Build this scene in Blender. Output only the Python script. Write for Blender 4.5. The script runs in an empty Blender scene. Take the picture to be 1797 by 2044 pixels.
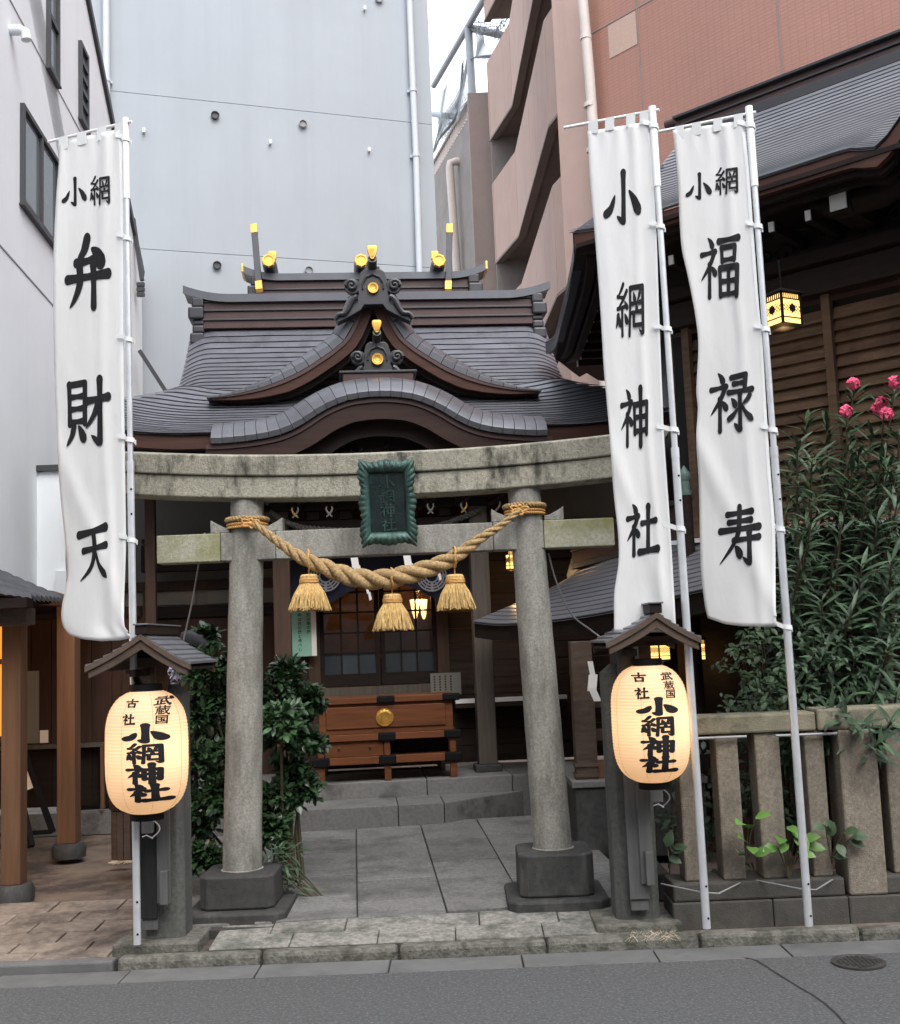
import bpy, bmesh, math, random
from math import sin, cos, tan, pi, radians, sqrt, atan2, asin, exp
from mathutils import Vector, Matrix
random.seed(7)
SC = bpy.context.scene
COL = SC.collection
V = Vector

# ------------------------------------------------------------------ camera, sky, sun, exposure
PITCH, ROLL, CAMZ = radians(6.5), radians(2.3), 1.6
FPX, CXP, CYP = 2285.0, 898.5, 1022.0            # focal length and centre in units of a 1797 x 2044 picture
cam_d = bpy.data.cameras.new('camera')
cam = bpy.data.objects.new('camera', cam_d)
COL.objects.link(cam)
cam.matrix_world = Matrix.Translation((0, 0, CAMZ)) @ Matrix.Rotation(pi / 2 + PITCH, 4, 'X') @ Matrix.Rotation(-ROLL, 4, 'Z')
cam_d.sensor_fit = 'VERTICAL'
cam_d.sensor_height = 24.0
cam_d.lens = 24.0 * FPX / 2044.0
cam_d.clip_start = 0.05
cam_d.clip_end = 900
SC.camera = cam

SUN_EL, SUN_AZ = radians(52), radians(160)        # azimuth clockwise from +Y
w = bpy.data.worlds.new('World')
SC.world = w
w.use_nodes = True
wn, wl = w.node_tree.nodes, w.node_tree.links
wn.clear()
sky = wn.new('ShaderNodeTexSky')
sky.sky_type = 'NISHITA'
sky.sun_disc = False
sky.sun_elevation = SUN_EL
sky.sun_rotation = SUN_AZ
sky.air_density, sky.dust_density, sky.ozone_density = 1.0, 7.0, 1.0
hs = wn.new('ShaderNodeHueSaturation')
hs.inputs['Saturation'].default_value = 0.45
bg = wn.new('ShaderNodeBackground')
bg.inputs['Strength'].default_value = 0.15
wo = wn.new('ShaderNodeOutputWorld')
wl.new(sky.outputs[0], hs.inputs['Color'])
ov = wn.new('ShaderNodeMixRGB')                   # an even overcast layer over the clear-sky colours
ov.inputs['Fac'].default_value = 0.78
ov.inputs['Color2'].default_value = (4.9, 5.2, 5.75, 1)
wl.new(hs.outputs[0], ov.inputs['Color1'])
wl.new(ov.outputs[0], bg.inputs['Color'])
wl.new(bg.outputs[0], wo.inputs['Surface'])

sun_d = bpy.data.lights.new('sun', 'SUN')
sun_d.energy = 0.65
sun_d.angle = radians(40)
sun_d.color = (1.0, 0.97, 0.93)
sun = bpy.data.objects.new('sun', sun_d)
COL.objects.link(sun)
sv = V((sin(SUN_AZ) * cos(SUN_EL), cos(SUN_AZ) * cos(SUN_EL), sin(SUN_EL)))
sun.rotation_euler = (-sv).to_track_quat('-Z', 'Y').to_euler()
sun.location = sv * 60

SC.view_settings.view_transform = 'Standard'
SC.view_settings.look = 'None'
SC.view_settings.gamma = 1.0
SC.view_settings.use_curve_mapping = False
SC.view_settings.exposure = 1.65
SC.render.engine = 'CYCLES'
SC.cycles.max_bounces = 8
SC.cycles.transparent_max_bounces = 12
SC.cycles.sample_clamp_indirect = 6.0

# ------------------------------------------------------------------ measuring helpers
_f = V((0, cos(PITCH), sin(PITCH)))
_u0 = V((0, -sin(PITCH), cos(PITCH)))
_r0 = V((1, 0, 0))
_R = _r0 * cos(ROLL) - _u0 * sin(ROLL)
_U = _u0 * cos(ROLL) + _r0 * sin(ROLL)
EYE = V((0, 0, CAMZ))


def ray(x, y):
    return _f + _R * ((x - CXP) / FPX) + _U * ((CYP - y) / FPX)


def hit(x, y, p0, n):
    d = ray(x, y)
    return EYE + d * ((V(p0) - EYE).dot(n) / d.dot(n))


def P(x, y, Y):
    d = ray(x, y)
    return EYE + d * (Y / d.y)


def PZ(x, y, z):
    d = ray(x, y)
    return EYE + d * ((z - CAMZ) / d.z)


SA = radians(5.0)                                  # the shrine axis is turned 5 degrees
EX, EY, EZ = V((cos(SA), sin(SA), 0)), V((-sin(SA), cos(SA), 0)), V((0, 0, 1))


def L2W(x, d, z):
    return EX * x + EY * d + EZ * z


def PS(x, y, d):
    """point seen at picture position (x, y) on the shrine plane at depth d, in shrine coordinates"""
    q = hit(x, y, EY * d, EY)
    return V((q.dot(EX), d, q.z))


def PW(x, y, d):
    return hit(x, y, EY * d, EY)


# ------------------------------------------------------------------ materials
MATS = {}


def mat(name, col, rough=0.7, var=0.15, scale=4.0, bump=0.15, bscale=80.0, metal=0.0, spec=0.4, stretch=(1, 1, 1),
        rnd=0.08, stain=None, stain_scale=3.0, stain_stretch=(1, 1, 1), stain_lo=0.5, stain_hi=0.65, sheen=None,
        transl=None, coat=0.0, bdist=0.01):
    if name in MATS:
        return MATS[name]
    m = bpy.data.materials.new(name)
    m.use_nodes = True
    n, l = m.node_tree.nodes, m.node_tree.links
    n.clear()
    out = n.new('ShaderNodeOutputMaterial')
    b = n.new('ShaderNodeBsdfPrincipled')
    geo = n.new('ShaderNodeNewGeometry')
    mp = n.new('ShaderNodeMapping')
    mp.inputs['Scale'].default_value = stretch
    l.new(geo.outputs['Position'], mp.inputs['Vector'])
    nz = n.new('ShaderNodeTexNoise')
    nz.inputs['Scale'].default_value = scale
    nz.inputs['Detail'].default_value = 7
    nz.inputs['Roughness'].default_value = 0.65
    l.new(mp.outputs[0], nz.inputs['Vector'])
    cr = n.new('ShaderNodeValToRGB')
    e = cr.color_ramp.elements
    e[0].position, e[1].position = 0.3, 0.7
    e[0].color = tuple(c * (1 - var) for c in col) + (1,)
    e[1].color = tuple(min(1, c * (1 + var)) for c in col) + (1,)
    l.new(nz.outputs['Fac'], cr.inputs['Fac'])
    last = cr.outputs['Color']
    if stain is not None:
        mp2 = n.new('ShaderNodeMapping')
        mp2.inputs['Scale'].default_value = stain_stretch
        mp2.inputs['Location'].default_value = (3.1, 1.7, 0.4)
        l.new(geo.outputs['Position'], mp2.inputs['Vector'])
        n2 = n.new('ShaderNodeTexNoise')
        n2.inputs['Scale'].default_value = stain_scale
        n2.inputs['Detail'].default_value = 9
        n2.inputs['Roughness'].default_value = 0.7
        l.new(mp2.outputs[0], n2.inputs['Vector'])
        mr = n.new('ShaderNodeMapRange')
        mr.inputs['From Min'].default_value = stain_lo
        mr.inputs['From Max'].default_value = stain_hi
        l.new(n2.outputs['Fac'], mr.inputs['Value'])
        mx = n.new('ShaderNodeMixRGB')
        l.new(mr.outputs[0], mx.inputs['Fac'])
        l.new(last, mx.inputs['Color1'])
        mx.inputs['Color2'].default_value = tuple(stain) + (1,)
        last = mx.outputs['Color']
    if rnd:
        oi = n.new('ShaderNodeObjectInfo')
        mr2 = n.new('ShaderNodeMapRange')
        mr2.inputs['To Min'].default_value = 1 - rnd
        mr2.inputs['To Max'].default_value = 1 + rnd
        l.new(oi.outputs['Random'], mr2.inputs['Value'])
        hv = n.new('ShaderNodeHueSaturation')
        l.new(mr2.outputs[0], hv.inputs['Value'])
        l.new(last, hv.inputs['Color'])
        last = hv.outputs['Color']
    l.new(last, b.inputs['Base Color'])
    b.inputs['Roughness'].default_value = rough
    b.inputs['Metallic'].default_value = metal
    b.inputs['Specular IOR Level'].default_value = spec
    b.inputs['Coat Weight'].default_value = coat
    if bump:
        n3 = n.new('ShaderNodeTexNoise')
        n3.inputs['Scale'].default_value = bscale
        n3.inputs['Detail'].default_value = 5
        l.new(mp.outputs[0], n3.inputs['Vector'])
        bp = n.new('ShaderNodeBump')
        bp.inputs['Strength'].default_value = bump
        bp.inputs['Distance'].default_value = bdist
        l.new(n3.outputs['Fac'], bp.inputs['Height'])
        l.new(bp.outputs['Normal'], b.inputs['Normal'])
    if transl:
        tr = n.new('ShaderNodeBsdfTranslucent')
        l.new(last, tr.inputs['Color'])
        ms = n.new('ShaderNodeMixShader')
        ms.inputs['Fac'].default_value = transl
        l.new(b.outputs[0], ms.inputs[1])
        l.new(tr.outputs[0], ms.inputs[2])
        l.new(ms.outputs[0], out.inputs['Surface'])
    else:
        l.new(b.outputs[0], out.inputs['Surface'])
    MATS[name] = m
    return m


def glow(name, col, strength, base=None):
    m = bpy.data.materials.new(name)
    m.use_nodes = True
    b = m.node_tree.nodes['Principled BSDF']
    b.inputs['Base Color'].default_value = tuple(base or col) + (1,)
    b.inputs['Emission Color'].default_value = tuple(col) + (1,)
    b.inputs['Emission Strength'].default_value = strength
    b.inputs['Roughness'].default_value = 0.6
    MATS[name] = m
    return m


mat('asphalt', (0.074, 0.075, 0.076), 0.88, 0.2, 34, 1.0, 60, spec=0.3, rnd=0, stain=(0.19, 0.19, 0.19), stain_scale=70, stain_lo=0.52, stain_hi=0.7, bdist=0.012)
mat('gutter concrete', (0.115, 0.115, 0.113), 0.85, 0.2, 5, 0.3, 150, stain=(0.09, 0.09, 0.09), stain_scale=4, stain_lo=0.52, stain_hi=0.72)
mat('kerb stone', (0.135, 0.13, 0.112), 0.85, 0.35, 30, 0.9, 60, stain=(0.062, 0.062, 0.047), stain_scale=9, stain_lo=0.46, stain_hi=0.6)
mat('apron granite', (0.22, 0.213, 0.192), 0.8, 0.45, 38, 1.0, 50, stain=(0.075, 0.082, 0.066), stain_scale=6, stain_lo=0.46, stain_hi=0.66, rnd=0.16)
mat('path granite', (0.158, 0.156, 0.15), 0.75, 0.34, 42, 0.5, 120, stain=(0.085, 0.084, 0.08), stain_scale=3.8, stain_lo=0.47, stain_hi=0.66, rnd=0.14)
mat('step granite', (0.15, 0.149, 0.145), 0.75, 0.18, 40, 0.25, 240, stain=(0.06, 0.06, 0.057), stain_scale=3, stain_lo=0.53, stain_hi=0.7, rnd=0.1)
mat('joint dirt', (0.045, 0.043, 0.038), 0.95, 0.3, 12, 0.5, 120, rnd=0)
mat('left paving', (0.2, 0.165, 0.135), 0.8, 0.32, 22, 0.4, 140, stain=(0.075, 0.058, 0.048), stain_scale=2.2, stain_lo=0.47, stain_hi=0.6, rnd=0.12)
mat('earth', (0.15, 0.115, 0.09), 0.95, 0.3, 4, 0.6, 60, stain=(0.06, 0.045, 0.038), stain_scale=1.7, stain_lo=0.48, stain_hi=0.6, rnd=0)
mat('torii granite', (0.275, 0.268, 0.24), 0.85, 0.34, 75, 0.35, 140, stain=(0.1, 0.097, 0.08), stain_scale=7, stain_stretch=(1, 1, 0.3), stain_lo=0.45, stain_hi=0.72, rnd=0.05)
mat('torii beam granite', (0.31, 0.295, 0.235), 0.85, 0.34, 60, 0.5, 110, stain=(0.06, 0.058, 0.047), stain_scale=9, stain_stretch=(1, 1, 0.35), stain_lo=0.5, stain_hi=0.66, rnd=0.05)
mat('mossy granite', (0.33, 0.32, 0.25), 0.85, 0.3, 60, 0.3, 140, stain=(0.2, 0.2, 0.09), stain_scale=4, stain_lo=0.42, stain_hi=0.62, rnd=0.05)
mat('base granite', (0.042, 0.042, 0.041), 0.75, 0.3, 18, 0.3, 160, stain=(0.095, 0.095, 0.09), stain_scale=5, stain_stretch=(1, 1, 0.4), stain_lo=0.56, stain_hi=0.75)
mat('post granite', (0.088, 0.09, 0.082), 0.8, 0.32, 50, 0.3, 150, stain=(0.05, 0.052, 0.047), stain_scale=4, stain_stretch=(1.4, 1.4, 0.3), stain_lo=0.48, stain_hi=0.68)
mat('fence granite', (0.19, 0.165, 0.13), 0.85, 0.34, 60, 0.4, 130, stain=(0.08, 0.07, 0.055), stain_scale=4, stain_stretch=(1, 1, 0.5), stain_lo=0.5, stain_hi=0.7, rnd=0.12)
mat('fence base stone', (0.064, 0.06, 0.053), 0.85, 0.3, 10, 0.4, 120, stain=(0.16, 0.155, 0.14), stain_scale=4.5, stain_lo=0.64, stain_hi=0.72, rnd=0.1)
mat('fence rail stone', (0.2, 0.185, 0.13), 0.85, 0.25, 12, 0.4, 120, stain=(0.08, 0.075, 0.06), stain_scale=5, stain_lo=0.5, stain_hi=0.62, rnd=0.1)
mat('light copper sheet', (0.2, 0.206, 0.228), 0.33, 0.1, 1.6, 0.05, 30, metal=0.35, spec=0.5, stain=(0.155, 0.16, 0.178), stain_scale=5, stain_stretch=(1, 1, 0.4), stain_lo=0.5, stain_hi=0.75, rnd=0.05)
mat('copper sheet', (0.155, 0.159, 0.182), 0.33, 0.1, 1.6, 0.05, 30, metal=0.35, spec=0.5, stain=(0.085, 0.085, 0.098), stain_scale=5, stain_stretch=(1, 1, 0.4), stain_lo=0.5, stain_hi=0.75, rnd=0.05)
mat('copper rim', (0.1, 0.102, 0.115), 0.36, 0.14, 3, 0.06, 40, metal=0.3, spec=0.5, rnd=0.08)
mat('dark copper', (0.04, 0.04, 0.044), 0.4, 0.15, 5, 0.06, 40, metal=0.3, spec=0.5, rnd=0.05)
mat('brown copper', (0.06, 0.032, 0.029), 0.42, 0.15, 5, 0.05, 40, metal=0.25, spec=0.5, rnd=0.05)
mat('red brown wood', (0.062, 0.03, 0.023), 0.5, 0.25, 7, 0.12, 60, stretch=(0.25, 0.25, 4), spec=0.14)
mat('shaded arch wood', (0.034, 0.02, 0.017), 0.5, 0.25, 7, 0.12, 60, stretch=(0.25, 0.25, 4), spec=0.14)  # red brown wood darkened: shade under the rim put into the colour
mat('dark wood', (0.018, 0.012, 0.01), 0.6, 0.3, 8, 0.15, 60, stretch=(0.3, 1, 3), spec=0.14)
mat('hall wood', (0.06, 0.037, 0.027), 0.6, 0.25, 9, 0.15, 60, stretch=(3, 3, 0.25), spec=0.14)
mat('plank wood', (0.04, 0.027, 0.021), 0.65, 0.3, 9, 0.15, 60, stretch=(0.25, 0.25, 4), rnd=0.15, spec=0.14)
mat('grey wood', (0.09, 0.075, 0.062), 0.7, 0.25, 9, 0.15, 70, stretch=(4, 4, 0.3), rnd=0.12, spec=0.14)
mat('louvre wood', (0.1, 0.067, 0.045), 0.75, 0.32, 9, 0.2, 60, stretch=(0.5, 0.5, 4), rnd=0.22, stain=(0.07, 0.046, 0.033), stain_scale=3, stain_lo=0.5, stain_hi=0.66, spec=0.14)
mat('box wood', (0.118, 0.042, 0.017), 0.55, 0.3, 5, 0.08, 60, stretch=(0.35, 0.35, 6), spec=0.18, rnd=0.08)
mat('shop wood', (0.15, 0.08, 0.046), 0.6, 0.22, 8, 0.1, 60, stretch=(3, 3, 0.2), spec=0.14)
mat('shop dark wood', (0.05, 0.028, 0.02), 0.65, 0.25, 8, 0.1, 60, stretch=(3, 3, 0.3), spec=0.14)
mat('board wood', (0.095, 0.096, 0.095), 0.65, 0.2, 9, 0.15, 80, stretch=(4, 4, 0.25))
mat('black board', (0.025, 0.026, 0.025), 0.6, 0.3, 8, 0.1, 60, stretch=(3, 3, 0.3), spec=0.14)
mat('pipe grey', (0.47, 0.5, 0.53), 0.5, 0.05, 4, 0.02, 60, rnd=0.02)
mat('roof wood', (0.092, 0.066, 0.052), 0.65, 0.25, 9, 0.12, 70, stretch=(1, 1, 3), spec=0.14)
mat('slate roof', (0.13, 0.135, 0.15), 0.45, 0.18, 6, 0.1, 50, spec=0.5, metal=0.2, rnd=0.1)
mat('black iron', (0.006, 0.006, 0.0065), 0.75, 0.2, 8, 0.05, 60, spec=0.12, rnd=0.03)
mat('gold', (0.72, 0.42, 0.1), 0.36, 0.25, 14, 0.12, 90, metal=0.85, rnd=0.03)
mat('white cap', (0.82, 0.82, 0.8), 0.5, 0.03, 8, 0.02, 60, rnd=0.03)
mat('white wall', (0.77, 0.80, 0.82), 0.8, 0.035, 1.2, 0.12, 260, rnd=0.01, stain=(0.70, 0.73, 0.755), stain_scale=1.2, stain_stretch=(2, 2, 0.15), stain_lo=0.55, stain_hi=0.85)
mat('grey wall', (0.33, 0.355, 0.38), 0.8, 0.05, 0.6, 0.15, 150, rnd=0.02, stain=(0.3, 0.323, 0.347), stain_scale=1.6, stain_stretch=(2, 2, 0.08), stain_lo=0.45, stain_hi=0.8)
mat('white trim', (0.7, 0.72, 0.74), 0.5, 0.04, 4, 0.02, 60, rnd=0.02)
mat('dark trim', (0.05, 0.05, 0.055), 0.5, 0.15, 4, 0.03, 60, rnd=0.02)
mat('brown concrete', (0.43, 0.305, 0.258), 0.85, 0.06, 2, 0.2, 120, rnd=0.03, stain=(0.34, 0.255, 0.215), stain_scale=1.2, stain_stretch=(2, 2, 0.2), stain_lo=0.5, stain_hi=0.8)
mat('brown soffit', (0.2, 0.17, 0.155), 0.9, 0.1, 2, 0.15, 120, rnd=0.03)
mat('pier concrete', (0.27, 0.215, 0.195), 0.9, 0.1, 2, 0.3, 80, rnd=0.03)
mat('grey concrete', (0.24, 0.22, 0.205), 0.9, 0.14, 2, 0.4, 60, rnd=0.03)
mat('taupe pipe', (0.5, 0.44, 0.4), 0.5, 0.06, 4, 0.02, 60, rnd=0.02)
mat('window glass', (0.13, 0.16, 0.17), 0.12, 0.1, 1.5, 0.02, 6, spec=0.6, rnd=0.1)
mat('hall glass', (0.04, 0.048, 0.054), 0.08, 0.2, 2, 0.03, 5, spec=0.6, rnd=0.2)  # blue-grey base puts the reflection in the lower door panes into the colour
mat('cream plaster', (0.2, 0.185, 0.15), 0.9, 0.08, 3, 0.15, 90, rnd=0.04)
mat('grey plaster', (0.15, 0.145, 0.13), 0.9, 0.08, 3, 0.15, 90, rnd=0.04)
mat('aluminium', (0.62, 0.64, 0.66), 0.35, 0.1, 10, 0.05, 50, metal=0.45, spec=0.5, rnd=0.04, stain=(0.42, 0.43, 0.44), stain_scale=6, stain_stretch=(1, 1, 0.3), stain_lo=0.6, stain_hi=0.75)
mat('white plastic', (0.82, 0.82, 0.82), 0.4, 0.04, 6, 0.02, 60, rnd=0.02)
mat('banner cloth', (0.79, 0.79, 0.785), 0.85, 0.03, 3, 0.2, 6, stretch=(1.6, 1.6, 0.5), bdist=0.035, spec=0.15, rnd=0.02, transl=0.22)
mat('cloth tab', (0.74, 0.75, 0.75), 0.85, 0.04, 6, 0.06, 600, spec=0.15, rnd=0.05)
mat('ink', (0.014, 0.014, 0.016), 0.75, 0.1, 10, 0.02, 300, spec=0.2, rnd=0)
mat('rope straw', (0.42, 0.285, 0.14), 0.85, 0.34, 60, 1.0, 190, spec=0.2, rnd=0.06)
mat('tassel straw', (0.5, 0.335, 0.135), 0.8, 0.5, 110, 0.3, 300, stretch=(1, 1, 0.12), spec=0.2, rnd=0.08)
mat('cord', (0.55, 0.3, 0.1), 0.8, 0.2, 60, 0.3, 300, spec=0.2)
mat('old rope', (0.1, 0.095, 0.085), 0.85, 0.2, 40, 0.3, 300, spec=0.2)
mat('bronze patina', (0.05, 0.108, 0.09), 0.5, 0.35, 16, 0.3, 90, metal=0.35, spec=0.5, rnd=0.05, stain=(0.012, 0.02, 0.02), stain_scale=9, stain_stretch=(1, 1, 0.35), stain_lo=0.42, stain_hi=0.66)
mat('bronze dark', (0.015, 0.026, 0.026), 0.45, 0.4, 14, 0.3, 90, metal=0.35, spec=0.5, rnd=0.05, stain=(0.05, 0.11, 0.095), stain_scale=10, stain_stretch=(1, 1, 0.3), stain_lo=0.55, stain_hi=0.75)
mat('poster green', (0.24, 0.45, 0.36), 0.7, 0.03, 5, 0.02, 60, rnd=0)
mat('paper', (0.75, 0.74, 0.72), 0.8, 0.04, 5, 0.02, 60, rnd=0.08)
mat('navy curtain', (0.012, 0.014, 0.03), 0.9, 0.2, 6, 0.06, 200, rnd=0.05)
mat('crest white', (0.26, 0.26, 0.28), 0.85, 0.05, 6, 0.02, 200, rnd=0.02)
mat('laurel leaf', (0.06, 0.122, 0.052), 0.3, 0.55, 16, 0.05, 60, spec=0.55, rnd=0.35)
mat('oleander leaf', (0.05, 0.09, 0.048), 0.45, 0.6, 14, 0.05, 60, spec=0.45, rnd=0.35)
mat('ivy leaf', (0.035, 0.065, 0.03), 0.5, 0.5, 16, 0.05, 60, spec=0.4, rnd=0.35)
mat('fresh leaf', (0.1, 0.205, 0.045), 0.45, 0.2, 5, 0.05, 60, spec=0.4, rnd=0.2)
mat('stem', (0.07, 0.06, 0.035), 0.8, 0.2, 10, 0.1, 60)
mat('pink petal', (0.85, 0.12, 0.25), 0.7, 0.2, 20, 0.03, 60, rnd=0.2)
mat('lilac petal', (0.6, 0.58, 0.72), 0.7, 0.12, 20, 0.03, 60, rnd=0.1)
mat('iron cover', (0.055, 0.052, 0.05), 0.55, 0.25, 14, 0.3, 120, metal=0.3)
mat('crack', (0.022, 0.022, 0.023), 0.95, 0.2, 14, 0.2, 120, rnd=0)
mat('pale litter', (0.6, 0.5, 0.36), 0.9, 0.2, 30, 0.3, 120, rnd=0.1)
mat('patina green', (0.13, 0.2, 0.18), 0.6, 0.2, 12, 0.1, 90, metal=0.2)
mat('grey box', (0.25, 0.255, 0.26), 0.5, 0.1, 8, 0.05, 60)
mat('net cord', (0.36, 0.39, 0.41), 0.8, 0.1, 8, 0.0, 60)
mat('far pipe', (0.3, 0.33, 0.36), 0.5, 0.08, 4, 0.0, 60)
mat('interior wood', (0.12, 0.06, 0.03), 0.8, 0.25, 6, 0.1, 60, spec=0.15)
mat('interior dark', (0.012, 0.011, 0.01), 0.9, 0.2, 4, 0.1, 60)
glow('warm window', (1.0, 0.58, 0.17), 0.7)
glow('warm core', (1.0, 0.72, 0.3), 0.9)
glow('amber panel', (1.0, 0.33, 0.05), 0.22)


def brick_mat():
    m = bpy.data.materials.new('brown tiles')
    m.use_nodes = True
    n, l = m.node_tree.nodes, m.node_tree.links
    b = n['Principled BSDF']
    uv = n.new('ShaderNodeUVMap')
    br = n.new('ShaderNodeTexBrick')
    br.inputs['Scale'].default_value = 1.0
    br.inputs['Brick Width'].default_value = 0.11
    br.inputs['Row Height'].default_value = 0.05
    br.inputs['Mortar Size'].default_value = 0.006
    br.inputs['Color1'].default_value = (0.31, 0.15, 0.11, 1)
    br.inputs['Color2'].default_value = (0.295, 0.142, 0.104, 1)
    br.inputs['Mortar'].default_value = (0.255, 0.125, 0.092, 1)
    br.offset = 0.0
    l.new(uv.outputs[0], br.inputs['Vector'])
    nz = n.new('ShaderNodeTexNoise')
    nz.inputs['Scale'].default_value = 0.35
    nz.inputs['Detail'].default_value = 6
    l.new(uv.outputs[0], nz.inputs['Vector'])
    mr = n.new('ShaderNodeMapRange')
    mr.inputs['From Min'].default_value, mr.inputs['From Max'].default_value = 0.3, 0.7
    mr.inputs['To Min'].default_value, mr.inputs['To Max'].default_value = 0.88, 1.12
    l.new(nz.outputs['Fac'], mr.inputs['Value'])
    hv = n.new('ShaderNodeHueSaturation')
    l.new(mr.outputs[0], hv.inputs['Value'])
    l.new(br.outputs['Color'], hv.inputs['Color'])
    l.new(hv.outputs[0], b.inputs['Base Color'])
    bp = n.new('ShaderNodeBump')
    bp.inputs['Strength'].default_value = 0.5
    bp.inputs['Distance'].default_value = 0.01
    bp.invert = True
    l.new(br.outputs['Fac'], bp.inputs['Height'])
    l.new(bp.outputs[0], b.inputs['Normal'])
    b.inputs['Roughness'].default_value = 0.6
    MATS['brown tiles'] = m


brick_mat()


def lantern_mat():
    m = bpy.data.materials.new('lantern paper')
    m.use_nodes = True
    n, l = m.node_tree.nodes, m.node_tree.links
    n.clear()
    out = n.new('ShaderNodeOutputMaterial')
    tr = n.new('ShaderNodeBsdfTranslucent')
    tr.inputs['Color'].default_value = (0.9, 0.69, 0.51, 1)
    df = n.new('ShaderNodeBsdfDiffuse')
    df.inputs['Color'].default_value = (0.8, 0.66, 0.5, 1)
    ms = n.new('ShaderNodeMixShader')
    ms.inputs['Fac'].default_value = 0.55
    l.new(df.outputs[0], ms.inputs[1])
    l.new(tr.outputs[0], ms.inputs[2])
    l.new(ms.outputs[0], out.inputs['Surface'])
    MATS['lantern paper'] = m


lantern_mat()


def pane_mat():
    m = bpy.data.materials.new('door glass')
    m.use_nodes = True
    n, l = m.node_tree.nodes, m.node_tree.links
    n.clear()
    out = n.new('ShaderNodeOutputMaterial')
    t = n.new('ShaderNodeBsdfTransparent')
    t.inputs['Color'].default_value = (0.8, 0.82, 0.82, 1)
    g = n.new('ShaderNodeBsdfGlossy')
    g.inputs['Roughness'].default_value = 0.03
    fr = n.new('ShaderNodeFresnel')
    fr.inputs['IOR'].default_value = 1.7
    ms = n.new('ShaderNodeMixShader')
    l.new(fr.outputs[0], ms.inputs['Fac'])
    l.new(t.outputs[0], ms.inputs[1])
    l.new(g.outputs[0], ms.inputs[2])
    l.new(ms.outputs[0], out.inputs['Surface'])
    MATS['door glass'] = m


pane_mat()

# ------------------------------------------------------------------ mesh helpers
WL = {}                                            # world location of every object built


def wloc(o):
    return WL[o.name]


def tag(o, label=None, cat=None, group=None, kind=None):
    if label: o['label'] = label
    if cat: o['category'] = cat
    if group: o['group'] = group
    if kind: o['kind'] = kind
    return o


def thing(name, loc, label=None, cat=None, group=None, kind=None):
    o = bpy.data.objects.new(name, None)
    o.empty_display_size = 0.1
    COL.objects.link(o)
    o.location = loc
    WL[o.name] = V(loc)
    return tag(o, label, cat, group, kind)


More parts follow.
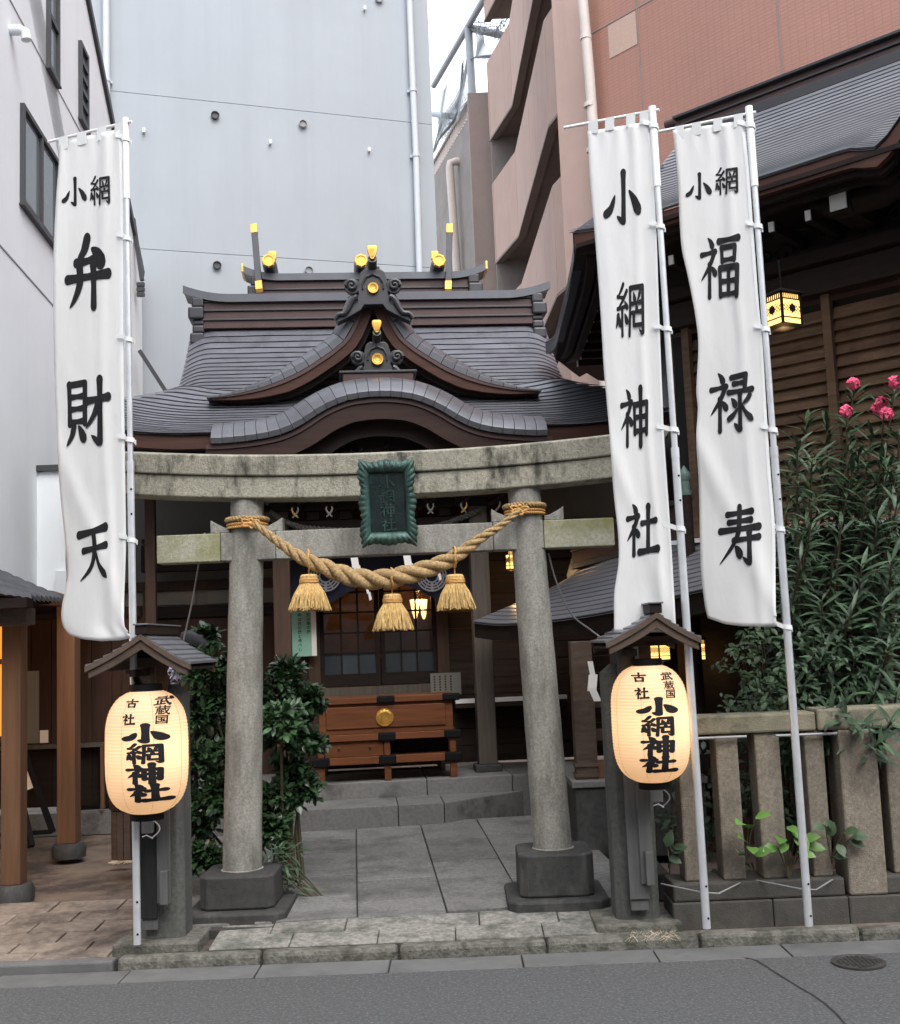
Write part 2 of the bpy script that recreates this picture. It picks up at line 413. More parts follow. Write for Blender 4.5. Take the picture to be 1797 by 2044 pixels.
class MB:
    def __init__(self):
        self.v, self.f, self.uv = [], [], None

    def add(self, vs, fs):
        k = len(self.v)
        self.v += [V(p) for p in vs]
        self.f += [tuple(i + k for i in f) for f in fs]
        return self

    def box(self, c, sx, sy, sz, ex=V((1, 0, 0)), ey=V((0, 1, 0)), ez=V((0, 0, 1))):
        """box centred on c"""
        c = V(c)
        a, b, d = ex * (sx / 2), ey * (sy / 2), ez * (sz / 2)
        vs = [c + a * i + b * j + d * k for k in (-1, 1) for j in (-1, 1) for i in (-1, 1)]
        return self.add(vs, [(0, 2, 3, 1), (4, 5, 7, 6), (0, 1, 5, 4), (2, 6, 7, 3), (0, 4, 6, 2), (1, 3, 7, 5)])

    def lbox(self, x0, x1, d0, d1, z0, z1):
        """box in shrine coordinates"""
        return self.box(L2W((x0 + x1) / 2, (d0 + d1) / 2, (z0 + z1) / 2), abs(x1 - x0), abs(d1 - d0), abs(z1 - z0), EX, EY, EZ)

    def wbox(self, x0, x1, y0, y1, z0, z1):
        return self.box(((x0 + x1) / 2, (y0 + y1) / 2, (z0 + z1) / 2), abs(x1 - x0), abs(y1 - y0), abs(z1 - z0))

    def prism(self, poly, vec):
        n = len(poly)
        vec = V(vec)
        a = [V(p) for p in poly]
        b = [p + vec for p in a]
        fs = [tuple(range(n)), tuple(range(2 * n - 1, n - 1, -1))]
        fs += [(i, i + n, (i + 1) % n + n, (i + 1) % n) for i in range(n)]
        return self.add(a + b, fs)

    def beam(self, p, q, w, h, up=V((0, 0, 1))):
        p, q = V(p), V(q)
        d = (q - p).normalized()
        s = d.cross(up).normalized()
        t = s.cross(d).normalized()
        return self.box((p + q) / 2, (q - p).length, w, h, d, s, t)

    def tube(self, pts, r, n=8, cap=True):
        pts = [V(p) for p in pts]
        N = len(pts)
        rs = r if isinstance(r, (list, tuple)) else [r] * N
        vs, fs = [], []
        t0 = (pts[1] - pts[0]).normalized()
        ref = V((0, 0, 1)) if abs(t0.z) < 0.9 else V((1, 0, 0))
        s = t0.cross(ref).normalized()
        for i, p in enumerate(pts):
            t = (pts[min(i + 1, N - 1)] - pts[max(i - 1, 0)])
            t = t.normalized() if t.length > 1e-9 else t0
            s = (s - t * s.dot(t)).normalized()
            b = t.cross(s)
            for k in range(n):
                a = 2 * pi * k / n
                vs.append(p + (s * cos(a) + b * sin(a)) * rs[i])
        for i in range(N - 1):
            for k in range(n):
                k2 = (k + 1) % n
                fs.append((i * n + k, i * n + k2, (i + 1) * n + k2, (i + 1) * n + k))
        if cap:
            fs.append(tuple(range(n - 1, -1, -1)))
            fs.append(tuple((N - 1) * n + k for k in range(n)))
        return self.add(vs, fs)

    def lathe(self, prof, c, n=24, ax=V((0, 0, 1)), e1=V((1, 0, 0)), closed=True):
        c = V(c)
        e2 = ax.cross(e1)
        vs, fs = [], []
        for r, h in prof:
            for k in range(n):
                a = 2 * pi * k / n
                vs.append(c + ax * h + (e1 * cos(a) + e2 * sin(a)) * max(r, 1e-4))
        for i in range(len(prof) - 1):
            for k in range(n):
                k2 = (k + 1) % n
                fs.append((i * n + k, i * n + k2, (i + 1) * n + k2, (i + 1) * n + k))
        if closed:
            fs.append(tuple(range(n - 1, -1, -1)))
            fs.append(tuple((len(prof) - 1) * n + k for k in range(n)))
        return self.add(vs, fs)

    def grid(self, fn, nu, nv):
        vs = [fn(i / nu, j / nv) for j in range(nv + 1) for i in range(nu + 1)]
        fs = [(j * (nu + 1) + i, j * (nu + 1) + i + 1, (j + 1) * (nu + 1) + i + 1, (j + 1) * (nu + 1) + i)
              for j in range(nv) for i in range(nu)]
        return self.add(vs, fs)

    def sheet(self, fn, nu, nv, off):
        """a surface with thickness: fn(u,v) and the same shifted by vector off"""
        off = V(off)
        k = len(self.v)
        self.grid(fn, nu, nv)
        m = len(self.v) - k
        top = self.v[k:]
        self.add([p + off for p in top], [tuple(reversed([i - k for i in f])) for f in self.f[-nu * nv:]])
        W = nu + 1
        ring = [i for i in range(nu)] + [j * W + nu for j in range(nv)] + [nv * W + i for i in range(nu, 0, -1)] + [j * W for j in range(nv, 0, -1)]
        for a, b in zip(ring, ring[1:] + ring[:1]):
            self.f.append((k + a, k + a + m, k + b + m, k + b))
        return self

    def build(self, name, m, parent=None, smooth=False, bevel=0.0, loc=None, label=None, cat=None, group=None, kind=None, fix=True):
        me = bpy.data.meshes.new(name)
        if parent is not None:
            base = V(loc) if loc is not None else wloc(parent)
        elif loc is not None:
            base = V(loc)
        else:
            n = len(self.v)
            base = V((sum(p.x for p in self.v) / n, sum(p.y for p in self.v) / n, min(p.z for p in self.v)))
        me.from_pydata([tuple(p - base) for p in self.v], [], self.f)
        if fix:
            bm = bmesh.new()
            bm.from_mesh(me)
            bmesh.ops.recalc_face_normals(bm, faces=bm.faces)
            bm.to_mesh(me)
            bm.free()
        if self.uv:
            lay = me.uv_layers.new(name='UVMap')
            for lp in me.loops:
                lay.data[lp.index].uv = self.uv(me.vertices[lp.vertex_index].co + base)
        me.materials.append(MATS[m] if isinstance(m, str) else m)
        if smooth:
            for p in me.polygons:
                p.use_smooth = True
            if smooth != 'all':
                try:
                    me.set_sharp_from_angle(angle=radians(40))
                except Exception:
                    pass
        o = bpy.data.objects.new(name, me)
        COL.objects.link(o)
        if parent is not None:
            o.parent = parent
            o.location = base - wloc(parent)
        else:
            o.location = base
        WL[o.name] = base
        if bevel:
            b = o.modifiers.new('bevel', 'BEVEL')
            b.width = bevel
            b.segments = 2
            b.limit_method = 'ANGLE'
        return tag(o, label, cat, group, kind)


def place(mesh_obj_or_mesh, name, parent, M, m=None):
    """an object sharing a mesh, placed by matrix M (world) under parent"""
    me = mesh_obj_or_mesh
    o = bpy.data.objects.new(name, me)
    COL.objects.link(o)
    o.parent = parent
    o.matrix_local = Matrix.Translation(-wloc(parent)) @ M
    WL[o.name] = M.translation.copy()
    return o


def basis(p, x, y, z, s=1.0):
    return Matrix(((x.x * s, y.x * s, z.x * s, p.x), (x.y * s, y.y * s, z.y * s, p.y), (x.z * s, y.z * s, z.z * s, p.z), (0, 0, 0, 1)))


def dup(o, loc, label=None):
    """copy of a thing with copies of its parts and their sub-parts"""
    c = o.copy()
    COL.objects.link(c)
    c.location = loc
    WL[c.name] = V(loc)
    if label: c['label'] = label
    for ch in list(o.children):
        d = ch.copy()
        COL.objects.link(d)
        d.parent = c
        for g in ch.children:
            e = g.copy()
            COL.objects.link(e)
            e.parent = d
    return c


def interp(pts, t):
    """piecewise linear y(x)"""
    if t <= pts[0][0]: return pts[0][1]
    for (a, ya), (b, yb) in zip(pts, pts[1:]):
        if t <= b:
            return ya + (yb - ya) * (t - a) / (b - a)
    return pts[-1][1]


def spl(pts, t):
    """smooth y(x) through points (Catmull-Rom / finite-difference Hermite)"""
    n = len(pts)
    if t <= pts[0][0]: return pts[0][1]
    if t >= pts[-1][0]: return pts[-1][1]
    for i in range(n - 1):
        if t <= pts[i + 1][0]:
            break
    x0, y0 = pts[i]
    x1, y1 = pts[i + 1]
    h = x1 - x0
    m0 = (pts[i + 1][1] - pts[i - 1][1]) / (pts[i + 1][0] - pts[i - 1][0]) if i > 0 else (y1 - y0) / h
    m1 = (pts[i + 2][1] - pts[i][1]) / (pts[i + 2][0] - pts[i][0]) if i + 2 < n else (y1 - y0) / h
    s = (t - x0) / h
    return (2 * s**3 - 3 * s**2 + 1) * y0 + (s**3 - 2 * s**2 + s) * h * m0 + (-2 * s**3 + 3 * s**2) * y1 + (s**3 - s**2) * h * m1


def cat_rom(pts, n=6):
    out = []
    N = len(pts)
    for i in range(N - 1):
        p0, p1, p2, p3 = pts[max(i - 1, 0)], pts[i], pts[i + 1], pts[min(i + 2, N - 1)]
        for k in range(n):
            t = k / n
            out.append(tuple(0.5 * (2 * b + (c - a) * t + (2 * a - 5 * b + 4 * c - d) * t * t + (3 * b - a - 3 * c + d) * t**3)
                             for a, b, c, d in zip(p0, p1, p2, p3)))
    out.append(tuple(pts[-1]))
    return out

# ------------------------------------------------------------------ brush lettering (strokes in a 100 x 100 box, y down)
# kinds: h level, v upright, s sweep that tapers, n right fall, d dot, L straight-cornered line; an optional width factor follows
SHI = [('d', [(20, 0), (27, 7), (31, 15)]), ('h', [(4, 27), (38, 23)]), ('s', [(37, 23), (24, 46), (3, 70)]),
       ('v', [(24, 44), (24, 98)]), ('d', [(27, 48), (33, 53), (39, 61)])]
CH = {
    '小': (12, [('v', [(52, 0), (53, 50), (53, 98)]), ('s', [(53, 97), (46, 95), (34, 86)]), ('s', [(2, 80), (16, 70), (28, 44)], 1.25), ('d', [(70, 38), (84, 56), (97, 80)], 1.25)]),
    '網': (7, [('s', [(26, 0), (18, 13), (8, 23)]), ('h', [(8, 23), (26, 26)]), ('s', [(38, 13), (24, 32), (8, 46)]), ('h', [(8, 46), (36, 42)]), ('d', [(31, 33), (36, 39), (40, 46)]),
              ('v', [(23, 45), (24, 97)]), ('s', [(10, 58), (8, 70), (3, 82)], 1.2), ('d', [(13, 60), (15, 68), (17, 78)]), ('d', [(32, 57), (36, 64), (40, 73)], 1.2),
              ('v', [(50, 10), (50, 50), (48, 98)]), ('L', [(50, 9), (92, 7), (94, 94)], 1.15), ('s', [(94, 95), (89, 95), (80, 87)]), ('d', [(61, 18), (64, 25), (66, 33)]),
              ('s', [(83, 17), (80, 26), (74, 35)]), ('h', [(56, 39), (88, 36)]), ('d', [(70, 41), (72, 46), (73, 53)]), ('h', [(57, 56), (88, 54)]), ('L', [(63, 57), (63, 80), (88, 79)])]),
    '弁': (12, [('s', [(48, 0), (40, 18), (23, 34)], 1.2), ('h', [(22, 35), (50, 33), (74, 28)]), ('d', [(60, 16), (72, 24), (82, 38)], 1.4), ('h', [(1, 58), (50, 56), (99, 54)]),
               ('s', [(30, 40), (31, 62), (22, 82), (7, 99)], 1.1), ('v', [(63, 40), (64, 70), (64, 100)])]),
    '財': (9, [('v', [(7, 4), (9, 66)]), ('L', [(7, 5), (44, 3), (44, 66)]), ('h', [(10, 24), (42, 23)]), ('h', [(10, 43), (42, 42)]), ('h', [(10, 63), (43, 62)]),
              ('s', [(19, 70), (14, 84), (2, 99)], 1.1), ('d', [(30, 70), (36, 79), (42, 91)], 1.2), ('h', [(50, 32), (75, 30), (99, 28)], 1.2), ('v', [(79, 0), (80, 50), (80, 97)], 1.25),
              ('s', [(80, 97), (74, 96), (60, 86)], 1.2), ('s', [(76, 34), (66, 54), (47, 74)], 1.1)]),
    '天': (11, [('h', [(2, 15), (50, 10), (94, 4)], 1.2), ('h', [(18, 45), (60, 41), (95, 37)]), ('s', [(52, 12), (56, 45), (44, 76), (8, 100)], 1.1), ('n', [(60, 48), (72, 74), (98, 97)], 0.9)]),
    '神': (9, SHI + [('v', [(48, 28), (50, 78)]), ('L', [(48, 28), (91, 25), (90, 80)]), ('h', [(50, 50), (90, 49)]), ('h', [(50, 75), (90, 73)]), ('v', [(69, 0), (70, 50), (70, 100)], 1.25)]),
    '社': (10, SHI + [('h', [(50, 38), (94, 34)]), ('v', [(70, 6), (70, 92)], 1.15), ('h', [(42, 94), (70, 92), (101, 90)], 1.2)]),
    '福': (8, SHI + [('h', [(47, 7), (96, 3)], 1.2), ('v', [(54, 18), (56, 41)]), ('L', [(54, 18), (88, 16), (86, 39)]), ('h', [(56, 39), (86, 37)]), ('v', [(50, 52), (52, 98)]),
                    ('L', [(50, 52), (94, 50), (92, 99)], 1.15), ('h', [(52, 74), (92, 73)]), ('h', [(52, 96), (92, 95)]), ('v', [(72, 52), (72, 96)])]),
    '禄': (8.5, SHI + [('L', [(50, 9), (84, 5), (81, 31)]), ('h', [(56, 20), (82, 18)]), ('h', [(44, 34), (98, 31)]), ('v', [(70, 34), (71, 97)]), ('s', [(71, 97), (66, 96), (57, 87)], 1.2),
                      ('d', [(51, 45), (56, 50), (60, 57)]), ('s', [(45, 79), (56, 72), (66, 61)]), ('s', [(93, 41), (87, 48), (76, 55)]), ('n', [(74, 56), (84, 70), (101, 84)])]),
    '寿': (9.5, [('h', [(20, 12), (80, 9)]), ('h', [(24, 26), (78, 24)]), ('h', [(3, 40), (98, 37)], 1.1), ('s', [(50, 0), (48, 40), (34, 66), (2, 97)], 1.05), ('h', [(36, 58), (98, 55)]),
                ('v', [(74, 46), (75, 98)], 1.15), ('s', [(75, 98), (69, 97), (58, 88)]), ('d', [(40, 69), (46, 75), (52, 85)], 1.2)]),
    '古': (11, [('h', [(1, 30), (98, 27)]), ('v', [(50, 2), (50, 55)]), ('v', [(21, 55), (24, 96)]), ('L', [(21, 55), (80, 54), (78, 97)]), ('h', [(24, 92), (78, 91)])]),
    '武': (10, [('h', [(18, 14), (60, 12)]), ('h', [(3, 32), (97, 28)]), ('n', [(64, 2), (70, 46), (96, 95)], 0.9), ('s', [(97, 95), (99, 84), (98, 72)]), ('d', [(78, 4), (86, 10), (93, 19)]),
               ('v', [(42, 44), (42, 86)]), ('h', [(42, 60), (60, 58)]), ('v', [(22, 54), (22, 88)]), ('h', [(3, 93), (66, 83)])]),
    '蔵': (8, [('h', [(3, 14), (97, 12)]), ('v', [(32, 1), (32, 24)]), ('v', [(66, 1), (66, 24)]), ('h', [(16, 32), (95, 30)]), ('s', [(17, 32), (16, 66), (3, 99)]), ('n', [(70, 22), (76, 60), (96, 96)], 0.9),
              ('s', [(97, 96), (100, 88), (98, 78)]), ('s', [(91, 45), (80, 68), (60, 90)]), ('v', [(31, 44), (31, 88)]), ('h', [(31, 44), (62, 43)]), ('h', [(34, 65), (61, 64)]), ('h', [(31, 87), (63, 85)]), ('v', [(47, 44), (47, 86)])]),
    '国': (9, [('v', [(8, 6), (8, 99)]), ('L', [(8, 6), (92, 5), (92, 99)]), ('h', [(8, 94), (92, 93)]), ('h', [(24, 25), (76, 24)]), ('h', [(28, 47), (72, 46)]), ('h', [(21, 72), (79, 71)]),
              ('v', [(50, 24), (50, 72)]), ('d', [(61, 54), (66, 58), (72, 65)])]),
}
PROF = {'h': [(0, 1.05), (0.12, 0.95), (0.5, 0.72), (0.85, 1.0), (1, 1.15)], 'v': [(0, 1.15), (0.15, 0.95), (0.5, 0.85), (1, 1.0)],
        's': [(0, 1.0), (0.35, 1.0), (0.75, 0.65), (1, 0.14)], 'n': [(0, 0.5), (0.5, 0.85), (0.8, 1.25), (1, 0.25)],
        'd': [(0, 0.3), (0.5, 1.0), (0.85, 1.3), (1, 0.9)], 'L': [(0, 1.0), (1, 1.0)]}


def stroke_polys(ch, fat=1.0):
    """closed outlines (strips of left/right points) of one character in its 100 x 100 box"""
    w0, strokes = CH[ch]
    res = []
    for st in strokes:
        kind, pts = st[0], st[1]
        wf = (st[2] if len(st) > 2 else 1.0) * w0 * fat
        segs = [pts[i:i + 2] for i in range(len(pts) - 1)] if kind == 'L' else [pts]
        for sg in segs:
            c = cat_rom(sg, 8 if len(sg) > 2 else 14)
            N = len(c)
            left, right = [], []
            wd = [interp(PROF[kind], i / (N - 1)) * wf / 2 for i in range(N)]
            tan0 = (c[1][0] - c[0][0], c[1][1] - c[0][1])
            tan1 = (c[-1][0] - c[-2][0], c[-1][1] - c[-2][1])
            l0, l1 = sqrt(tan0[0]**2 + tan0[1]**2) + 1e-6, sqrt(tan1[0]**2 + tan1[1]**2) + 1e-6
            cc = [(c[0][0] - tan0[0] / l0 * wd[0] * 0.7, c[0][1] - tan0[1] / l0 * wd[0] * 0.7)] + list(c) + [(c[-1][0] + tan1[0] / l1 * wd[-1] * 0.7, c[-1][1] + tan1[1] / l1 * wd[-1] * 0.7)]
            ww = [wd[0] * 0.55] + wd + [wd[-1] * 0.5]
            for i, p in enumerate(cc):
                a, b = cc[max(i - 1, 0)], cc[min(i + 1, len(cc) - 1)]
                tx, ty = b[0] - a[0], b[1] - a[1]
                tl = sqrt(tx * tx + ty * ty) + 1e-6
                left.append((p[0] - ty / tl * ww[i], p[1] + tx / tl * ww[i]))
                right.append((p[0] + ty / tl * ww[i], p[1] - tx / tl * ww[i]))
            res.append((left, right))
    return res


def letter(ch, box, fn, parent, fat=1.0, name='character', m='ink', skew=0.0, lift=0.0003):
    """box = picture corners (x0, y0, x1, y1); fn maps (px, py, lift) to a point of the surface"""
    x0, y0, x1, y1 = box
    mb = MB()
    def fp(p, lf_):
        px = x0 + (x1 - x0) * p[0] / 100.0
        py = y0 + (y1 - y0) * p[1] / 100.0 + skew * (p[0] - 50) / 100.0 * (x1 - x0)
        return fn(px, py, lf_)
    for k, (lf, rt) in enumerate(stroke_polys(ch, fat)):
        n = len(lf)
        vs = []
        for p in lf + rt:
            px = x0 + (x1 - x0) * p[0] / 100.0
            py = y0 + (y1 - y0) * p[1] / 100.0 + skew * (p[0] - 50) / 100.0 * (x1 - x0)
            vs.append(fn(px, py, lift * k))
        mb.add(vs, [(i, i + 1, n + i + 1, n + i) for i in range(n - 1)])
        for i in range(1, n - 1, 2):                 # round dabs along the stroke keep the bends full
            c = ((lf[i][0] + rt[i][0]) / 2, (lf[i][1] + rt[i][1]) / 2)
            r = sqrt((lf[i][0] - rt[i][0]) ** 2 + (lf[i][1] - rt[i][1]) ** 2) / 2 * 0.98
            mb.add([fp((c[0] + r * cos(2 * pi * q / 12), c[1] + r * sin(2 * pi * q / 12)), lift * (k + 0.5)) for q in range(12)], [tuple(range(12))])
    return mb.build(name, m, parent, fix=False)


# ------------------------------------------------------------------ ground, road, kerb
MB().wbox(-250, 250, -200, 300, -0.4, -0.3).build('ground', 'earth', kind='structure')
MB().wbox(-60, 60, -40, 5.84, -0.25, 0.0).build('road', 'asphalt', kind='structure')
gut = MB().wbox(-60, 60, 5.83, 6.3, -0.25, -0.012).build('gutter', 'joint dirt', kind='structure')
x = -7.0
random.seed(3)
while x < 7.5:
    wd = 0.66 + random.uniform(-0.02, 0.02)
    MB().wbox(x + 0.004, x + wd - 0.004, 5.842, 6.066, -0.1, 0.004 + random.uniform(-0.002, 0.002)).build('gutter_slab', 'gutter concrete', gut, bevel=0.004)
    x += wd
ker = MB().wbox(-1.8, 9, 6.085, 6.2, -0.2, 0.02).build('kerb', 'joint dirt', kind='structure')
x = -1.80
while x < 8:
    wd = 0.74 + random.uniform(-0.12, 0.12)
    MB().wbox(x + 0.004, x + wd - 0.004, 6.07, 6.165, -0.1, 0.062 + random.uniform(-0.004, 0.004)).build('kerb_stone', 'kerb stone', ker, bevel=0.022)
    x += wd
lk = MB().wbox(-9, -1.81, 6.09, 6.2, -0.2, 0.0).build('dropped_kerb', 'joint dirt', kind='structure')
x = -1.812
while x > -8:
    wd = 0.62
    MB().wbox(x - wd + 0.004, x - 0.004, 6.07, 6.16, -0.1, 0.05).build('kerb_stone', 'gutter concrete', lk, bevel=0.01)
    x -= wd

# unseen building across the street, added and sized to keep the lane in shade
ob_ = thing('unseen_shade_building', V((0, -6, 0)), 'long unseen beige building across the street behind the viewer, added to shade the lane', 'building')
MB().wbox(-40, 40, -16, -5.5, 0, 9.5).build('wall', 'grey concrete', ob_)
for fl in range(2):
    for k in range(-8, 9):
        MB().wbox(k * 3.6 - 1.0, k * 3.6 + 1.0, -5.499, -5.42, 1.2 + fl * 3.5, 2.9 + fl * 3.5).build('window', 'window glass', ob_)

# site ground behind the kerb
MB().wbox(-12, 12, 6.17, 16, -0.25, 0.045).build('site_ground', 'earth', kind='structure')
# apron of two stone courses
apr = MB().wbox(-1.35, 0.95, 6.168, 6.62, 0.0, 0.058).build('apron', 'joint dirt', kind='structure')


def slab(poly, z0, zf, name, m, parent, inset=0.006, bevel=0.006):
    """paving stone from a ground outline (world xy); zf(x, y) gives its top"""
    c = V((sum(p[0] for p in poly) / len(poly), sum(p[1] for p in poly) / len(poly)))
    q = []
    for p in poly:
        d = V((p[0], p[1])) - c
        d.x -= inset * (1 if d.x > 0 else -1)
        d.y -= inset * (1 if d.y > 0 else -1)
        q.append(c + d)
    n = len(q)
    mb = MB()
    dz = random.uniform(-0.003, 0.003)
    mb.add([(p.x, p.y, z0) for p in q] + [(p.x, p.y, zf(p.x, p.y) + dz) for p in q],
           [tuple(range(n - 1, -1, -1)), tuple(range(n, 2 * n))] + [(i, (i + 1) % n, (i + 1) % n + n, i + n) for i in range(n)])
    return mb.build(name, m, parent, bevel=bevel)


zap = lambda x, y: 0.066 + (y - 6.17) * 0.09
r1 = [-1.35, -0.93, -0.47, -0.06, 0.40, 0.95]
r2 = [-1.35, -1.06, -0.66, 0.07, 0.50, 0.95]
for xs, ya, yb in ((r1, 6.172, 6.375), (r2, 6.38, 6.60)):
    for a, b in zip(xs, xs[1:]):
        slab([(a, ya), (b, ya), (b, yb), (a, yb)], 0.0, zap, 'apron_stone', 'apron granite', apr, inset=0.0025, bevel=0.005)

# path to the steps: slabs in four columns
zpath = lambda x, y: 0.11 + (y - 6.6) * 0.036
pth = MB()
pc = [L2W(-1.25, 6.55, 0), L2W(1.62, 6.55, 0), L2W(1.62, 9.3, 0), L2W(-1.25, 9.3, 0)]
pth.prism([V((p.x, p.y, 0.0)) for p in pc], (0, 0, 0.02))
pth.v[4].z = pth.v[5].z = 0.092
pth.v[6].z = pth.v[7].z = 0.188
pth = pth.build('path', 'joint dirt', kind='structure')
cols = [(-1.2, -0.60, [6.62, 7.3, 8.1, 9.25]), (-0.60, -0.03, [6.6, 7.1, 7.62, 8.3, 8.75, 9.25]), (-0.03, 0.47, [6.58, 6.92, 7.42, 7.97, 8.5, 9.25]),
        (0.47, 0.92, [6.6, 7.35, 7.82, 8.35, 8.8, 9.25]), (0.92, 1.62, [6.66, 7.25, 8.0, 8.6, 9.25])]
for a, b, ds in cols:
    for d0, d1 in zip(ds, ds[1:]):
        q = [L2W(a, d0, 0), L2W(b, d0, 0), L2W(b, d1, 0), L2W(a, d1, 0)]
        slab([(p.x, p.y) for p in q], 0.02, zpath, 'paving_slab', 'path granite', pth, inset=0.004, bevel=0.005)

# left forecourt paving: running bond near the kerb, bare earth behind
fc = MB().wbox(-6, -1.45, 6.166, 7.35, 0.0, 0.034).build('forecourt_bed', 'joint dirt', kind='structure')
yrow = [6.168, 6.30, 6.47, 6.66, 6.86, 7.08, 7.32]
zfc = lambda x, y: 0.046 + (y - 6.17) * 0.05
for r in range(len(yrow) - 1):
    x = -1.47 - (0.2 if r % 2 else 0.0)
    lo = -4.3
    if r >= 4: lo = -3.3
    xs = [-1.47]
    while x > lo:
        x -= 0.40 + random.uniform(-0.04, 0.04)
        xs.append(x)
    for b, a in zip(xs, xs[1:]):
        slab([(a, yrow[r]), (b, yrow[r]), (b, yrow[r + 1]), (a, yrow[r + 1])], 0.0, zfc, 'paving_stone', 'left paving', fc, inset=0.005, bevel=0.005)

# road crack and manhole
cp = [PZ(*q, 0.0) for q in ((1482, 1912), (1510, 1918), (1545, 1940), (1590, 1968), (1630, 1992), (1665, 2020), (1700, 2060))]
ck = MB()
lw_ = [0.006, 0.008, 0.006, 0.009, 0.007, 0.009, 0.008]
cpp = cat_rom([tuple(p) for p in cp], 8)
vs, fs = [], []
for i, p in enumerate(cpp):
    wv = 0.0035 + 0.0025 * random.random()
    vs += [(p[0] - wv, p[1] + random.uniform(-.004, .004), 0.003), (p[0] + wv, p[1] + random.uniform(-.004, .004), 0.003)]
fs = [(2 * i, 2 * i + 1, 2 * i + 3, 2 * i + 2) for i in range(len(cpp) - 1)]
ck.add(vs, fs).build('road_crack', 'crack', kind='structure')
mc = PZ(1714, 1923, 0)
mh = thing('manhole_cover', (mc.x, mc.y, 0.003), 'small round iron cover in the grey road near the right edge', 'manhole cover')
MB().lathe([(0.0, 0.0), (0.125, 0.0), (0.125, 0.007), (0.108, 0.007), (0.106, 0.004), (0.0, 0.004)], (mc.x, mc.y, 0.003), 40).build('frame_ring', 'iron cover', mh, smooth=True)
mb = MB()
for i in range(-4, 5):
    for j in range(-4, 5):
        if i * i + j * j < 18:
            mb.box((mc.x + i * 0.022, mc.y + j * 0.022, 0.009), 0.012, 0.012, 0.006)
mb.build('tread_studs', 'iron cover', mh)

# ------------------------------------------------------------------ stone steps to the hall
st = thing('stone_steps', L2W(0.27, 9.3, 0.15), kind='structure')
del st['kind']
tag(st, 'two grey granite steps rising to the shrine hall behind the torii', 'steps')
for a, b in ((-1.35, -0.62), (-0.62, 0.30), (0.30, 0.66)):
    MB().lbox(a + 0.003, b - 0.003, 9.12, 9.75, 0.05, 0.36).build('step_stone', 'step granite', st, bevel=0.006)
q = [L2W(0.663, 9.12, 0.05), L2W(1.38, 9.62, 0.05), L2W(1.38, 9.9, 0.05), L2W(0.663, 9.9, 0.05)]
MB().prism(q, (0, 0, 0.309)).build('step_stone', 'step granite', st, bevel=0.006)
for a, b in ((-1.6, -0.74), (-0.74, -0.36), (-0.36, 0.56), (0.56, 1.27), (1.27, 2.0)):
    MB().lbox(a + 0.003, b - 0.003, 9.6, 10.6, 0.05, 0.49).build('step_stone', 'step granite', st, bevel=0.006)

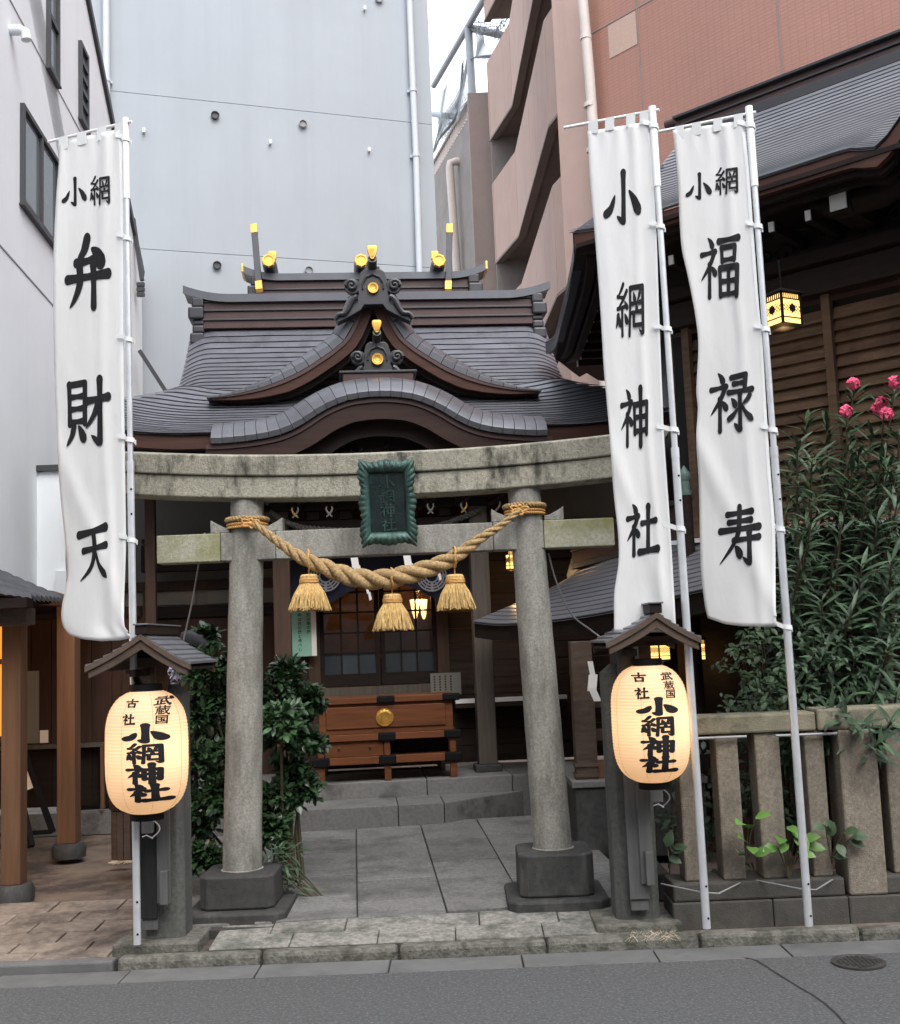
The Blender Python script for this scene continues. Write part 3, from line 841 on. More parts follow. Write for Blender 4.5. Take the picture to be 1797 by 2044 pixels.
# ------------------------------------------------------------------ banners
def flag(i, Y0, ang, left, right, top_l, top_r, chars, pole_top, pole_bot, pole_r, bar, ties, tabs, label, plabel, amp, seed, base_z):
    rnd = random.Random(seed)
    p0 = P(pole_top[0], pole_top[1], Y0)
    dr = V((-cos(radians(ang)), sin(radians(ang)), 0))
    nn = V((-sin(radians(ang)), -cos(radians(ang)), 0))       # towards the viewer
    y0, y1 = left[0][0], left[-1][0]

    def edge(tab, y):
        return spl(tab, y)

    def S(px, py, lift):
        xl, xr = edge(left, py), edge(right, py)
        u = (px - xl) / (xr - xl)
        q = hit(px, py, p0, nn)
        vv = (py - y0) / (y1 - y0)
        dsp = amp * (sin(2 * pi * (0.9 * vv + 0.25 * u) + seed) * 0.6 + 0.5 * sin(2 * pi * (u * 0.8 + 0.6 * vv) + 2.1 * seed)) * (0.25 + vv)
        dsp += 0.0028 * sin(2 * pi * (u * 2.6 + 0.25 * sin(5 * vv + seed))) * (0.35 + 0.65 * exp(-vv * 3))
        dsp += 0.008 * exp(-vv * 26) * sin(2 * pi * u * 4.4 + 0.8) 
        # a soft fold running down the cloth and one slanting crease
        dsp += 0.012 * exp(-((u - 0.74 + 0.06 * sin(4 * vv)) / 0.07) ** 2)
        dsp += 0.03 * exp(-(((vv - 0.74) - 0.35 * (u - 0.3)) / 0.05) ** 2) * amp / 0.03 * 0.6
        d = ray(px, py)
        q = q + nn * dsp
        # keep the outline where it is seen: slide along the view ray to the displaced plane
        q = hit(px, py, p0 + nn * dsp, nn)
        return q + nn * (0.0025 + lift)

    t = thing('banner', p0 + V((0, 0, -3.0)), label, 'banner', 'tall white banners')
    nu, nv = 22, 130
    mb = MB()

    def cl(u, v):
        py = y0 + (y1 - y0) * v
        xl, xr = edge(left, py), edge(right, py)
        # hem follows the slanted top and bottom
        px = xl + (xr - xl) * u
        py2 = py + (top_l + (top_r - top_l) * u) * max(0, 1 - v * 9) + interp(BOT[i], u) * max(0, 1 - (1 - v) * 7)
        return S(px, min(max(py2, y0 - 60), y1 + 30), -0.0025)
    mb.grid(cl, nu, nv)
    o = mb.build('cloth', 'banner cloth', t, smooth='all')
    sm = o.modifiers.new('thick', 'SOLIDIFY')
    sm.thickness = 0.0012
    sm.offset = 0
    for c, box in chars:
        letter(c, box, S, t, fat=1.22, skew=-0.10)
    # hem stitches: narrow band along the free edge
    mb = MB()
    def hem(u, v):
        py = y0 + 14 + (y1 - y0 - 20) * v
        xl, xr = edge(left, py), edge(right, py)
        return S(xr - (xr - xl) * 0.045 * (1 - u) + 0.3, py, 0.001)
    mb.grid(hem, 1, 90)
    mb.build('hem', 'cloth tab', t, fix=False)
    # cross bar and pole
    b0, b1 = hit(bar[0], bar[1], p0, nn), hit(bar[2], bar[3], p0, nn)
    fp = thing('flag_pole', V((p0.x, p0.y, base_z)), plabel, 'flag pole', 'white banner poles')
    pb = hit(pole_bot[0], pole_bot[1], p0, V((0, -1, 0)))
    pt = p0 + (p0 - pb).normalized() * 0.0
    ax = (pt - pb).normalized()
    Ln = (pt - pb).length
    MB().tube([pb, pb + ax * Ln * 0.56], pole_r, 14).build('lower_tube', 'aluminium', fp, smooth=True)
    MB().tube([pb + ax * Ln * 0.555, pb + ax * Ln * 0.90], pole_r * 0.8, 14).build('upper_tube', 'aluminium', fp, smooth=True)
    MB().tube([pb + ax * Ln * 0.895, pb + ax * Ln * 1.0], pole_r * 0.98, 14).build('top_sleeve', 'white plastic', fp, smooth=True)
    MB().tube([pb + ax * Ln * 0.553, pb + ax * Ln * 0.565], pole_r * 1.06, 14).build('collar', 'aluminium', fp, smooth=True)
    mb = MB()
    for h in (0.012, 0.048, 0.5, 0.53):
        c = pb + ax * Ln * h + V((0.35, -0.94, 0)) * (pole_r * 0.93)
        mb.lathe([(0.006, 0), (0.006, 0.003)], c, 8, V((0.35, -0.94, 0)), V((0, 0, 1)))
    mb.build('rivet', 'black iron', fp)
    MB().tube([b0, b1], 0.0085, 10).build('cross_bar', 'white plastic', fp, smooth=True)
    # loops over the bar
    for tx in tabs:
        by = bar[1] + (bar[3] - bar[1]) * (tx - bar[0]) / (bar[2] - bar[0])
        mb = MB()
        def tb(u, v):
            px = tx - 9 + 18 * u
            yb = bar[1] + (bar[3] - bar[1]) * (px - bar[0]) / (bar[2] - bar[0])
            q = hit(px, yb - 4 + 26 * v, p0 + nn * (0.011 * (1 - v) + 0.006), nn)
            return q
        mb.sheet(tb, 3, 5, nn * -0.003)
        mb.build('loop', 'cloth tab', t, fix=True)
    # ties round the pole
    for ty, tw in ties:
        xr = edge(right, ty)
        c = pb + ax * ((hit(xr, ty, p0, nn).z - pb.z) / ax.z)
        q0 = hit(xr - 14, ty - 3, p0 + nn * 0.012, nn)
        q1 = hit(xr + 1, ty, p0 + nn * 0.012, nn)
        path = [q0, q1]
        mb = MB()
        pc2 = V((c.x, c.y, 0))
        prev = None
        pts = [q0, q1]
        for k in range(13):
            a = radians(200) + radians(200) * k / 12
            pts.append(V((c.x + cos(a) * pole_r * 1.25, c.y + sin(a) * pole_r * 1.25, q1.z - 0.012 - 0.012 * k / 12)))
        pts.append(V((c.x + pole_r * 1.5, c.y + pole_r * 0.5, q1.z - 0.03)))
        hw = tw
        vs = []
        for p in pts:
            vs += [p + V((0, 0, hw)), p - V((0, 0, hw))]
        mb.add(vs, [(2 * k, 2 * k + 1, 2 * k + 3, 2 * k + 2) for k in range(len(pts) - 1)])
        oo = mb.build('tie', 'cloth tab', t, fix=False)
        s2 = oo.modifiers.new('thick', 'SOLIDIFY')
        s2.thickness = 0.002
    return t


BOT = {0: [(0, 0), (0.2, 8), (0.5, 12), (0.8, 10), (1, 4)], 1: [(0, 0), (1, 0)], 2: [(0, -2), (0.25, 10), (0.5, 14), (0.8, 15), (1, 14)]}
L1 = [(270, 119), (330, 117), (400, 112), (520, 107), (700, 108), (850, 113), (980, 120), (1090, 131), (1150, 135), (1185, 129), (1210, 124), (1235, 123), (1255, 129), (1268, 141)]
R1 = [(270, 244), (330, 245), (450, 247), (650, 247), (850, 249), (1000, 251), (1080, 252), (1150, 250), (1210, 248), (1255, 251), (1268, 266)]
flag(0, 6.08, 26, L1, R1, 14, -14,
     [('小', (127, 357, 172, 410)), ('網', (180, 352, 222, 409)), ('弁', (135, 476, 218, 613)), ('財', (133, 760, 218, 888)), ('天', (157, 1050, 215, 1158))],
     (251, 236), (274.5, 1885), 0.019, (97, 283, 263, 242), [(272, .013), (470, .012), (672, .012), (872, .013), (1072, .013)], [126, 163, 203, 238],
     'tall white banner on the left, lettered 小網 弁財天, its lower hem blown outward', 'thin pale pole at the left holding the banner lettered 弁財天', 0.022, 1.3, 0.05)
L2 = [(252, 1173), (300, 1175), (370, 1179), (450, 1186), (527, 1192), (625, 1199), (742, 1206), (855, 1216), (983, 1225), (1068, 1234), (1120, 1235), (1186, 1226), (1233, 1226), (1262, 1226)]
R2 = [(252, 1297), (300, 1301), (449, 1310), (625, 1316), (781, 1322), (875, 1326), (1051, 1338), (1203, 1347), (1262, 1350)]
flag(1, 5.97, 24, L2, R2, 10, -10,
     [('小', (1209, 345, 1277, 445)), ('網', (1229, 566, 1288, 672)), ('神', (1239, 777, 1297, 890)), ('社', (1251, 1006, 1313, 1108))],
     (1302, 213), (1411, 1853), 0.0205, (1126, 255, 1316, 219), [(246, .014), (447, .012), (652, .012), (853, .013), (1050, .013)], [1184, 1217, 1259, 1286],
     'white banner just left of the other right-hand one, lettered 小網神社 in large characters', 'pale pole beside the right lantern, holding the 小網神社 banner', 0.016, 2.4, 0.05)
L3 = [(250, 1343), (354, 1353), (489, 1360), (556, 1374), (624, 1387), (687, 1394), (781, 1390), (815, 1393), (875, 1390), (967, 1395), (1135, 1399), (1169, 1402), (1215, 1408), (1236, 1413)]
R3 = [(250, 1486), (337, 1495), (472, 1505), (607, 1515), (680, 1522), (848, 1532), (950, 1539), (1051, 1547), (1219, 1549), (1236, 1552)]
flag(2, 5.94, 24, L3, R3, 10, -10,
     [('小', (1372, 348, 1419, 397)), ('網', (1427, 335, 1475, 388)), ('福', (1398, 474, 1477, 594)), ('禄', (1417, 744, 1503, 861)), ('寿', (1436, 1012, 1517, 1126))],
     (1495, 213), (1615, 1848), 0.0205, (1315, 263, 1509, 224), [(246, .014), (447, .012), (652, .012), (853, .013), (1050, .013), (1246, .012)], [1356, 1390, 1433, 1474],
     'rightmost white banner, lettered 小網 福禄寿, in front of the oleander', 'rightmost pale pole, standing in front of the stone fence posts', 0.024, 0.6, 0.05)

# ------------------------------------------------------------------ lantern posts and lit paper lanterns
LP = [(0, 0.16), (0.03, 0.42), (0.05, 0.68), (0.1, 0.82), (0.17, 0.92), (0.27, 0.98), (0.4, 1.0), (0.6, 1.0), (0.73, 0.98), (0.83, 0.91), (0.9, 0.80), (0.95, 0.67), (0.98, 0.53), (1.0, 0.385)]
LP[0] = (0, 0.385)
LP[1] = (0.02, 0.53)


def lantern(cx, y_top, y_bot, width, Yc, texts, label, cords):
    ct, cb = P(cx[0], y_top, Yc), P(cx[1], y_bot, Yc)
    R = width / 2 / FPX * Yc * 1.01
    c = V(((ct.x + cb.x) / 2, Yc, cb.z))
    Hh = ct.z - cb.z
    t = thing('paper_lantern', V((c.x, c.y, cb.z - 0.03)), label, 'lantern', 'pair of lit paper lanterns')

    def rad(h):
        return R * spl(LP, h)
    prof = []
    N = 150
    ribs = 36
    for i in range(N + 1):
        h = i / N
        prof.append((rad(h) + 0.0022 * abs(sin(pi * ribs * h)) - 0.0012, h * Hh))
    MB().lathe(prof, c, 56, closed=False).build('paper', 'lantern paper', t, smooth='all')
    mb = MB()
    mb.lathe([(R * 0.39, Hh - 0.004), (R * 0.395, Hh + 0.035), (R * 0.37, Hh + 0.035), (R * 0.36, Hh - 0.004)], c, 36, closed=False)
    mb.lathe([(0.0, Hh + 0.028), (R * 0.37, Hh + 0.028)], c, 36, closed=False)
    mb.build('top_ring', 'black iron', t, smooth=True)
    MB().lathe([(0.0, 0.003), (R * 0.40, 0.003), (R * 0.40, -0.034), (0.0, -0.034)], c, 36, closed=False).build('bottom_ring', 'black iron', t, smooth=True)
    for k in range(8):                               # faint cords under the paper
        a = 2 * pi * k / 8 + 0.42
        pts = [c + V((cos(a), sin(a), 0)) * (rad(j / 30) + 0.0012) + V((0, 0, Hh * j / 30)) for j in range(31)]
        MB().tube(pts, 0.0009, 4).build('cord', 'cord', t)

    def S(px, py, lift):
        q = P(px, py, Yc - R * 0.96)
        h = min(max((q.z - c.z) / Hh, 0.02), 0.98)
        r = rad(h) + 0.0025 + lift
        sx = (q.x - c.x) / (R * 1.0)
        a = asin(min(max((q.x - c.x) / max(r, 0.05), -0.995), 0.995))
        return V((c.x + r * sin(a), c.y - r * cos(a), q.z))
    for ch, box, fat in texts:
        letter(ch, box, S, t, fat=fat, skew=-0.02)
    # the bulb inside
    ld = bpy.data.lights.new('bulb', 'POINT')
    ld.energy = 0.85
    ld.color = (1.0, 0.81, 0.54)
    ld.shadow_soft_size = 0.05
    lo = bpy.data.objects.new('bulb', ld)
    COL.objects.link(lo)
    lo.parent = t
    lo.location = V((0.035, 0, Hh * 0.52 + 0.03))
    return t, c, R, Hh


XL = [('古', (248, 1397, 271, 1413), 1.6), ('社', (244, 1426, 268, 1447), 1.6), ('武', (303, 1391, 330, 1409), 1.5), ('蔵', (306, 1410, 331, 1428), 1.5), ('国', (308, 1429, 330, 1445), 1.5),
      ('小', (252, 1448, 325, 1481), 2.1), ('網', (252, 1485, 325, 1524), 1.75), ('神', (254, 1526, 325, 1564), 1.95), ('社', (257, 1566, 330, 1601), 2.05)]
XR = [('古', (1266, 1344, 1291, 1361), 1.6), ('社', (1269, 1373, 1294, 1395), 1.6), ('武', (1322, 1342, 1346, 1358), 1.5), ('蔵', (1326, 1360, 1348, 1376), 1.5), ('国', (1330, 1377, 1350, 1393), 1.5),
      ('小', (1279, 1395, 1347, 1426), 2.1), ('網', (1279, 1430, 1347, 1469), 1.75), ('神', (1282, 1471, 1349, 1508), 1.95), ('社', (1282, 1509, 1349, 1542), 2.05)]
lantern((293, 294), 1379, 1622, 157, 6.02, XL, 'lit paper lantern lettered 小網神社 hanging on the left post', None)
lantern((1294, 1303), 1328, 1560, 149, 6.02, XR, 'lit paper lantern lettered 小網神社 hanging on the right post', None)


def lantern_post(side):
    lf = side < 0
    Yf = 6.27
    if lf:
        a, b = P(283, 1888, Yf), P(374, 1886, Yf)
        topz = P(345, 1386, Yf).z
        label = 'square grey stone post on the left with a wooden lantern roof above it'
        roof_apex, roof_l, roof_r = (283, 1266), (170, 1332), (382, 1326)
        board = (283, 313)
    else:
        a, b = P(1234, 1829, Yf), P(1325, 1826, Yf)
        topz = P(1215, 1345, Yf).z
        label = 'square grey stone post on the right with a wooden lantern roof above it'
        roof_apex, roof_l, roof_r = (1309, 1223), (1208, 1284), (1400, 1274)
        board = (1236, 1270)
    cx = (a.x + b.x) / 2
    wd = 0.235
    zb = min(a.z, b.z)
    cen = V((cx + (-0.012 if lf else -0.01), Yf + wd / 2, 0))
    t = thing('lantern_post', V((cen.x, cen.y, 0.05)), label, 'lantern post', 'pair of stone lantern posts')
    h = wd / 2
    ch = 0.035
    oc = [(-h + ch, -h), (h - ch, -h), (h, -h + ch), (h, h - ch), (h - ch, h), (-h + ch, h), (-h, h - ch), (-h, -h + ch)]
    MB().prism([V((cen.x + p[0], cen.y + p[1], 0.1)) for p in oc], (0, 0, topz - 0.1)).build('shaft', 'post granite', t, bevel=0.006)
    MB().prism([V((cen.x + p[0], cen.y + p[1], topz)) for p in oc], (0, 0, 0.001)).v
    pc = MB().prism([V((cen.x + p[0] * 1.0, cen.y + p[1], topz)) for p in oc], (0, 0, 0.05))
    for k in range(8, 16):
        pc.v[k] = V((cen.x + (pc.v[k].x - cen.x) * 0.55, cen.y + (pc.v[k].y - cen.y) * 0.55, pc.v[k].z))
    pc.build('cap', 'post granite', t, bevel=0.004)
    bx = 0.30
    MB().wbox(cen.x - 0.24, cen.x + 0.21, 6.175, cen.y + 0.2, 0.02, 0.105).build('base_stone', 'kerb stone', t, bevel=0.012)
    # wooden upright in front of the shaft, carrying the roof
    yb = 6.255
    f0 = P(board[0], 1400, yb)
    f1 = P(board[1], 1400, yb)
    bw = abs(f1.x - f0.x)
    bxm = (f0.x + f1.x) / 2 + 0.0
    apex = P(*roof_apex, 6.0)
    MB().wbox(bxm - bw / 2, bxm + bw / 2, yb - 0.03, yb, 0.16, apex.z - 0.06).build('upright', 'board wood' if lf else 'board wood', t, bevel=0.003)
    MB().wbox(bxm - bw / 2 - 0.005, bxm + bw / 2 + 0.005, yb - 0.043, yb - 0.03, 0.22, 0.92).build('front_plank', 'black board' if lf else 'board wood', t, bevel=0.003)
    # lower bracket plank with a step cut in its foot
    kx = P(327 if lf else 1290, 1700, yb - 0.05).x
    MB().wbox(kx - 0.035, kx + 0.035, yb - 0.06, yb - 0.0435, 0.30, 0.86).build('bracket_plank', 'board wood', t, bevel=0.003)
    MB().wbox(kx - 0.012, kx + 0.03, yb - 0.10, yb - 0.061, 0.30, 0.47).build('bracket_foot', 'board wood', t, bevel=0.003)
    # grey junction box with a loop of cable
    jx = P(295 if lf else 1312, 1652 if lf else 1590, yb - 0.08)
    MB().box((jx.x, yb - 0.075, jx.z + 0.01), 0.055, 0.05, 0.075).build('junction_box', 'grey box', t, bevel=0.004)
    cb = [V((jx.x + 0.02 + 0.045 * sin(k / 11 * pi), yb - 0.085, jx.z + 0.045 - 0.1 * k / 11)) for k in range(12)]
    MB().tube(cb, 0.004, 6).build('cable', 'white plastic' if lf else 'grey box', t, smooth=True)
    MB().tube([V((jx.x - 0.025, yb - 0.09, jx.z - 0.045)), V((jx.x, yb - 0.105, jx.z - 0.035)), V((jx.x + 0.03, yb - 0.09, jx.z - 0.055))], 0.0035, 6).build('tie_wire', 'white plastic', t)
    # hanging arm of the lantern
    MB().beam(V((bxm, yb, apex.z - 0.2)), V((bxm, 5.93, apex.z - 0.2)), 0.03, 0.035).build('hanging_arm', 'dark wood', t)
    MB().beam(V((bxm, yb - 0.03, apex.z - 0.38)), V((bxm, 5.99, apex.z - 0.21)), 0.025, 0.025).build('brace', 'dark wood', t)
    # little gable roof with curved slopes
    Yr0, Yr1 = 5.86, 6.52
    ap, el, er = P(*roof_apex, Yr0), P(*roof_l, Yr0), P(*roof_r, Yr0)
    sx0, sx1 = el.x, er.x
    ax_ = ap.x
    rf = thing('roof', V((ax_, (Yr0 + Yr1) / 2, el.z)))
    rf.parent = t
    rf.location = wloc(rf) - wloc(t)

    def zz(x):
        ff = (x - ax_) / ((er.x - ax_) if x > ax_ else (el.x - ax_))
        ez_ = er.z if x > ax_ else el.z
        return ap.z + (ez_ - ap.z) * (1.25 * ff - 0.25 * ff * ff) if ff <= 1 else ez_
    for sgn in (-1, 1):
        xe = er.x if sgn > 0 else el.x
        nsh = 6
        for k in range(nsh):
            u0, u1 = k / nsh, (k + 1) / nsh
            def tile(u, v, u0=u0, u1=u1, xe=xe):
                uu = u0 + (u1 - u0 + 0.015) * u
                x = ax_ + (xe - ax_) * min(uu, 1.0)
                return V((x, Yr0 + (Yr1 - Yr0) * v, zz(x) + 0.010 * u + 0.004))
            mb = MB()
            mb.sheet(tile, 3, 1, V((0, 0, -0.012)))
            mb.build('roof_board', 'slate roof', rf)
        # bargeboards front and back, curved underside
        for yy in (Yr0 - 0.012, Yr1 - 0.02):
            def bb(u, v, xe=xe, yy=yy):
                x = ax_ + (xe - ax_) * (0.0 + 0.93 * u)
                return V((x, yy, zz(x) - 0.012 - (0.065 - 0.012 * u) * v))
            mb = MB()
            mb.sheet(bb, 10, 1, V((0, 0.03, 0)))
            mb.build('bargeboard', 'roof wood', rf, bevel=0.002)
            def b2(u, v, xe=xe, yy=yy):
                x = ax_ + (xe - ax_) * (0.0 + 0.985 * u)
                return V((x, yy - 0.012, zz(x) + 0.001 - (0.028) * v))
            mb = MB()
            mb.sheet(b2, 10, 1, V((0, 0.04, 0)))
            mb.build('edge_board', 'roof wood', rf)
        mb = MB()                                     # ceiling boards under the slope
        def under(u, v, xe=xe):
            x = ax_ + (xe - ax_) * (0.02 + 0.93 * u)
            return V((x, Yr0 + 0.02 + (Yr1 - Yr0 - 0.04) * v, zz(x) - 0.022))
        mb.sheet(under, 8, 1, V((0, 0, -0.012)))
        mb.build('ceiling_board', 'dark wood', rf)
    MB().wbox(ax_ - 0.03, ax_ + 0.03, Yr0 - 0.02, Yr1 + 0.02, ap.z - 0.002, ap.z + 0.045).build('ridge_cap', 'dark wood', rf, bevel=0.004)
    MB().wbox(ax_ - 0.038, ax_ + 0.038, Yr0 - 0.03, Yr1 + 0.03, ap.z + 0.0455, ap.z + 0.054).build('ridge_plate', 'slate roof', rf, bevel=0.002)
    MB().wbox(ax_ - 0.12, ax_ + 0.12, 6.16, 6.2, ap.z - 0.17, ap.z - 0.12).build('cross_beam', 'roof wood', rf, bevel=0.003)
    mb = MB()
    mb.prism([V((ax_ - 0.13, 6.19, ap.z - 0.118)), V((ax_ + 0.13, 6.19, ap.z - 0.118)), V((ax_, 6.19, ap.z - 0.045))], (0, 0.02, 0))
    mb.build('gable_panel', 'dark wood', rf)
    # dark side boards below the roof
    if True:
        MB().wbox(bxm + bw / 2 + 0.02, bxm + bw / 2 + 0.075, 6.17, 6.2, topz + 0.02, ap.z - 0.171).build('side_post', 'roof wood', t, bevel=0.003)
    return t


lantern_post(-1)
lantern_post(1)

# ------------------------------------------------------------------ torii
YT = 6.82
tl0, tl1 = P(484, 1735, YT), P(494, 985, YT)
tr0, tr1 = P(1104, 1692, YT), P(1045, 965, YT)
to = thing('torii', V(((tl0.x + tr0.x) / 2, YT, 0.1)), 'weathered grey stone torii gate spanning the path to the hall', 'torii gate')
for b, t_, mm in ((tl0, tl1, 1), (tr0, tr1, -1)):
    zb, zt = b.z - 0.02, t_.z + 0.05
    pts = [b + (t_ - b) * (k / 24) for k in range(25)]
    pts[0].z -= 0.02
    rr = [0.1125 - 0.016 * (k / 24) + 0.0012 * sin(k * 1.7) for k in range(25)]
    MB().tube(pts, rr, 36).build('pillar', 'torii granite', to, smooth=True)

    def chamf(h, c):
        return [(-h + c, -h), (h - c, -h), (h, -h + c), (h, h - c), (h - c, h), (-h + c, h), (-h, h - c), (-h, -h + c)]
    zt2 = b.z
    MB().prism([V((b.x + p[0], YT + p[1], 0.16)) for p in chamf(0.212, 0.045)], (0, 0, zt2 - 0.16)).build('base_block', 'base granite', to, bevel=0.012)
    MB().prism([V((b.x + p[0], YT + p[1], 0.04)) for p in chamf(0.285, 0.05)], (0, 0, 0.118)).build('plinth', 'base granite', to, bevel=0.015)
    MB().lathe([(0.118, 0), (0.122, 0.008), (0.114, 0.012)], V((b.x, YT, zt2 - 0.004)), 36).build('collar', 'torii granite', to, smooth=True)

Yk = 6.70
zbc, zbl, zbr = P(775, 988, Yk).z, P(275, 973, Yk).z, P(1222, 957, Yk).z
ztc, ztl, ztr = P(775, 905, Yk).z, P(275, 896, Yk).z, P(1222, 869, Yk).z
xc_t = (tl1.x + tr1.x) / 2
HL = 1.58


def kz(x, zc, rise):
    a = abs(x - xc_t) / 1.45
    return zc + rise * a ** 2.2


riseb = ((zbl + zbr) / 2 - zbc) * 0.85
riset = ((ztl + ztr) / 2 - ztc) * 0.85


def beam_sweep(x0, x1, zlo, zhi, hw_lo, hw_hi, slant, name, m, peak=0.0):
    mb = MB()
    N = 48
    vs = []
    for i in range(N + 1):
        s = i / N
        x = x0 + (x1 - x0) * s
        lo, hi = zlo(x), zhi(x)
        e = (2 * s - 1)
        xo = slant * (abs(e) ** 14) * (1 if e > 0 else -1)
        vs += [V((x, YT - hw_lo, lo)), V((x + xo, YT - hw_hi, hi)), V((x + xo, YT, hi + peak)), V((x + xo, YT + hw_hi, hi)), V((x, YT + hw_lo, lo))]
    fs = []
    for i in range(N):
        for k in range(5):
            k2 = (k + 1) % 5
            fs.append((i * 5 + k, i * 5 + k2, (i + 1) * 5 + k2, (i + 1) * 5 + k))
    fs += [(4, 3, 2, 1, 0), tuple(N * 5 + k for k in range(5))]
    return mb.add(vs, fs).build(name, m, to, bevel=0.008)


Hc = ztc - zbc
midz = lambda x: kz(x, zbc + Hc * 0.52, riseb + (riset - riseb) * 0.5)
beam_sweep(xc_t - HL, xc_t + HL, lambda x: kz(x, zbc, riseb), midz, 0.115, 0.118, 0.05, 'lower_lintel', 'torii beam granite')
beam_sweep(xc_t - HL - 0.05, xc_t + HL + 0.05, lambda x: midz(x) + 0.002, lambda x: kz(x, ztc, riset), 0.135, 0.15, 0.08, 'top_lintel', 'torii beam granite', 0.03)
n0, n1 = P(313, 1125, YT - 0.07), P(1228, 1089, YT - 0.07)
n2 = P(313, 1069, YT - 0.07)
nz0, nz1 = (n0.z + n1.z) / 2, (n0.z + n1.z) / 2 + (n2.z - n0.z)
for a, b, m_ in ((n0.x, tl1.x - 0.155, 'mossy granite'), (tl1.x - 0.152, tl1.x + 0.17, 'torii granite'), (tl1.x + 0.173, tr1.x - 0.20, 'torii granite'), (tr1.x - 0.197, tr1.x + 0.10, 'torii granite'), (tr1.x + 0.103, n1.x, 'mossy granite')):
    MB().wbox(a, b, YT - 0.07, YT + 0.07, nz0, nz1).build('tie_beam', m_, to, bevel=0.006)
for c in (tl1.x + 0.0, tr1.x + 0.012):
    for s in (-1, 1):
        xa, xb = c + s * 0.10, c + s * 0.215
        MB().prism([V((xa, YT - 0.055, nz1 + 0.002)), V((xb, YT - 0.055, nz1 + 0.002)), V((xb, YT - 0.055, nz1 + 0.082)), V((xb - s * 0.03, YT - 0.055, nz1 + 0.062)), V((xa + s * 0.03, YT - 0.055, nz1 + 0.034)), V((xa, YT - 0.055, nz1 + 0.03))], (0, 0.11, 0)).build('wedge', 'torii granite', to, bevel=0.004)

# plaque on the beams
pcn = P(774, 1003, 6.56)
pq = thing('shrine_plaque', pcn + V((0, 0, -0.25)), 'green patinated bronze plaque with dark characters hung on the torii beams', 'plaque')
tlt = radians(9)
px_, pz_ = V((1, 0, -0.0)), V((0, -sin(tlt), cos(tlt)))
pn = V((0, -cos(tlt), -sin(tlt)))                   # facing the viewer and slightly down
PWd, PHt = 0.162, 0.243


def pp(a, b, c):
    return pcn + px_ * a + pz_ * b + pn * c


MB().box(pp(0, 0, -0.012), 0.24, 0.40, 0.02, px_, pz_, pn).build('panel', 'bronze dark', pq)
for side in range(4):
    mb = MB()
    horiz = side < 2
    sg = 1 if side % 2 else -1

    def fr(u, v, horiz=horiz, sg=sg):
        e = 2 * u - 1
        if horiz:
            la = PWd
            wav = 0.006 * abs(sin(u * pi * 9)) + 0.010 * cos(e * pi * 2.0) * (0.6) + 0.012 * abs(e) ** 6
            b = sg * (PHt - 0.072 * v + (wav - 0.004) * (1 - v))
            a = e * (la - 0.055 * v)
        else:
            la = PHt
            wav = 0.0065 * abs(sin(u * pi * 13)) + 0.007 * cos(e * pi * 3.0) + 0.01 * abs(e) ** 8
            a = sg * (PWd - 0.062 * v + (wav - 0.006) * (1 - v))
            b = e * (la - 0.072 * v)
        c = 0.035 * sin(pi * min(1, v * 0.75 + 0.12)) - 0.01 + 0.006 * abs(sin(u * pi * (9 if horiz else 13))) * (1 - v)
        return pp(a, b, c)
    mb.grid(fr, 110, 8)
    o = mb.build('frame_side', 'bronze patina', pq, smooth='all')
    sm = o.modifiers.new('thick', 'SOLIDIFY')
    sm.thickness = 0.012
    sm.offset = -1
for k, ch in enumerate('小網神社'):
    b0 = 0.155 - 0.082 * k

    def SP(x, y, lift, b0=b0):
        return pp((x - 50) / 100 * 0.085, b0 - y / 100 * 0.072, 0.004 + lift * 0.4)
    letter(ch, (0, 0, 100, 100), SP, pq, fat=1.0, name='raised_character', m='bronze patina')

# straw rope with three tassels
rp = [(507, 1045, .019), (530, 1062, .022), (559, 1084, .028), (600, 1112, .036), (646, 1131, .046), (697, 1150, .054), (747, 1157, .057), (797, 1151, .056), (848, 1137, .052), (898, 1117, .044), (932, 1095, .035), (965, 1071, .028), (999, 1050, .022), (1023, 1031, .019), (1036, 1020, .018)]
YR = 6.60
rc = []
for i, (a, b, r) in enumerate(rp):
    s = i / (len(rp) - 1)
    yy = YR + 0.08 * (2 * s - 1) ** 2 * 0.5 - r * 0.5
    q = P(a, b, yy)
    rc.append((q.x, q.y, q.z, r * 1.02))
rc = cat_rom(rc, 44)
rope = thing('straw_rope', P(747, 1180, YR), 'thick twisted straw rope with three tassels slung between the torii pillars', 'sacred rope')
ph = 0
phs = [0]
for a, b in zip(rc, rc[1:]):
    ds = sqrt(sum((a[k] - b[k]) ** 2 for k in range(3)))
    ph += ds / (0.95 * (a[3] + 0.010)) * 1.12
    phs.append(ph)
for s in range(3):
    pts, rr = [], []
    for k, (x, y, z, r) in enumerate(rc):
        a, b = rc[max(k - 1, 0)], rc[min(k + 1, len(rc) - 1)]
        t_ = V((b[0] - a[0], b[1] - a[1], b[2] - a[2])).normalized()
        fr_ = V((0, -1, 0))
        fr_ = (fr_ - t_ * fr_.dot(t_)).normalized()
        up_ = fr_.cross(t_)
        if up_.z < 0: up_ = -up_
        f_ = phs[k] + s * 2 * pi / 3
        pts.append(V((x, y, z)) + (up_ * cos(f_) + fr_ * sin(f_)) * r * 0.54)
        rr.append(r * 0.50 * (0.92 if k % 5 == 0 else 1.03 + 0.02 * sin(k * 0.9)))
    MB().tube(pts, rr, 12).build('strand', 'rope straw', rope, smooth='all')


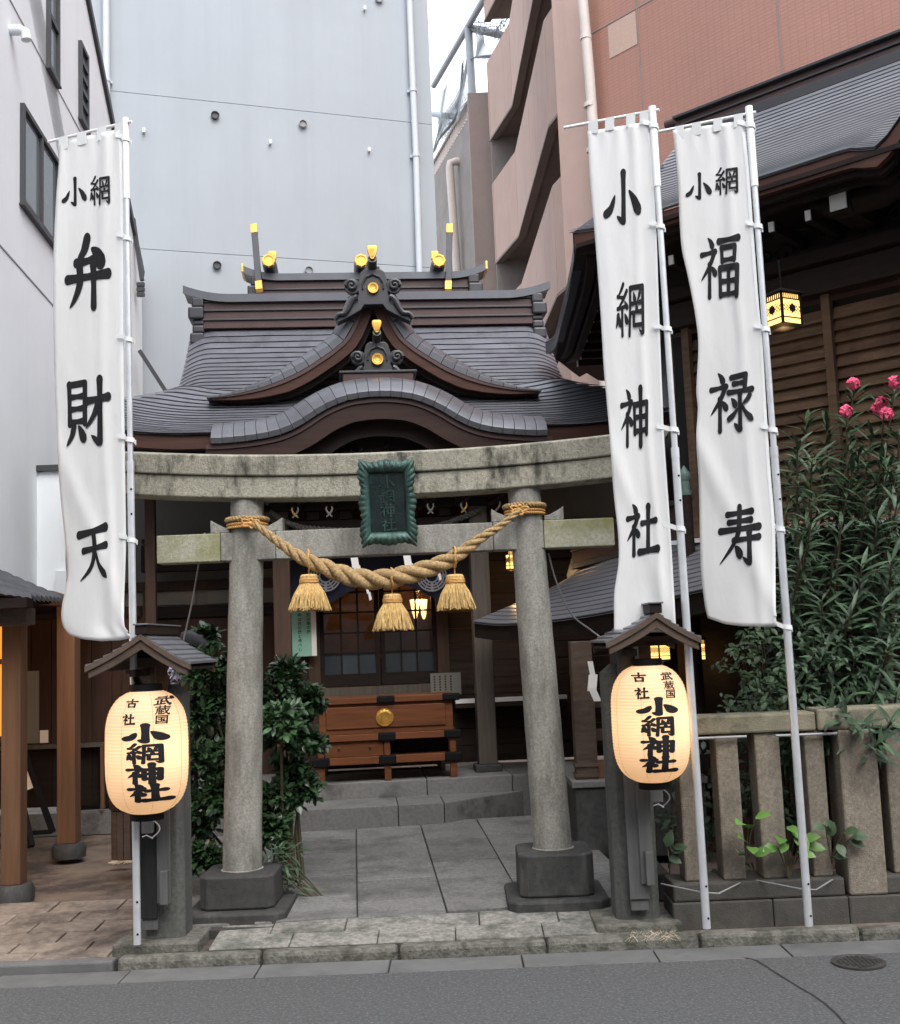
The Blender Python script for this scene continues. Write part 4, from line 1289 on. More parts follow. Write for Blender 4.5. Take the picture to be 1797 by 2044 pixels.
def twist(path, r, turns, name, m, par):
    pth_ = cat_rom([tuple(p) for p in path], 14)
    for s in range(2):
        pts = []
        for k, p in enumerate(pth_):
            a, b = V(pth_[max(k - 1, 0)]), V(pth_[min(k + 1, len(pth_) - 1)])
            t_ = (b - a).normalized()
            u_ = t_.cross(V((0.1, 0.2, 1))).normalized()
            w_ = t_.cross(u_)
            f_ = turns * 2 * pi * k / len(pth_) + s * pi
            pts.append(V(p) + (u_ * cos(f_) + w_ * sin(f_)) * r * 0.5)
        MB().tube(pts, r * 0.55, 7).build(name, m, par, smooth=True)


for cx_, cyp, sgn, kx_ in ((tl1, 1045, -1, 500), (tr1, 1018, 1, 1036)):
    cc = P(cx_.x * 0 + (494 if sgn < 0 else 1047), cyp, YT)
    R_ = 0.104
    ring = lambda h, n=26, R_=R_: [V((cc.x + sin(2 * pi * k / n) * (R_ + 0.012), YT - cos(2 * pi * k / n) * (R_ + 0.012), cc.z + h)) for k in range(n + 1)]
    twist(ring(0.02, R_=R_ + 0.002), 0.016, 18, 'pillar_wrap', 'rope straw', rope)
    twist(ring(-0.010), 0.009, 26, 'pillar_cord', 'cord', rope)
    twist(ring(-0.028), 0.009, 26, 'pillar_cord', 'cord', rope)
    kk = P(kx_, cyp, YT - R_ - 0.045)
    for a0, rad_ in ((0.3, 0.035), (1.4, 0.03), (2.5, 0.036), (3.6, 0.028), (5.0, 0.034)):
        loop = [kk + V((cos(a0) * rad_ * (1 - cos(t2)) * 0.8 - sin(a0) * rad_ * 0.35 * sin(t2), -0.012 * sin(t2 / 2), sin(a0) * rad_ * (1 - cos(t2)) * 0.45 + cos(a0) * rad_ * 0.35 * sin(t2))) for t2 in [2 * pi * k / 9 for k in range(10)]]
        MB().tube(cat_rom([tuple(p) for p in loop], 4), 0.0062, 7).build('knot_loop', 'cord', rope, smooth=True)
    MB().lathe([(0.0, -0.016), (0.014, -0.012), (0.019, 0), (0.014, 0.012), (0.0, 0.016)], kk, 12).build('knot', 'cord', rope, smooth=True)

for tx, ty0, ty1, tw, ry in ((617, 1146, 1219, 82, 1118), (783, 1185, 1258, 79, 1155), (908, 1146, 1217, 74, 1112)):
    top = P(tx, ty0, YR - 0.02)
    bot = P(tx, ty1, YR - 0.02)
    H_ = top.z - bot.z
    Rb = tw / 2 / FPX * YR
    tas = thing('tassel', top)
    tas.parent = rope
    tas.location = wloc(tas) - wloc(rope)
    up0 = P(tx, ry, YR - 0.02)
    MB().tube([V((top.x, top.y, top.z + 0.003)), V((top.x, top.y - 0.01, up0.z))], 0.004, 6).build('hanger', 'cord', tas)
    ring_ = [V((up0.x + 0.006 * sin(k), up0.y - 0.062 * cos(2 * pi * k / 16), up0.z - 0.0 + 0.062 * sin(2 * pi * k / 16))) for k in range(17)]
    MB().tube(ring_, 0.005, 6).build('hanger_loop', 'cord', tas)
    MB().lathe([(0.0, 0), (0.042, -0.002), (0.052, -0.012), (0.053, -0.046), (0.05, -0.058), (0.0, -0.058)], top, 24, closed=False).build('head', 'tassel straw', tas, smooth=True)
    mb = MB()
    for hh in (-0.032, -0.040, -0.048):
        mb.tube([V((top.x + cos(2 * pi * k / 20) * 0.054, top.y + sin(2 * pi * k / 20) * 0.054, top.z + hh)) for k in range(21)], 0.0045, 6)
    mb.build('binding', 'cord', tas, smooth=True)
    mb = MB()
    rnd = random.Random(tx)
    for k in range(330):
        a = rnd.random() * 2 * pi
        f = sqrt(rnd.random()) if k % 3 == 0 else rnd.uniform(0.86, 1.02)
        r0, r1 = 0.047 * f, Rb * f * rnd.uniform(0.9, 1.1)
        zb_ = top.z - H_ * rnd.uniform(0.93, 1.03) + 0.012 * (1 - f)
        p0_ = V((top.x + cos(a) * r0, top.y + sin(a) * r0, top.z - 0.05))
        am = a + rnd.uniform(-0.1, 0.1)
        p1_ = V((top.x + cos(am) * (r0 + (r1 - r0) * 0.55), top.y + sin(am) * (r0 + (r1 - r0) * 0.55), top.z - H_ * 0.55))
        a2 = a + rnd.uniform(-0.16, 0.16)
        p2_ = V((top.x + cos(a2) * r1, top.y + sin(a2) * r1, zb_))
        mb.tube([p0_, p1_, p2_], [0.0044, 0.0042, 0.0022], 4, cap=False)
    mb.lathe([(0.044, -0.05), (Rb * 0.82, -H_ * 0.93), (0.0, -H_ * 0.9)], top, 24, closed=False)
    mb.build('straw_skirt', 'tassel straw', tas, kind='stuff')

# ------------------------------------------------------------------ stone fence on the right
YF = 6.24
fz0 = 0.05
fe = thing('stone_fence', V((1.9, YF + 0.1, fz0)), 'brownish stone fence of square posts under a heavy rail, right of the path', 'stone fence')
zu = P(1500, 1797, YF).z
zp = P(1500, 1758, YF + 0.02).z
zr0, zr1 = P(1450, 1466, YF + 0.03).z, P(1450, 1428, YF + 0.03).z
for a, b in ((1.09, 1.62), (1.62, 2.02), (2.02, 2.6), (2.6, 3.3), (3.3, 4.2)):
    MB().wbox(a + 0.002, b - 0.002, YF, YF + 0.3, 0.0, zu - 0.002).build('base_stone', 'fence base stone', fe, bevel=0.008)
for a, b in ((1.10, 2.01), (2.22, 3.2), (3.42, 4.2)):
    MB().wbox(a, b, YF + 0.012, YF + 0.28, zu, zp).build('upper_base_stone', 'fence base stone', fe, bevel=0.012)
big = P(1722, 1790, YF + 0.01)
pxs = []
for l_, r_ in ((1352, 1395), (1429, 1482), (1508, 1566), (1608, 1655)):
    a, b = P(l_ + 8, 1620, YF + 0.05), P(r_, 1620, YF + 0.05)
    pxs.append((a.x, b.x))
for a, b in pxs:
    MB().wbox(a, b, YF + 0.05, YF + 0.21, zp, zr0).build('post', 'fence granite', fe, bevel=0.01)
a, b = P(1686, 1640, YF + 0.005), P(1763, 1640, YF + 0.005)
MB().wbox(a.x, b.x, YF + 0.004, YF + 0.23, zu + 0.001, zr0).build('corner_post', 'fence granite', fe, bevel=0.012)
for k in range(5):
    x0 = P(1797, 1640, YF + 0.05).x - 0.05 + k * 0.205
    MB().wbox(x0, x0 + 0.13, YF + 0.05, YF + 0.21, zp, zr0).build('post', 'fence granite', fe, bevel=0.01)
ra = P(1397, 1440, YF + 0.02)
rb = P(1632, 1440, YF + 0.02)
MB().wbox(ra.x - 0.03, rb.x - 0.005, YF + 0.03, YF + 0.24, zr0 + 0.001, zr1).build('rail', 'fence rail stone', fe, bevel=0.012)
MB().wbox(rb.x, rb.x + 2.0, YF + 0.02, YF + 0.24, zr0 + 0.001, zr1 + 0.015).build('rail', 'fence rail stone', fe, bevel=0.012)
# thin steel straps that hold the flag poles
for y_, x0_, x1_ in ((1474, 1372, 1488), (1468, 1546, 1700), (1764, 1320, 1480), (1757, 1510, 1665)):
    a, b = P(x0_, y_, YF + (0.03 if y_ > 1600 else 0.045)), P(x1_, y_ - 3, YF + (0.03 if y_ > 1600 else 0.045))
    m_ = V(((a.x + b.x) / 2, 5.935, a.z))
    if y_ < 1600:
        pts = [a, V((a.x + 0.02, 5.985, a.z)), V((b.x - 0.02, 5.985, b.z)), b]
        pts = [V((a.x, YF + 0.02, a.z)), V((b.x, YF + 0.02, a.z))]
    else:
        pts = [a, V((a.x + (b.x - a.x) * 0.4, 6.05, a.z - 0.005)), V((a.x + (b.x - a.x) * 0.6, 6.05, b.z - 0.005)), b]
    tag(MB().tube(pts, 0.008 if y_ < 1600 else 0.004, 6).build('pole_strap', 'grey box', fe), None)

# ------------------------------------------------------------------ guy wires of the torii
for pts, lab in (([P(409, 1064, YT), P(398, 1120, 6.9), P(383, 1205, 7.0), P(365, 1285, 7.1)], 'thin grey guy wire running down from the left end of the torii beam'),
                 ([P(1095, 1105, YT), P(1112, 1165, 6.9), P(1140, 1225, 7.0), P(1180, 1258, 7.1), P(1206, 1277, 7.1)], 'thin grey guy wire slanting down right of the right torii pillar')):
    tag(MB().tube(cat_rom([tuple(p) for p in pts], 6), 0.0055, 6).build('guy_wire', 'grey box', smooth=True), lab, 'wire')

# ------------------------------------------------------------------ shrine hall (coordinates x, d, z turned 5 degrees)
XC = 0.27
hall = thing('shrine_hall', L2W(XC, 10.8, 0.47), 'wooden shrine hall with a curved copper roof, arched eave and gilded ridge ornaments', 'shrine hall')
ZD = [(9.3, 3.37), (9.6, 3.42), (10.0, 3.56), (10.4, 3.76), (10.8, 4.01), (11.2, 4.29), (11.6, 4.62), (12.0, 5.05)]
KA = [(-2.6, -.2), (-1.85, -.06), (-1.6, 0.0), (-1.31, .0), (-1.05, .02), (-.85, .055), (-.70, .115), (-.49, .245), (-.30, .325), (-.12, .355), (0, .36), (.12, .355), (.30, .325), (.49, .245), (.70, .115), (.85, .055), (1.05, .02), (1.31, .0), (1.6, 0), (1.85, -.06), (2.6, -.2)]
KZ0 = 3.335


def kara(dx):
    return spl(KA, dx)


def hw_at(d):
    if d > 10.95: return 1.90 + 0.02 * (12 - d)
    t = min(1, (10.95 - d) / 0.55)
    return 1.92 + (t * t * (3 - 2 * t)) * 0.46 + (0.12 * (10.4 - d) / 1.1 if d < 10.4 else 0)


def smax(a, b, k=0.05):
    h = max(k - abs(a - b), 0) / k
    return max(a, b) + h * h * k * 0.25


def roof_z(dx, d, hw):
    z = spl(ZD, d)
    e = abs(dx) / hw
    if d > 10.9:
        z -= 0.10 * max(0, (e - 0.86) / 0.14) ** 2
    else:
        z += 0.13 * max(0, (e - 0.62) / 0.38) ** 2 - 0.10 * max(0, (e - 0.86) / 0.14) ** 2 * max(0, min(1, (d - 10.4) / 0.5))
    k = kara(dx)
    if abs(dx) < 1.75:
        za = KZ0 + k + 0.30 * (d - 9.3) * max(0, k) / 0.36 - 0.02 + 0.12 * (d - 9.3) * (1 - max(0, k) / 0.36)
        z = smax(z, za)
    return z


NC = 38
CD = [12.0 - 2.70 * (k / NC) ** 0.94 for k in range(NC + 1)]
for k in range(NC):
    d0, d1 = CD[k], CD[k + 1]

    def course(u, v, d0=d0, d1=d1):
        d = d0 + (d1 + 0.0105 - d0) * v
        d = max(d, 9.3)
        hw = hw_at(d)
        dx = (2 * u - 1) * hw
        wob = 0.002 * sin(7 * dx + d * 31)
        return L2W(XC + dx, d, roof_z(dx, d, hw) + 0.003 + 0.008 * v + wob)
    mb = MB()
    mb.sheet(course, 84, 1, V((0, 0, -0.005)))
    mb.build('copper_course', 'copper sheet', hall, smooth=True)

mb = MB()
for k in range(NC):                                   # dark felt under the courses, seen in the joints
    def under_(u, v, d0=CD[k], d1=CD[k + 1]):
        d = max(9.32, d0 + (d1 - d0) * v)
        dx = (2 * u - 1) * (hw_at(d) - 0.01)
        return L2W(XC + dx, d, roof_z(dx, d, hw_at(d)) - 0.012)
    mb.grid(under_, 84, 1)
mb.build('roof_underlay', 'dark trim', hall, fix=False)

# thick rim of the arched eave, in bent copper cells
NK = 30
for k in range(NK):
    u0, u1 = -1.38 + 2.76 * k / NK, -1.38 + 2.76 * (k + 1) / NK
    mb = MB()
    vs = []
    for dx in (u0 + 0.0015, u1 - 0.0015):
        z = KZ0 + kara(dx)
        sl = (kara(dx + 0.01) - kara(dx - 0.01)) / 0.02
        nx, nz = -sl / sqrt(1 + sl * sl), 1 / sqrt(1 + sl * sl)
        for d, o in ((9.80, 0.20), (9.50, 0.155), (9.36, 0.10), (9.285, 0.045), (9.25, -0.015), (9.262, -0.06), (9.8, -0.05)):
            vs.append(L2W(XC + dx + nx * o, d, z + nz * o))
    n = 7
    mb.add(vs, [(i, (i + 1) % n, (i + 1) % n + n, i + n) for i in range(n)] + [tuple(range(n - 1, -1, -1)), tuple(range(n, 2 * n))])
    mb.build('rim_tile', 'copper rim', hall, smooth=True, bevel=0.0015)


def arch_board(top, bot, d0, d1, x0, x1, name, m, ex=0.0):
    mb = MB()

    def fn(u, v):
        dx = x0 + (x1 - x0) * u
        sl = (kara(dx + 0.02) - kara(dx - 0.02)) / 0.04
        nx, nz = -sl / sqrt(1 + sl * sl), 1 / sqrt(1 + sl * sl)
        o = top + (bot - top) * v
        return L2W(XC + dx + nx * o, d0, KZ0 + kara(dx) + nz * o)
    mb.sheet(fn, 70, 1, EY * (d1 - d0))
    return mb.build(name, m, hall, smooth=True)


arch_board(-0.062, -0.24, 9.31, 9.37, -1.42, 1.42, 'arch_board', 'shaded arch wood')
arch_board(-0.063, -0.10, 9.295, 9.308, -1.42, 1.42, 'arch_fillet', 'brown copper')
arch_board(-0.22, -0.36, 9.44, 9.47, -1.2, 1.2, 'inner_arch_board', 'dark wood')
MB().lbox(XC - 1.15, XC + 1.15, 9.60, 9.66, 2.9, 3.36).build('carved_panel', 'dark wood', hall)
mb = MB()
rnd = random.Random(5)
for k in range(34):                                   # relief of leafy scrolls in the arch panel
    x_, z_ = XC + rnd.uniform(-0.62, 0.62), rnd.uniform(3.16, 3.42)
    if z_ > 3.46 - 0.35 * abs(x_ - XC): continue
    r_ = rnd.uniform(0.025, 0.06)
    a0 = rnd.uniform(0, 6.28)
    pts = [L2W(x_ + cos(a0 + t * 0.5) * r_ * (1 - t / 13), 9.56 - 0.01 * sin(t), z_ + sin(a0 + t * 0.5) * r_ * 0.7 * (1 - t / 13)) for t in range(11)]
    mb.tube(pts, [0.012 - 0.0007 * t for t in range(11)], 6)
mb.build('carved_scrolls', 'dark wood', hall, smooth=True)

# side eaves: fascia, second fascia and soffit left and right of the arch
for s in (-1, 1):
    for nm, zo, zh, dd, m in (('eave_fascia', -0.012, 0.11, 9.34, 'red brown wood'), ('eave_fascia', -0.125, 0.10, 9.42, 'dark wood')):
        mb = MB()

        def fa(u, v, s=s, zo=zo, zh=zh, dd=dd):
            dx = s * (1.25 + (2.44 - 1.25) * u)
            return L2W(XC + dx, dd, roof_z(dx, 9.3, hw_at(9.3)) + zo - zh * v)
        mb.sheet(fa, 20, 1, EY * 0.05)
        mb.build(nm, m, hall, smooth=True)
    mb = MB()

    def so(u, v, s=s):
        dx = s * 2.40 * u
        d = 9.47 + 1.3 * v
        return L2W(XC + dx, d, spl(ZD, d) - 0.20 + (0.10 * max(0, abs(dx) / 2.4 - 0.62) if True else 0))
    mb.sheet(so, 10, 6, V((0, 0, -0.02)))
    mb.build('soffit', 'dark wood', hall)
    for k in range(16):
        dx = s * (0.95 + 0.095 * k)
        q0, q1 = L2W(XC + dx, 9.52, 3.10), L2W(XC + dx, 10.9, 3.42)
        MB().beam(q0, q1, 0.04, 0.05).build('rafter', 'dark wood', hall)
        MB().box(L2W(XC + dx, 9.505, 3.10), 0.04, 0.02, 0.05, EX, EY, EZ).build('rafter_tip', 'white cap', hall)

# stepped gable (chidori) rising from the slope
GC = [(0, 5.03), (.05, 4.93), (.11, 4.77), (.24, 4.48), (.37, 4.35), (.49, 4.265), (.70, 4.135), (1.0, 4.01), (1.25, 3.945), (1.52, 3.905)]


def gz(a):
    return spl(GC, a)


def gpt(s, a, o, d):
    sl = (gz(a + 0.01) - gz(max(0, a - 0.01))) / (0.01 + min(a, 0.01))
    nx, nz = -sl / sqrt(1 + sl * sl), 1 / sqrt(1 + sl * sl)
    if a < 0.02: nx, nz = 0.0, 1.0
    return L2W(XC + s * (a + nx * o), d, gz(a) + nz * o)


for s in (-1, 1):
    NG = 14
    ga = [1.55 * (k / NG) ** 1.1 for k in range(NG + 1)]
    for k in range(NG):
        a0, a1 = ga[k] + 0.002, ga[k + 1] - 0.002
        mb = MB()
        vs = []
        for a in (a0, a1):
            t_ = max(0.25, min(1, (1.62 - a) / 0.9))
            for d, o in ((11.9, 0.17 * t_), (10.62, 0.165 * t_), (10.48, 0.125 * t_), (10.41, 0.065 * t_), (10.41, 0.0), (11.9, -0.02)):
                vs.append(gpt(s, a, o, d))
        n = 6
        mb.add(vs, [(i, (i + 1) % n, (i + 1) % n + n, i + n) for i in range(n)] + [tuple(range(n - 1, -1, -1)), tuple(range(n, 2 * n))])
        mb.build('gable_tile', 'copper rim', hall, smooth=True, bevel=0.0015)
    for nm, o0, o1, d, m in (('bargeboard', -0.002, -0.12, 10.43, 'red brown wood'), ('bargeboard', -0.10, -0.16, 10.52, 'dark wood'), ('bargeboard_fillet', -0.001, -0.035, 10.415, 'brown copper')):
        mb = MB()

        def bg_(u, v, s=s, o0=o0, o1=o1, d=d):
            a = 0.0 + 1.50 * u
            t_ = max(0.12, min(1, (1.6 - a) / 0.75))
            return gpt(s, a, (o0 + (o1 - o0) * v) * t_, d)
        mb.sheet(bg_, 40, 1, EY * (0.05 if nm == 'bargeboard' else 0.013))
        mb.build(nm, m, hall, smooth=True)
mb = MB()
pl = [L2W(XC - a, 10.95, gz(a) - 0.10) for a in (1.4, 1.0, .7, .49, .37, .24, .11)] + [L2W(XC + a, 10.95, gz(a) - 0.10) for a in (.11, .24, .37, .49, .7, 1.0, 1.4)]
mb.prism(pl + [L2W(XC + 1.4, 10.95, 3.75), L2W(XC - 1.4, 10.95, 3.75)], EY * 0.04)
mb.build('gable_panel', 'dark wood', hall)
mb = MB()
for k in range(11):
    z_ = 3.98 + 0.07 * k
    hwid = max(0.05, 0.9 - 0.105 * k)
    mb.lbox(XC - hwid, XC + hwid, 10.93, 10.948, z_, z_ + 0.05)
mb.build('gable_lattice', 'plank wood', hall)


def ornament(d, z0, sc, nm):
    """carved ridge-end ornament with scrolls and a gold disc; z0 is the disc centre"""
    o = thing(nm, L2W(XC, d, z0))
    o.parent = hall
    o.location = wloc(o) - wloc(hall)
    g = lambda x, z, dd=0.0: L2W(XC + x * sc, d + dd, z0 + z * sc)
    half = [(0.0, .22), (.09, .22), (.13, .19), (.15, .12), (.17, .03), (.16, -.06), (.19, -.14), (.30, -.24), (.42, -.33), (.40, -.38), (.28, -.32), (.14, -.24), (.10, -.18), (0, -.18)]
    pl_ = [g(x, z) for x, z in half] + [g(-x, z) for x, z in reversed(half[1:-1])]
    MB().prism(pl_, EY * 0.12).build('crown_block', 'dark copper', o, bevel=0.006)
    for s in (-1, 1):
        sp = [g(s * (0.235 + cos(t * 0.62) * (0.066 - 0.0039 * t)), 0.03 + sin(t * 0.62) * (0.066 - 0.0039 * t), -0.02 - 0.001 * t) for t in range(16)]
        MB().tube(sp, [0.024 * sc - 0.0008 * sc * t for t in range(16)], 8).build('scroll', 'dark copper', o, smooth=True)
        MB().prism([g(s * (0.225 + 0.086 * cos(k * pi / 10)), 0.03 + 0.086 * sin(k * pi / 10), 0.0) for k in range(20)], EY * 0.06).build('scroll_back', 'dark copper', o, bevel=0.004)
        sp2 = [g(s * (0.18 + 0.25 * t / 9), -0.10 - 0.26 * (t / 9) ** 0.9 + 0.03 * sin(t), -0.02) for t in range(10)]
        MB().tube(sp2, [0.035 * sc - 0.0015 * sc * t for t in range(10)], 8).build('fin', 'dark copper', o, smooth=True)
        arch_ = [g(s * (0.115 * sin(t * pi / 16)), 0.015 + 0.13 * cos(t * pi / 16) + 0.012 * abs(cos(t * 0.9)), -0.012) for t in range(10)]
        MB().tube(arch_, 0.012 * sc, 6).build('niche_rim', 'dark copper', o, smooth=True)
    c = L2W(XC, d - 0.02, z0)
    MB().lathe([(r_ * 0.62, h_) for r_, h_ in [(0.0, 0.02), (0.03, 0.022), (0.034, 0.016), (0.055, 0.02), (0.06, 0.013), (0.078, 0.014), (0.088, 0.006), (0.088, -0.03)]], c, 32, -EY, EX).build('gold_disc', 'gold', o, smooth=True)
    # forward-tilted cap with a shield-shaped gilded face
    b0, b1 = g(0, 0.20, 0.16), g(0, 0.30, -0.10)
    MB().tube([b0, b1], 0.05 * sc, 14).build('cap_cylinder', 'dark copper', o, smooth=True)
    fx, fz = EX * 0.7, V((0, 0, 1)) * 0.8
    sh = [(0.0, .095), (.05, .095), (.077, .085), (.082, .05), (.068, 0.0), (.045, -.06), (.02, -.095), (0, -.10)]
    sh = sh + [(-x, z) for x, z in reversed(sh[1:-1])]
    cc = g(0, 0.36, -0.13)
    MB().prism([cc + fx * x * sc + fz * z * sc for x, z in sh], EY * 0.03).build('gold_shield', 'gold', o, bevel=0.005)
    MB().prism([cc + fx * x * sc * 0.66 + fz * (z * 0.66) * sc - EY * 0.006 for x, z in sh], EY * 0.006).build('shield_face', 'gold', o, bevel=0.002)
    mb = MB()
    for i in range(-3, 4):
        for j in range(-4, 5):
            if abs(i) * 0.017 < 0.05 - max(0, -j) * 0.007:
                mb.box(cc + fx * (i * 0.014 + (0.007 if j % 2 else 0)) * sc + fz * j * 0.013 * sc - EY * 0.007, 0.008 * sc, 0.004, 0.007 * sc, EX, EY, EZ)
    mb.build('shield_studs', 'gold', o)
    return o


ornament(10.28, PS(742, 576, 10.28).z, 0.84, 'gable_ornament')
ornament(9.62, PS(760, 718, 9.62).z, 0.72, 'arch_ornament')
zb0 = PS(760, 757, 9.6).z
MB().lbox(XC - 0.30, XC + 0.30, 9.55, 10.5, zb0 - 0.06, zb0 + 0.045).build('arch_ridge', 'brown copper', hall, bevel=0.006)
MB().lbox(XC - 0.33, XC + 0.33, 9.535, 10.5, zb0 + 0.0455, zb0 + 0.065).build('arch_ridge_cap', 'dark copper', hall, bevel=0.004)
# ridge behind the gable ornament down the gable crest
MB().lbox(XC - 0.07, XC + 0.07, 10.38, 12.0, 4.95, 5.12).build('gable_ridge', 'dark copper', hall, bevel=0.006)


def ridge(d, z0, z1, hwid, th, tiers, tip, nm, gold_tip=False):
    o = thing(nm, L2W(XC, d, z0))
    o.parent = hall
    o.location = wloc(o) - wloc(hall)
    H_ = z1 - z0
    for k in range(tiers):
        a, b = z0 + H_ * k / tiers, z0 + H_ * (k + 1) / tiers
        MB().lbox(XC - hwid, XC + hwid, d - th - 0.01 * (tiers - k), d + th, a + 0.001, b - 0.02).build('ridge_tier', 'brown copper', o, bevel=0.004)
        MB().lbox(XC - hwid - 0.01, XC + hwid + 0.01, d - th - 0.022 - 0.01 * (tiers - k), d + th + 0.01, b - 0.0195, b - 0.001).build('tier_lip', 'dark copper', o, bevel=0.003)

    def cap(u, v):
        dx = (2 * u - 1) * (hwid + tip)
        e = max(0, (abs(dx) - hwid * 0.82) / (tip + hwid * 0.18))
        return L2W(XC + dx, d - th - 0.06 + (2 * th + 0.12) * v, z1 + 0.045 + 0.10 * e * e + 0.02 * sin(pi * v) + 0.012)
    mb = MB()
    mb.sheet(cap, 60, 6, V((0, 0, -0.085)))
    mb.build('ridge_cap', 'copper rim', o, smooth=True)
    for s in (-1, 1):
        xe = XC + s * hwid
        f = (H_ + 0.20) / 0.42
        eo = MB()
        for za, zb2, wx, pr in ((0.0, .10, .13, .02), (.10, .17, .105, .005), (.17, .22, .10, .0), (.22, .33, .145, .035), (.33, .42, .11, .01)):
            eo.lbox(xe - s * 0.02, xe + s * wx * 0.8 * f, d - th - 0.05 - pr, d + th + 0.05 + pr, z0 - 0.17 + za * f + 0.001, z0 - 0.17 + zb2 * f)
        eo.build('end_ornament', 'dark copper', o, bevel=0.02)
        if gold_tip:
            xt = XC + s * (hwid + tip)
            MB().box(L2W(xt + s * 0.012, d, z1 + 0.045 + 0.10 - 0.012), 0.028, 2 * th + 0.13, 0.10, EX, EY, EZ).build('gold_tip', 'gold', o, bevel=0.004)
    return o


ridge(12.02, 4.97, PS(620, 604, 12).z, 1.76, 0.12, 3, 0.19, 'main_ridge')
zh0, zh1 = PS(700, 604, 13.6).z, PS(700, 553, 13.6).z
ridge(13.6, zh0 - 0.1, zh1 - 0.06, 1.26, 0.12, 3, 0.20, 'rear_ridge', True)
# logs across the rear ridge and crossed finials
for px in (537, 721, 876):
    c = PS(px, 522, 13.3)
    lg = thing('ridge_log', L2W(c.x, 13.3, c.z))
    lg.parent = hall
    lg.location = wloc(lg) - wloc(hall)
    MB().lathe([(0.0, 0), (0.076, 0), (0.086, 0.2), (0.086, 0.45), (0.076, 0.7), (0, 0.7)], L2W(c.x, 13.26, c.z), 24, EY, EX).build('log', 'dark copper', lg, smooth=True)
    MB().lathe([(0.0, 0.006), (0.052, 0.006), (0.055, 0.02), (0.072, 0.02), (0.078, 0.0), (0.078, -0.05)], L2W(c.x, 13.262, c.z), 28, -EY, EX, closed=False).build('gold_cap', 'gold', lg, smooth=True)
    mb = MB()
    for k in range(8):
        a = 2 * pi * k / 8
        mb.box(L2W(c.x + cos(a) * 0.08, 13.255, c.z + sin(a) * 0.08), 0.009, 0.012, 0.009, EX, EY, EZ)
    mb.build('gold_studs', 'gold', lg)
for s, pa, pb in ((-1, (518, 580), (507, 450)), (1, (895, 580), (898, 450))):
    a, b = PS(*pa, 13.2), PS(*pb, 13.9)
    A, B = L2W(a.x, 13.2, a.z), L2W(b.x, 13.9, b.z)
    fn_ = thing('crossed_finial', A)
    fn_.parent = hall
    fn_.location = wloc(fn_) - wloc(hall)
    up_ = EX
    d_ = B - A
    MB().beam(A + d_ * 0.12, A + d_ * 0.86, 0.075, 0.05, V((0, -1, 0.3))).build('board', 'dark copper', fn_, bevel=0.004)
    MB().beam(A, A + d_ * 0.119, 0.082, 0.06, V((0, -1, 0.3))).build('gilded_foot', 'gold', fn_, bevel=0.003)
    MB().beam(A + d_ * 0.861, B, 0.082, 0.06, V((0, -1, 0.3))).build('gilded_tip', 'gold', fn_, bevel=0.003)
    q = PS(540 if s < 0 else 866, 505, 13.9)
    MB().box(L2W(q.x + 0.02, 14.0, q.z), 0.09, 0.06, 0.10, EX, EY, EZ).build('gilded_tip', 'gold', fn_, bevel=0.003)
# rear roof below the rear ridge
mb = MB()
mb.sheet(lambda u, v: L2W(XC + (2 * u - 1) * (1.3 + 0.2 * v), 13.55 - 1.3 * v, zh0 - 0.1 - 0.75 * v), 8, 8, V((0, 0, -0.03)))
mb.build('rear_roof', 'copper sheet', hall, smooth=True)

# porch posts, beams, facade
ZF = 0.49


def rpost(x, d, z1, r, m, nm='post'):
    MB().lathe([(r, 0), (r * 0.985, z1 - ZF - 0.05)], L2W(x, d, ZF + 0.05), 24).build(nm, m, hall, smooth=True)
    MB().lathe([(r * 1.5, 0), (r * 1.55, 0.03), (r * 1.2, 0.055)], L2W(x, d, ZF - 0.003), 24).build('post_base', 'base granite', hall, smooth=True)


def spost(x, d, z1, w_, m, nm='post'):
    MB().lbox(x - w_ / 2, x + w_ / 2, d - w_ / 2, d + w_ / 2, ZF + 0.06, z1).build(nm, m, hall, bevel=0.008)
    MB().lbox(x - w_ * 0.72, x + w_ * 0.72, d - w_ * 0.72, d + w_ * 0.72, ZF - 0.003, ZF + 0.062).build('post_base', 'base granite', hall, bevel=0.012)


xl_ = PS(565, 1250, 10.0).x
xr_ = PS(966, 1350, 10.0).x
spost(xl_, 10.0, 3.0, 0.145, 'hall wood')
spost(xr_, 10.0, 3.0, 0.16, 'grey wood')
MB().lbox(xl_ - 0.35, xr_ + 0.35, 9.95, 10.05, 2.50, 2.70).build('porch_beam', 'dark wood', hall, bevel=0.006)
MB().lbox(xl_ - 0.5, xr_ + 0.5, 9.96, 10.04, 2.93, 3.05).build('porch_beam', 'dark wood', hall, bevel=0.006)
for k in range(7):
    x_ = xl_ + (xr_ - xl_) * k / 6
    MB().lbox(x_ - 0.09, x_ + 0.09, 9.9, 10.09, 2.78, 2.86).build('bracket', 'dark wood', hall, bevel=0.01)
    MB().lbox(x_ - 0.055, x_ + 0.055, 9.93, 10.07, 2.702, 2.78).build('bracket', 'dark wood', hall, bevel=0.01)
    for s in (-1, 1):                                 # curved noses with pale tips
        pts = [L2W(x_ + s * (0.10 + 0.03 * t), 9.88 - 0.035 * t, 2.80 + 0.012 * t * t * 0.35) for t in range(6)]
        MB().tube(pts, [0.03, 0.028, 0.025, 0.022, 0.018, 0.008], 8).build('carved_nose', 'dark wood', hall, smooth=True)
        hk = [L2W(x_ + s * (0.12 + 0.05 * sin(t * 0.5)), 9.70 - 0.004 * t, 2.70 + 0.022 * t) for t in range(5)]
        MB().tube(hk, [0.006, 0.009, 0.009, 0.008, 0.003], 6).build('pale_hook', 'grey plaster' if (k + s) % 3 else 'gold', hall, smooth=True)
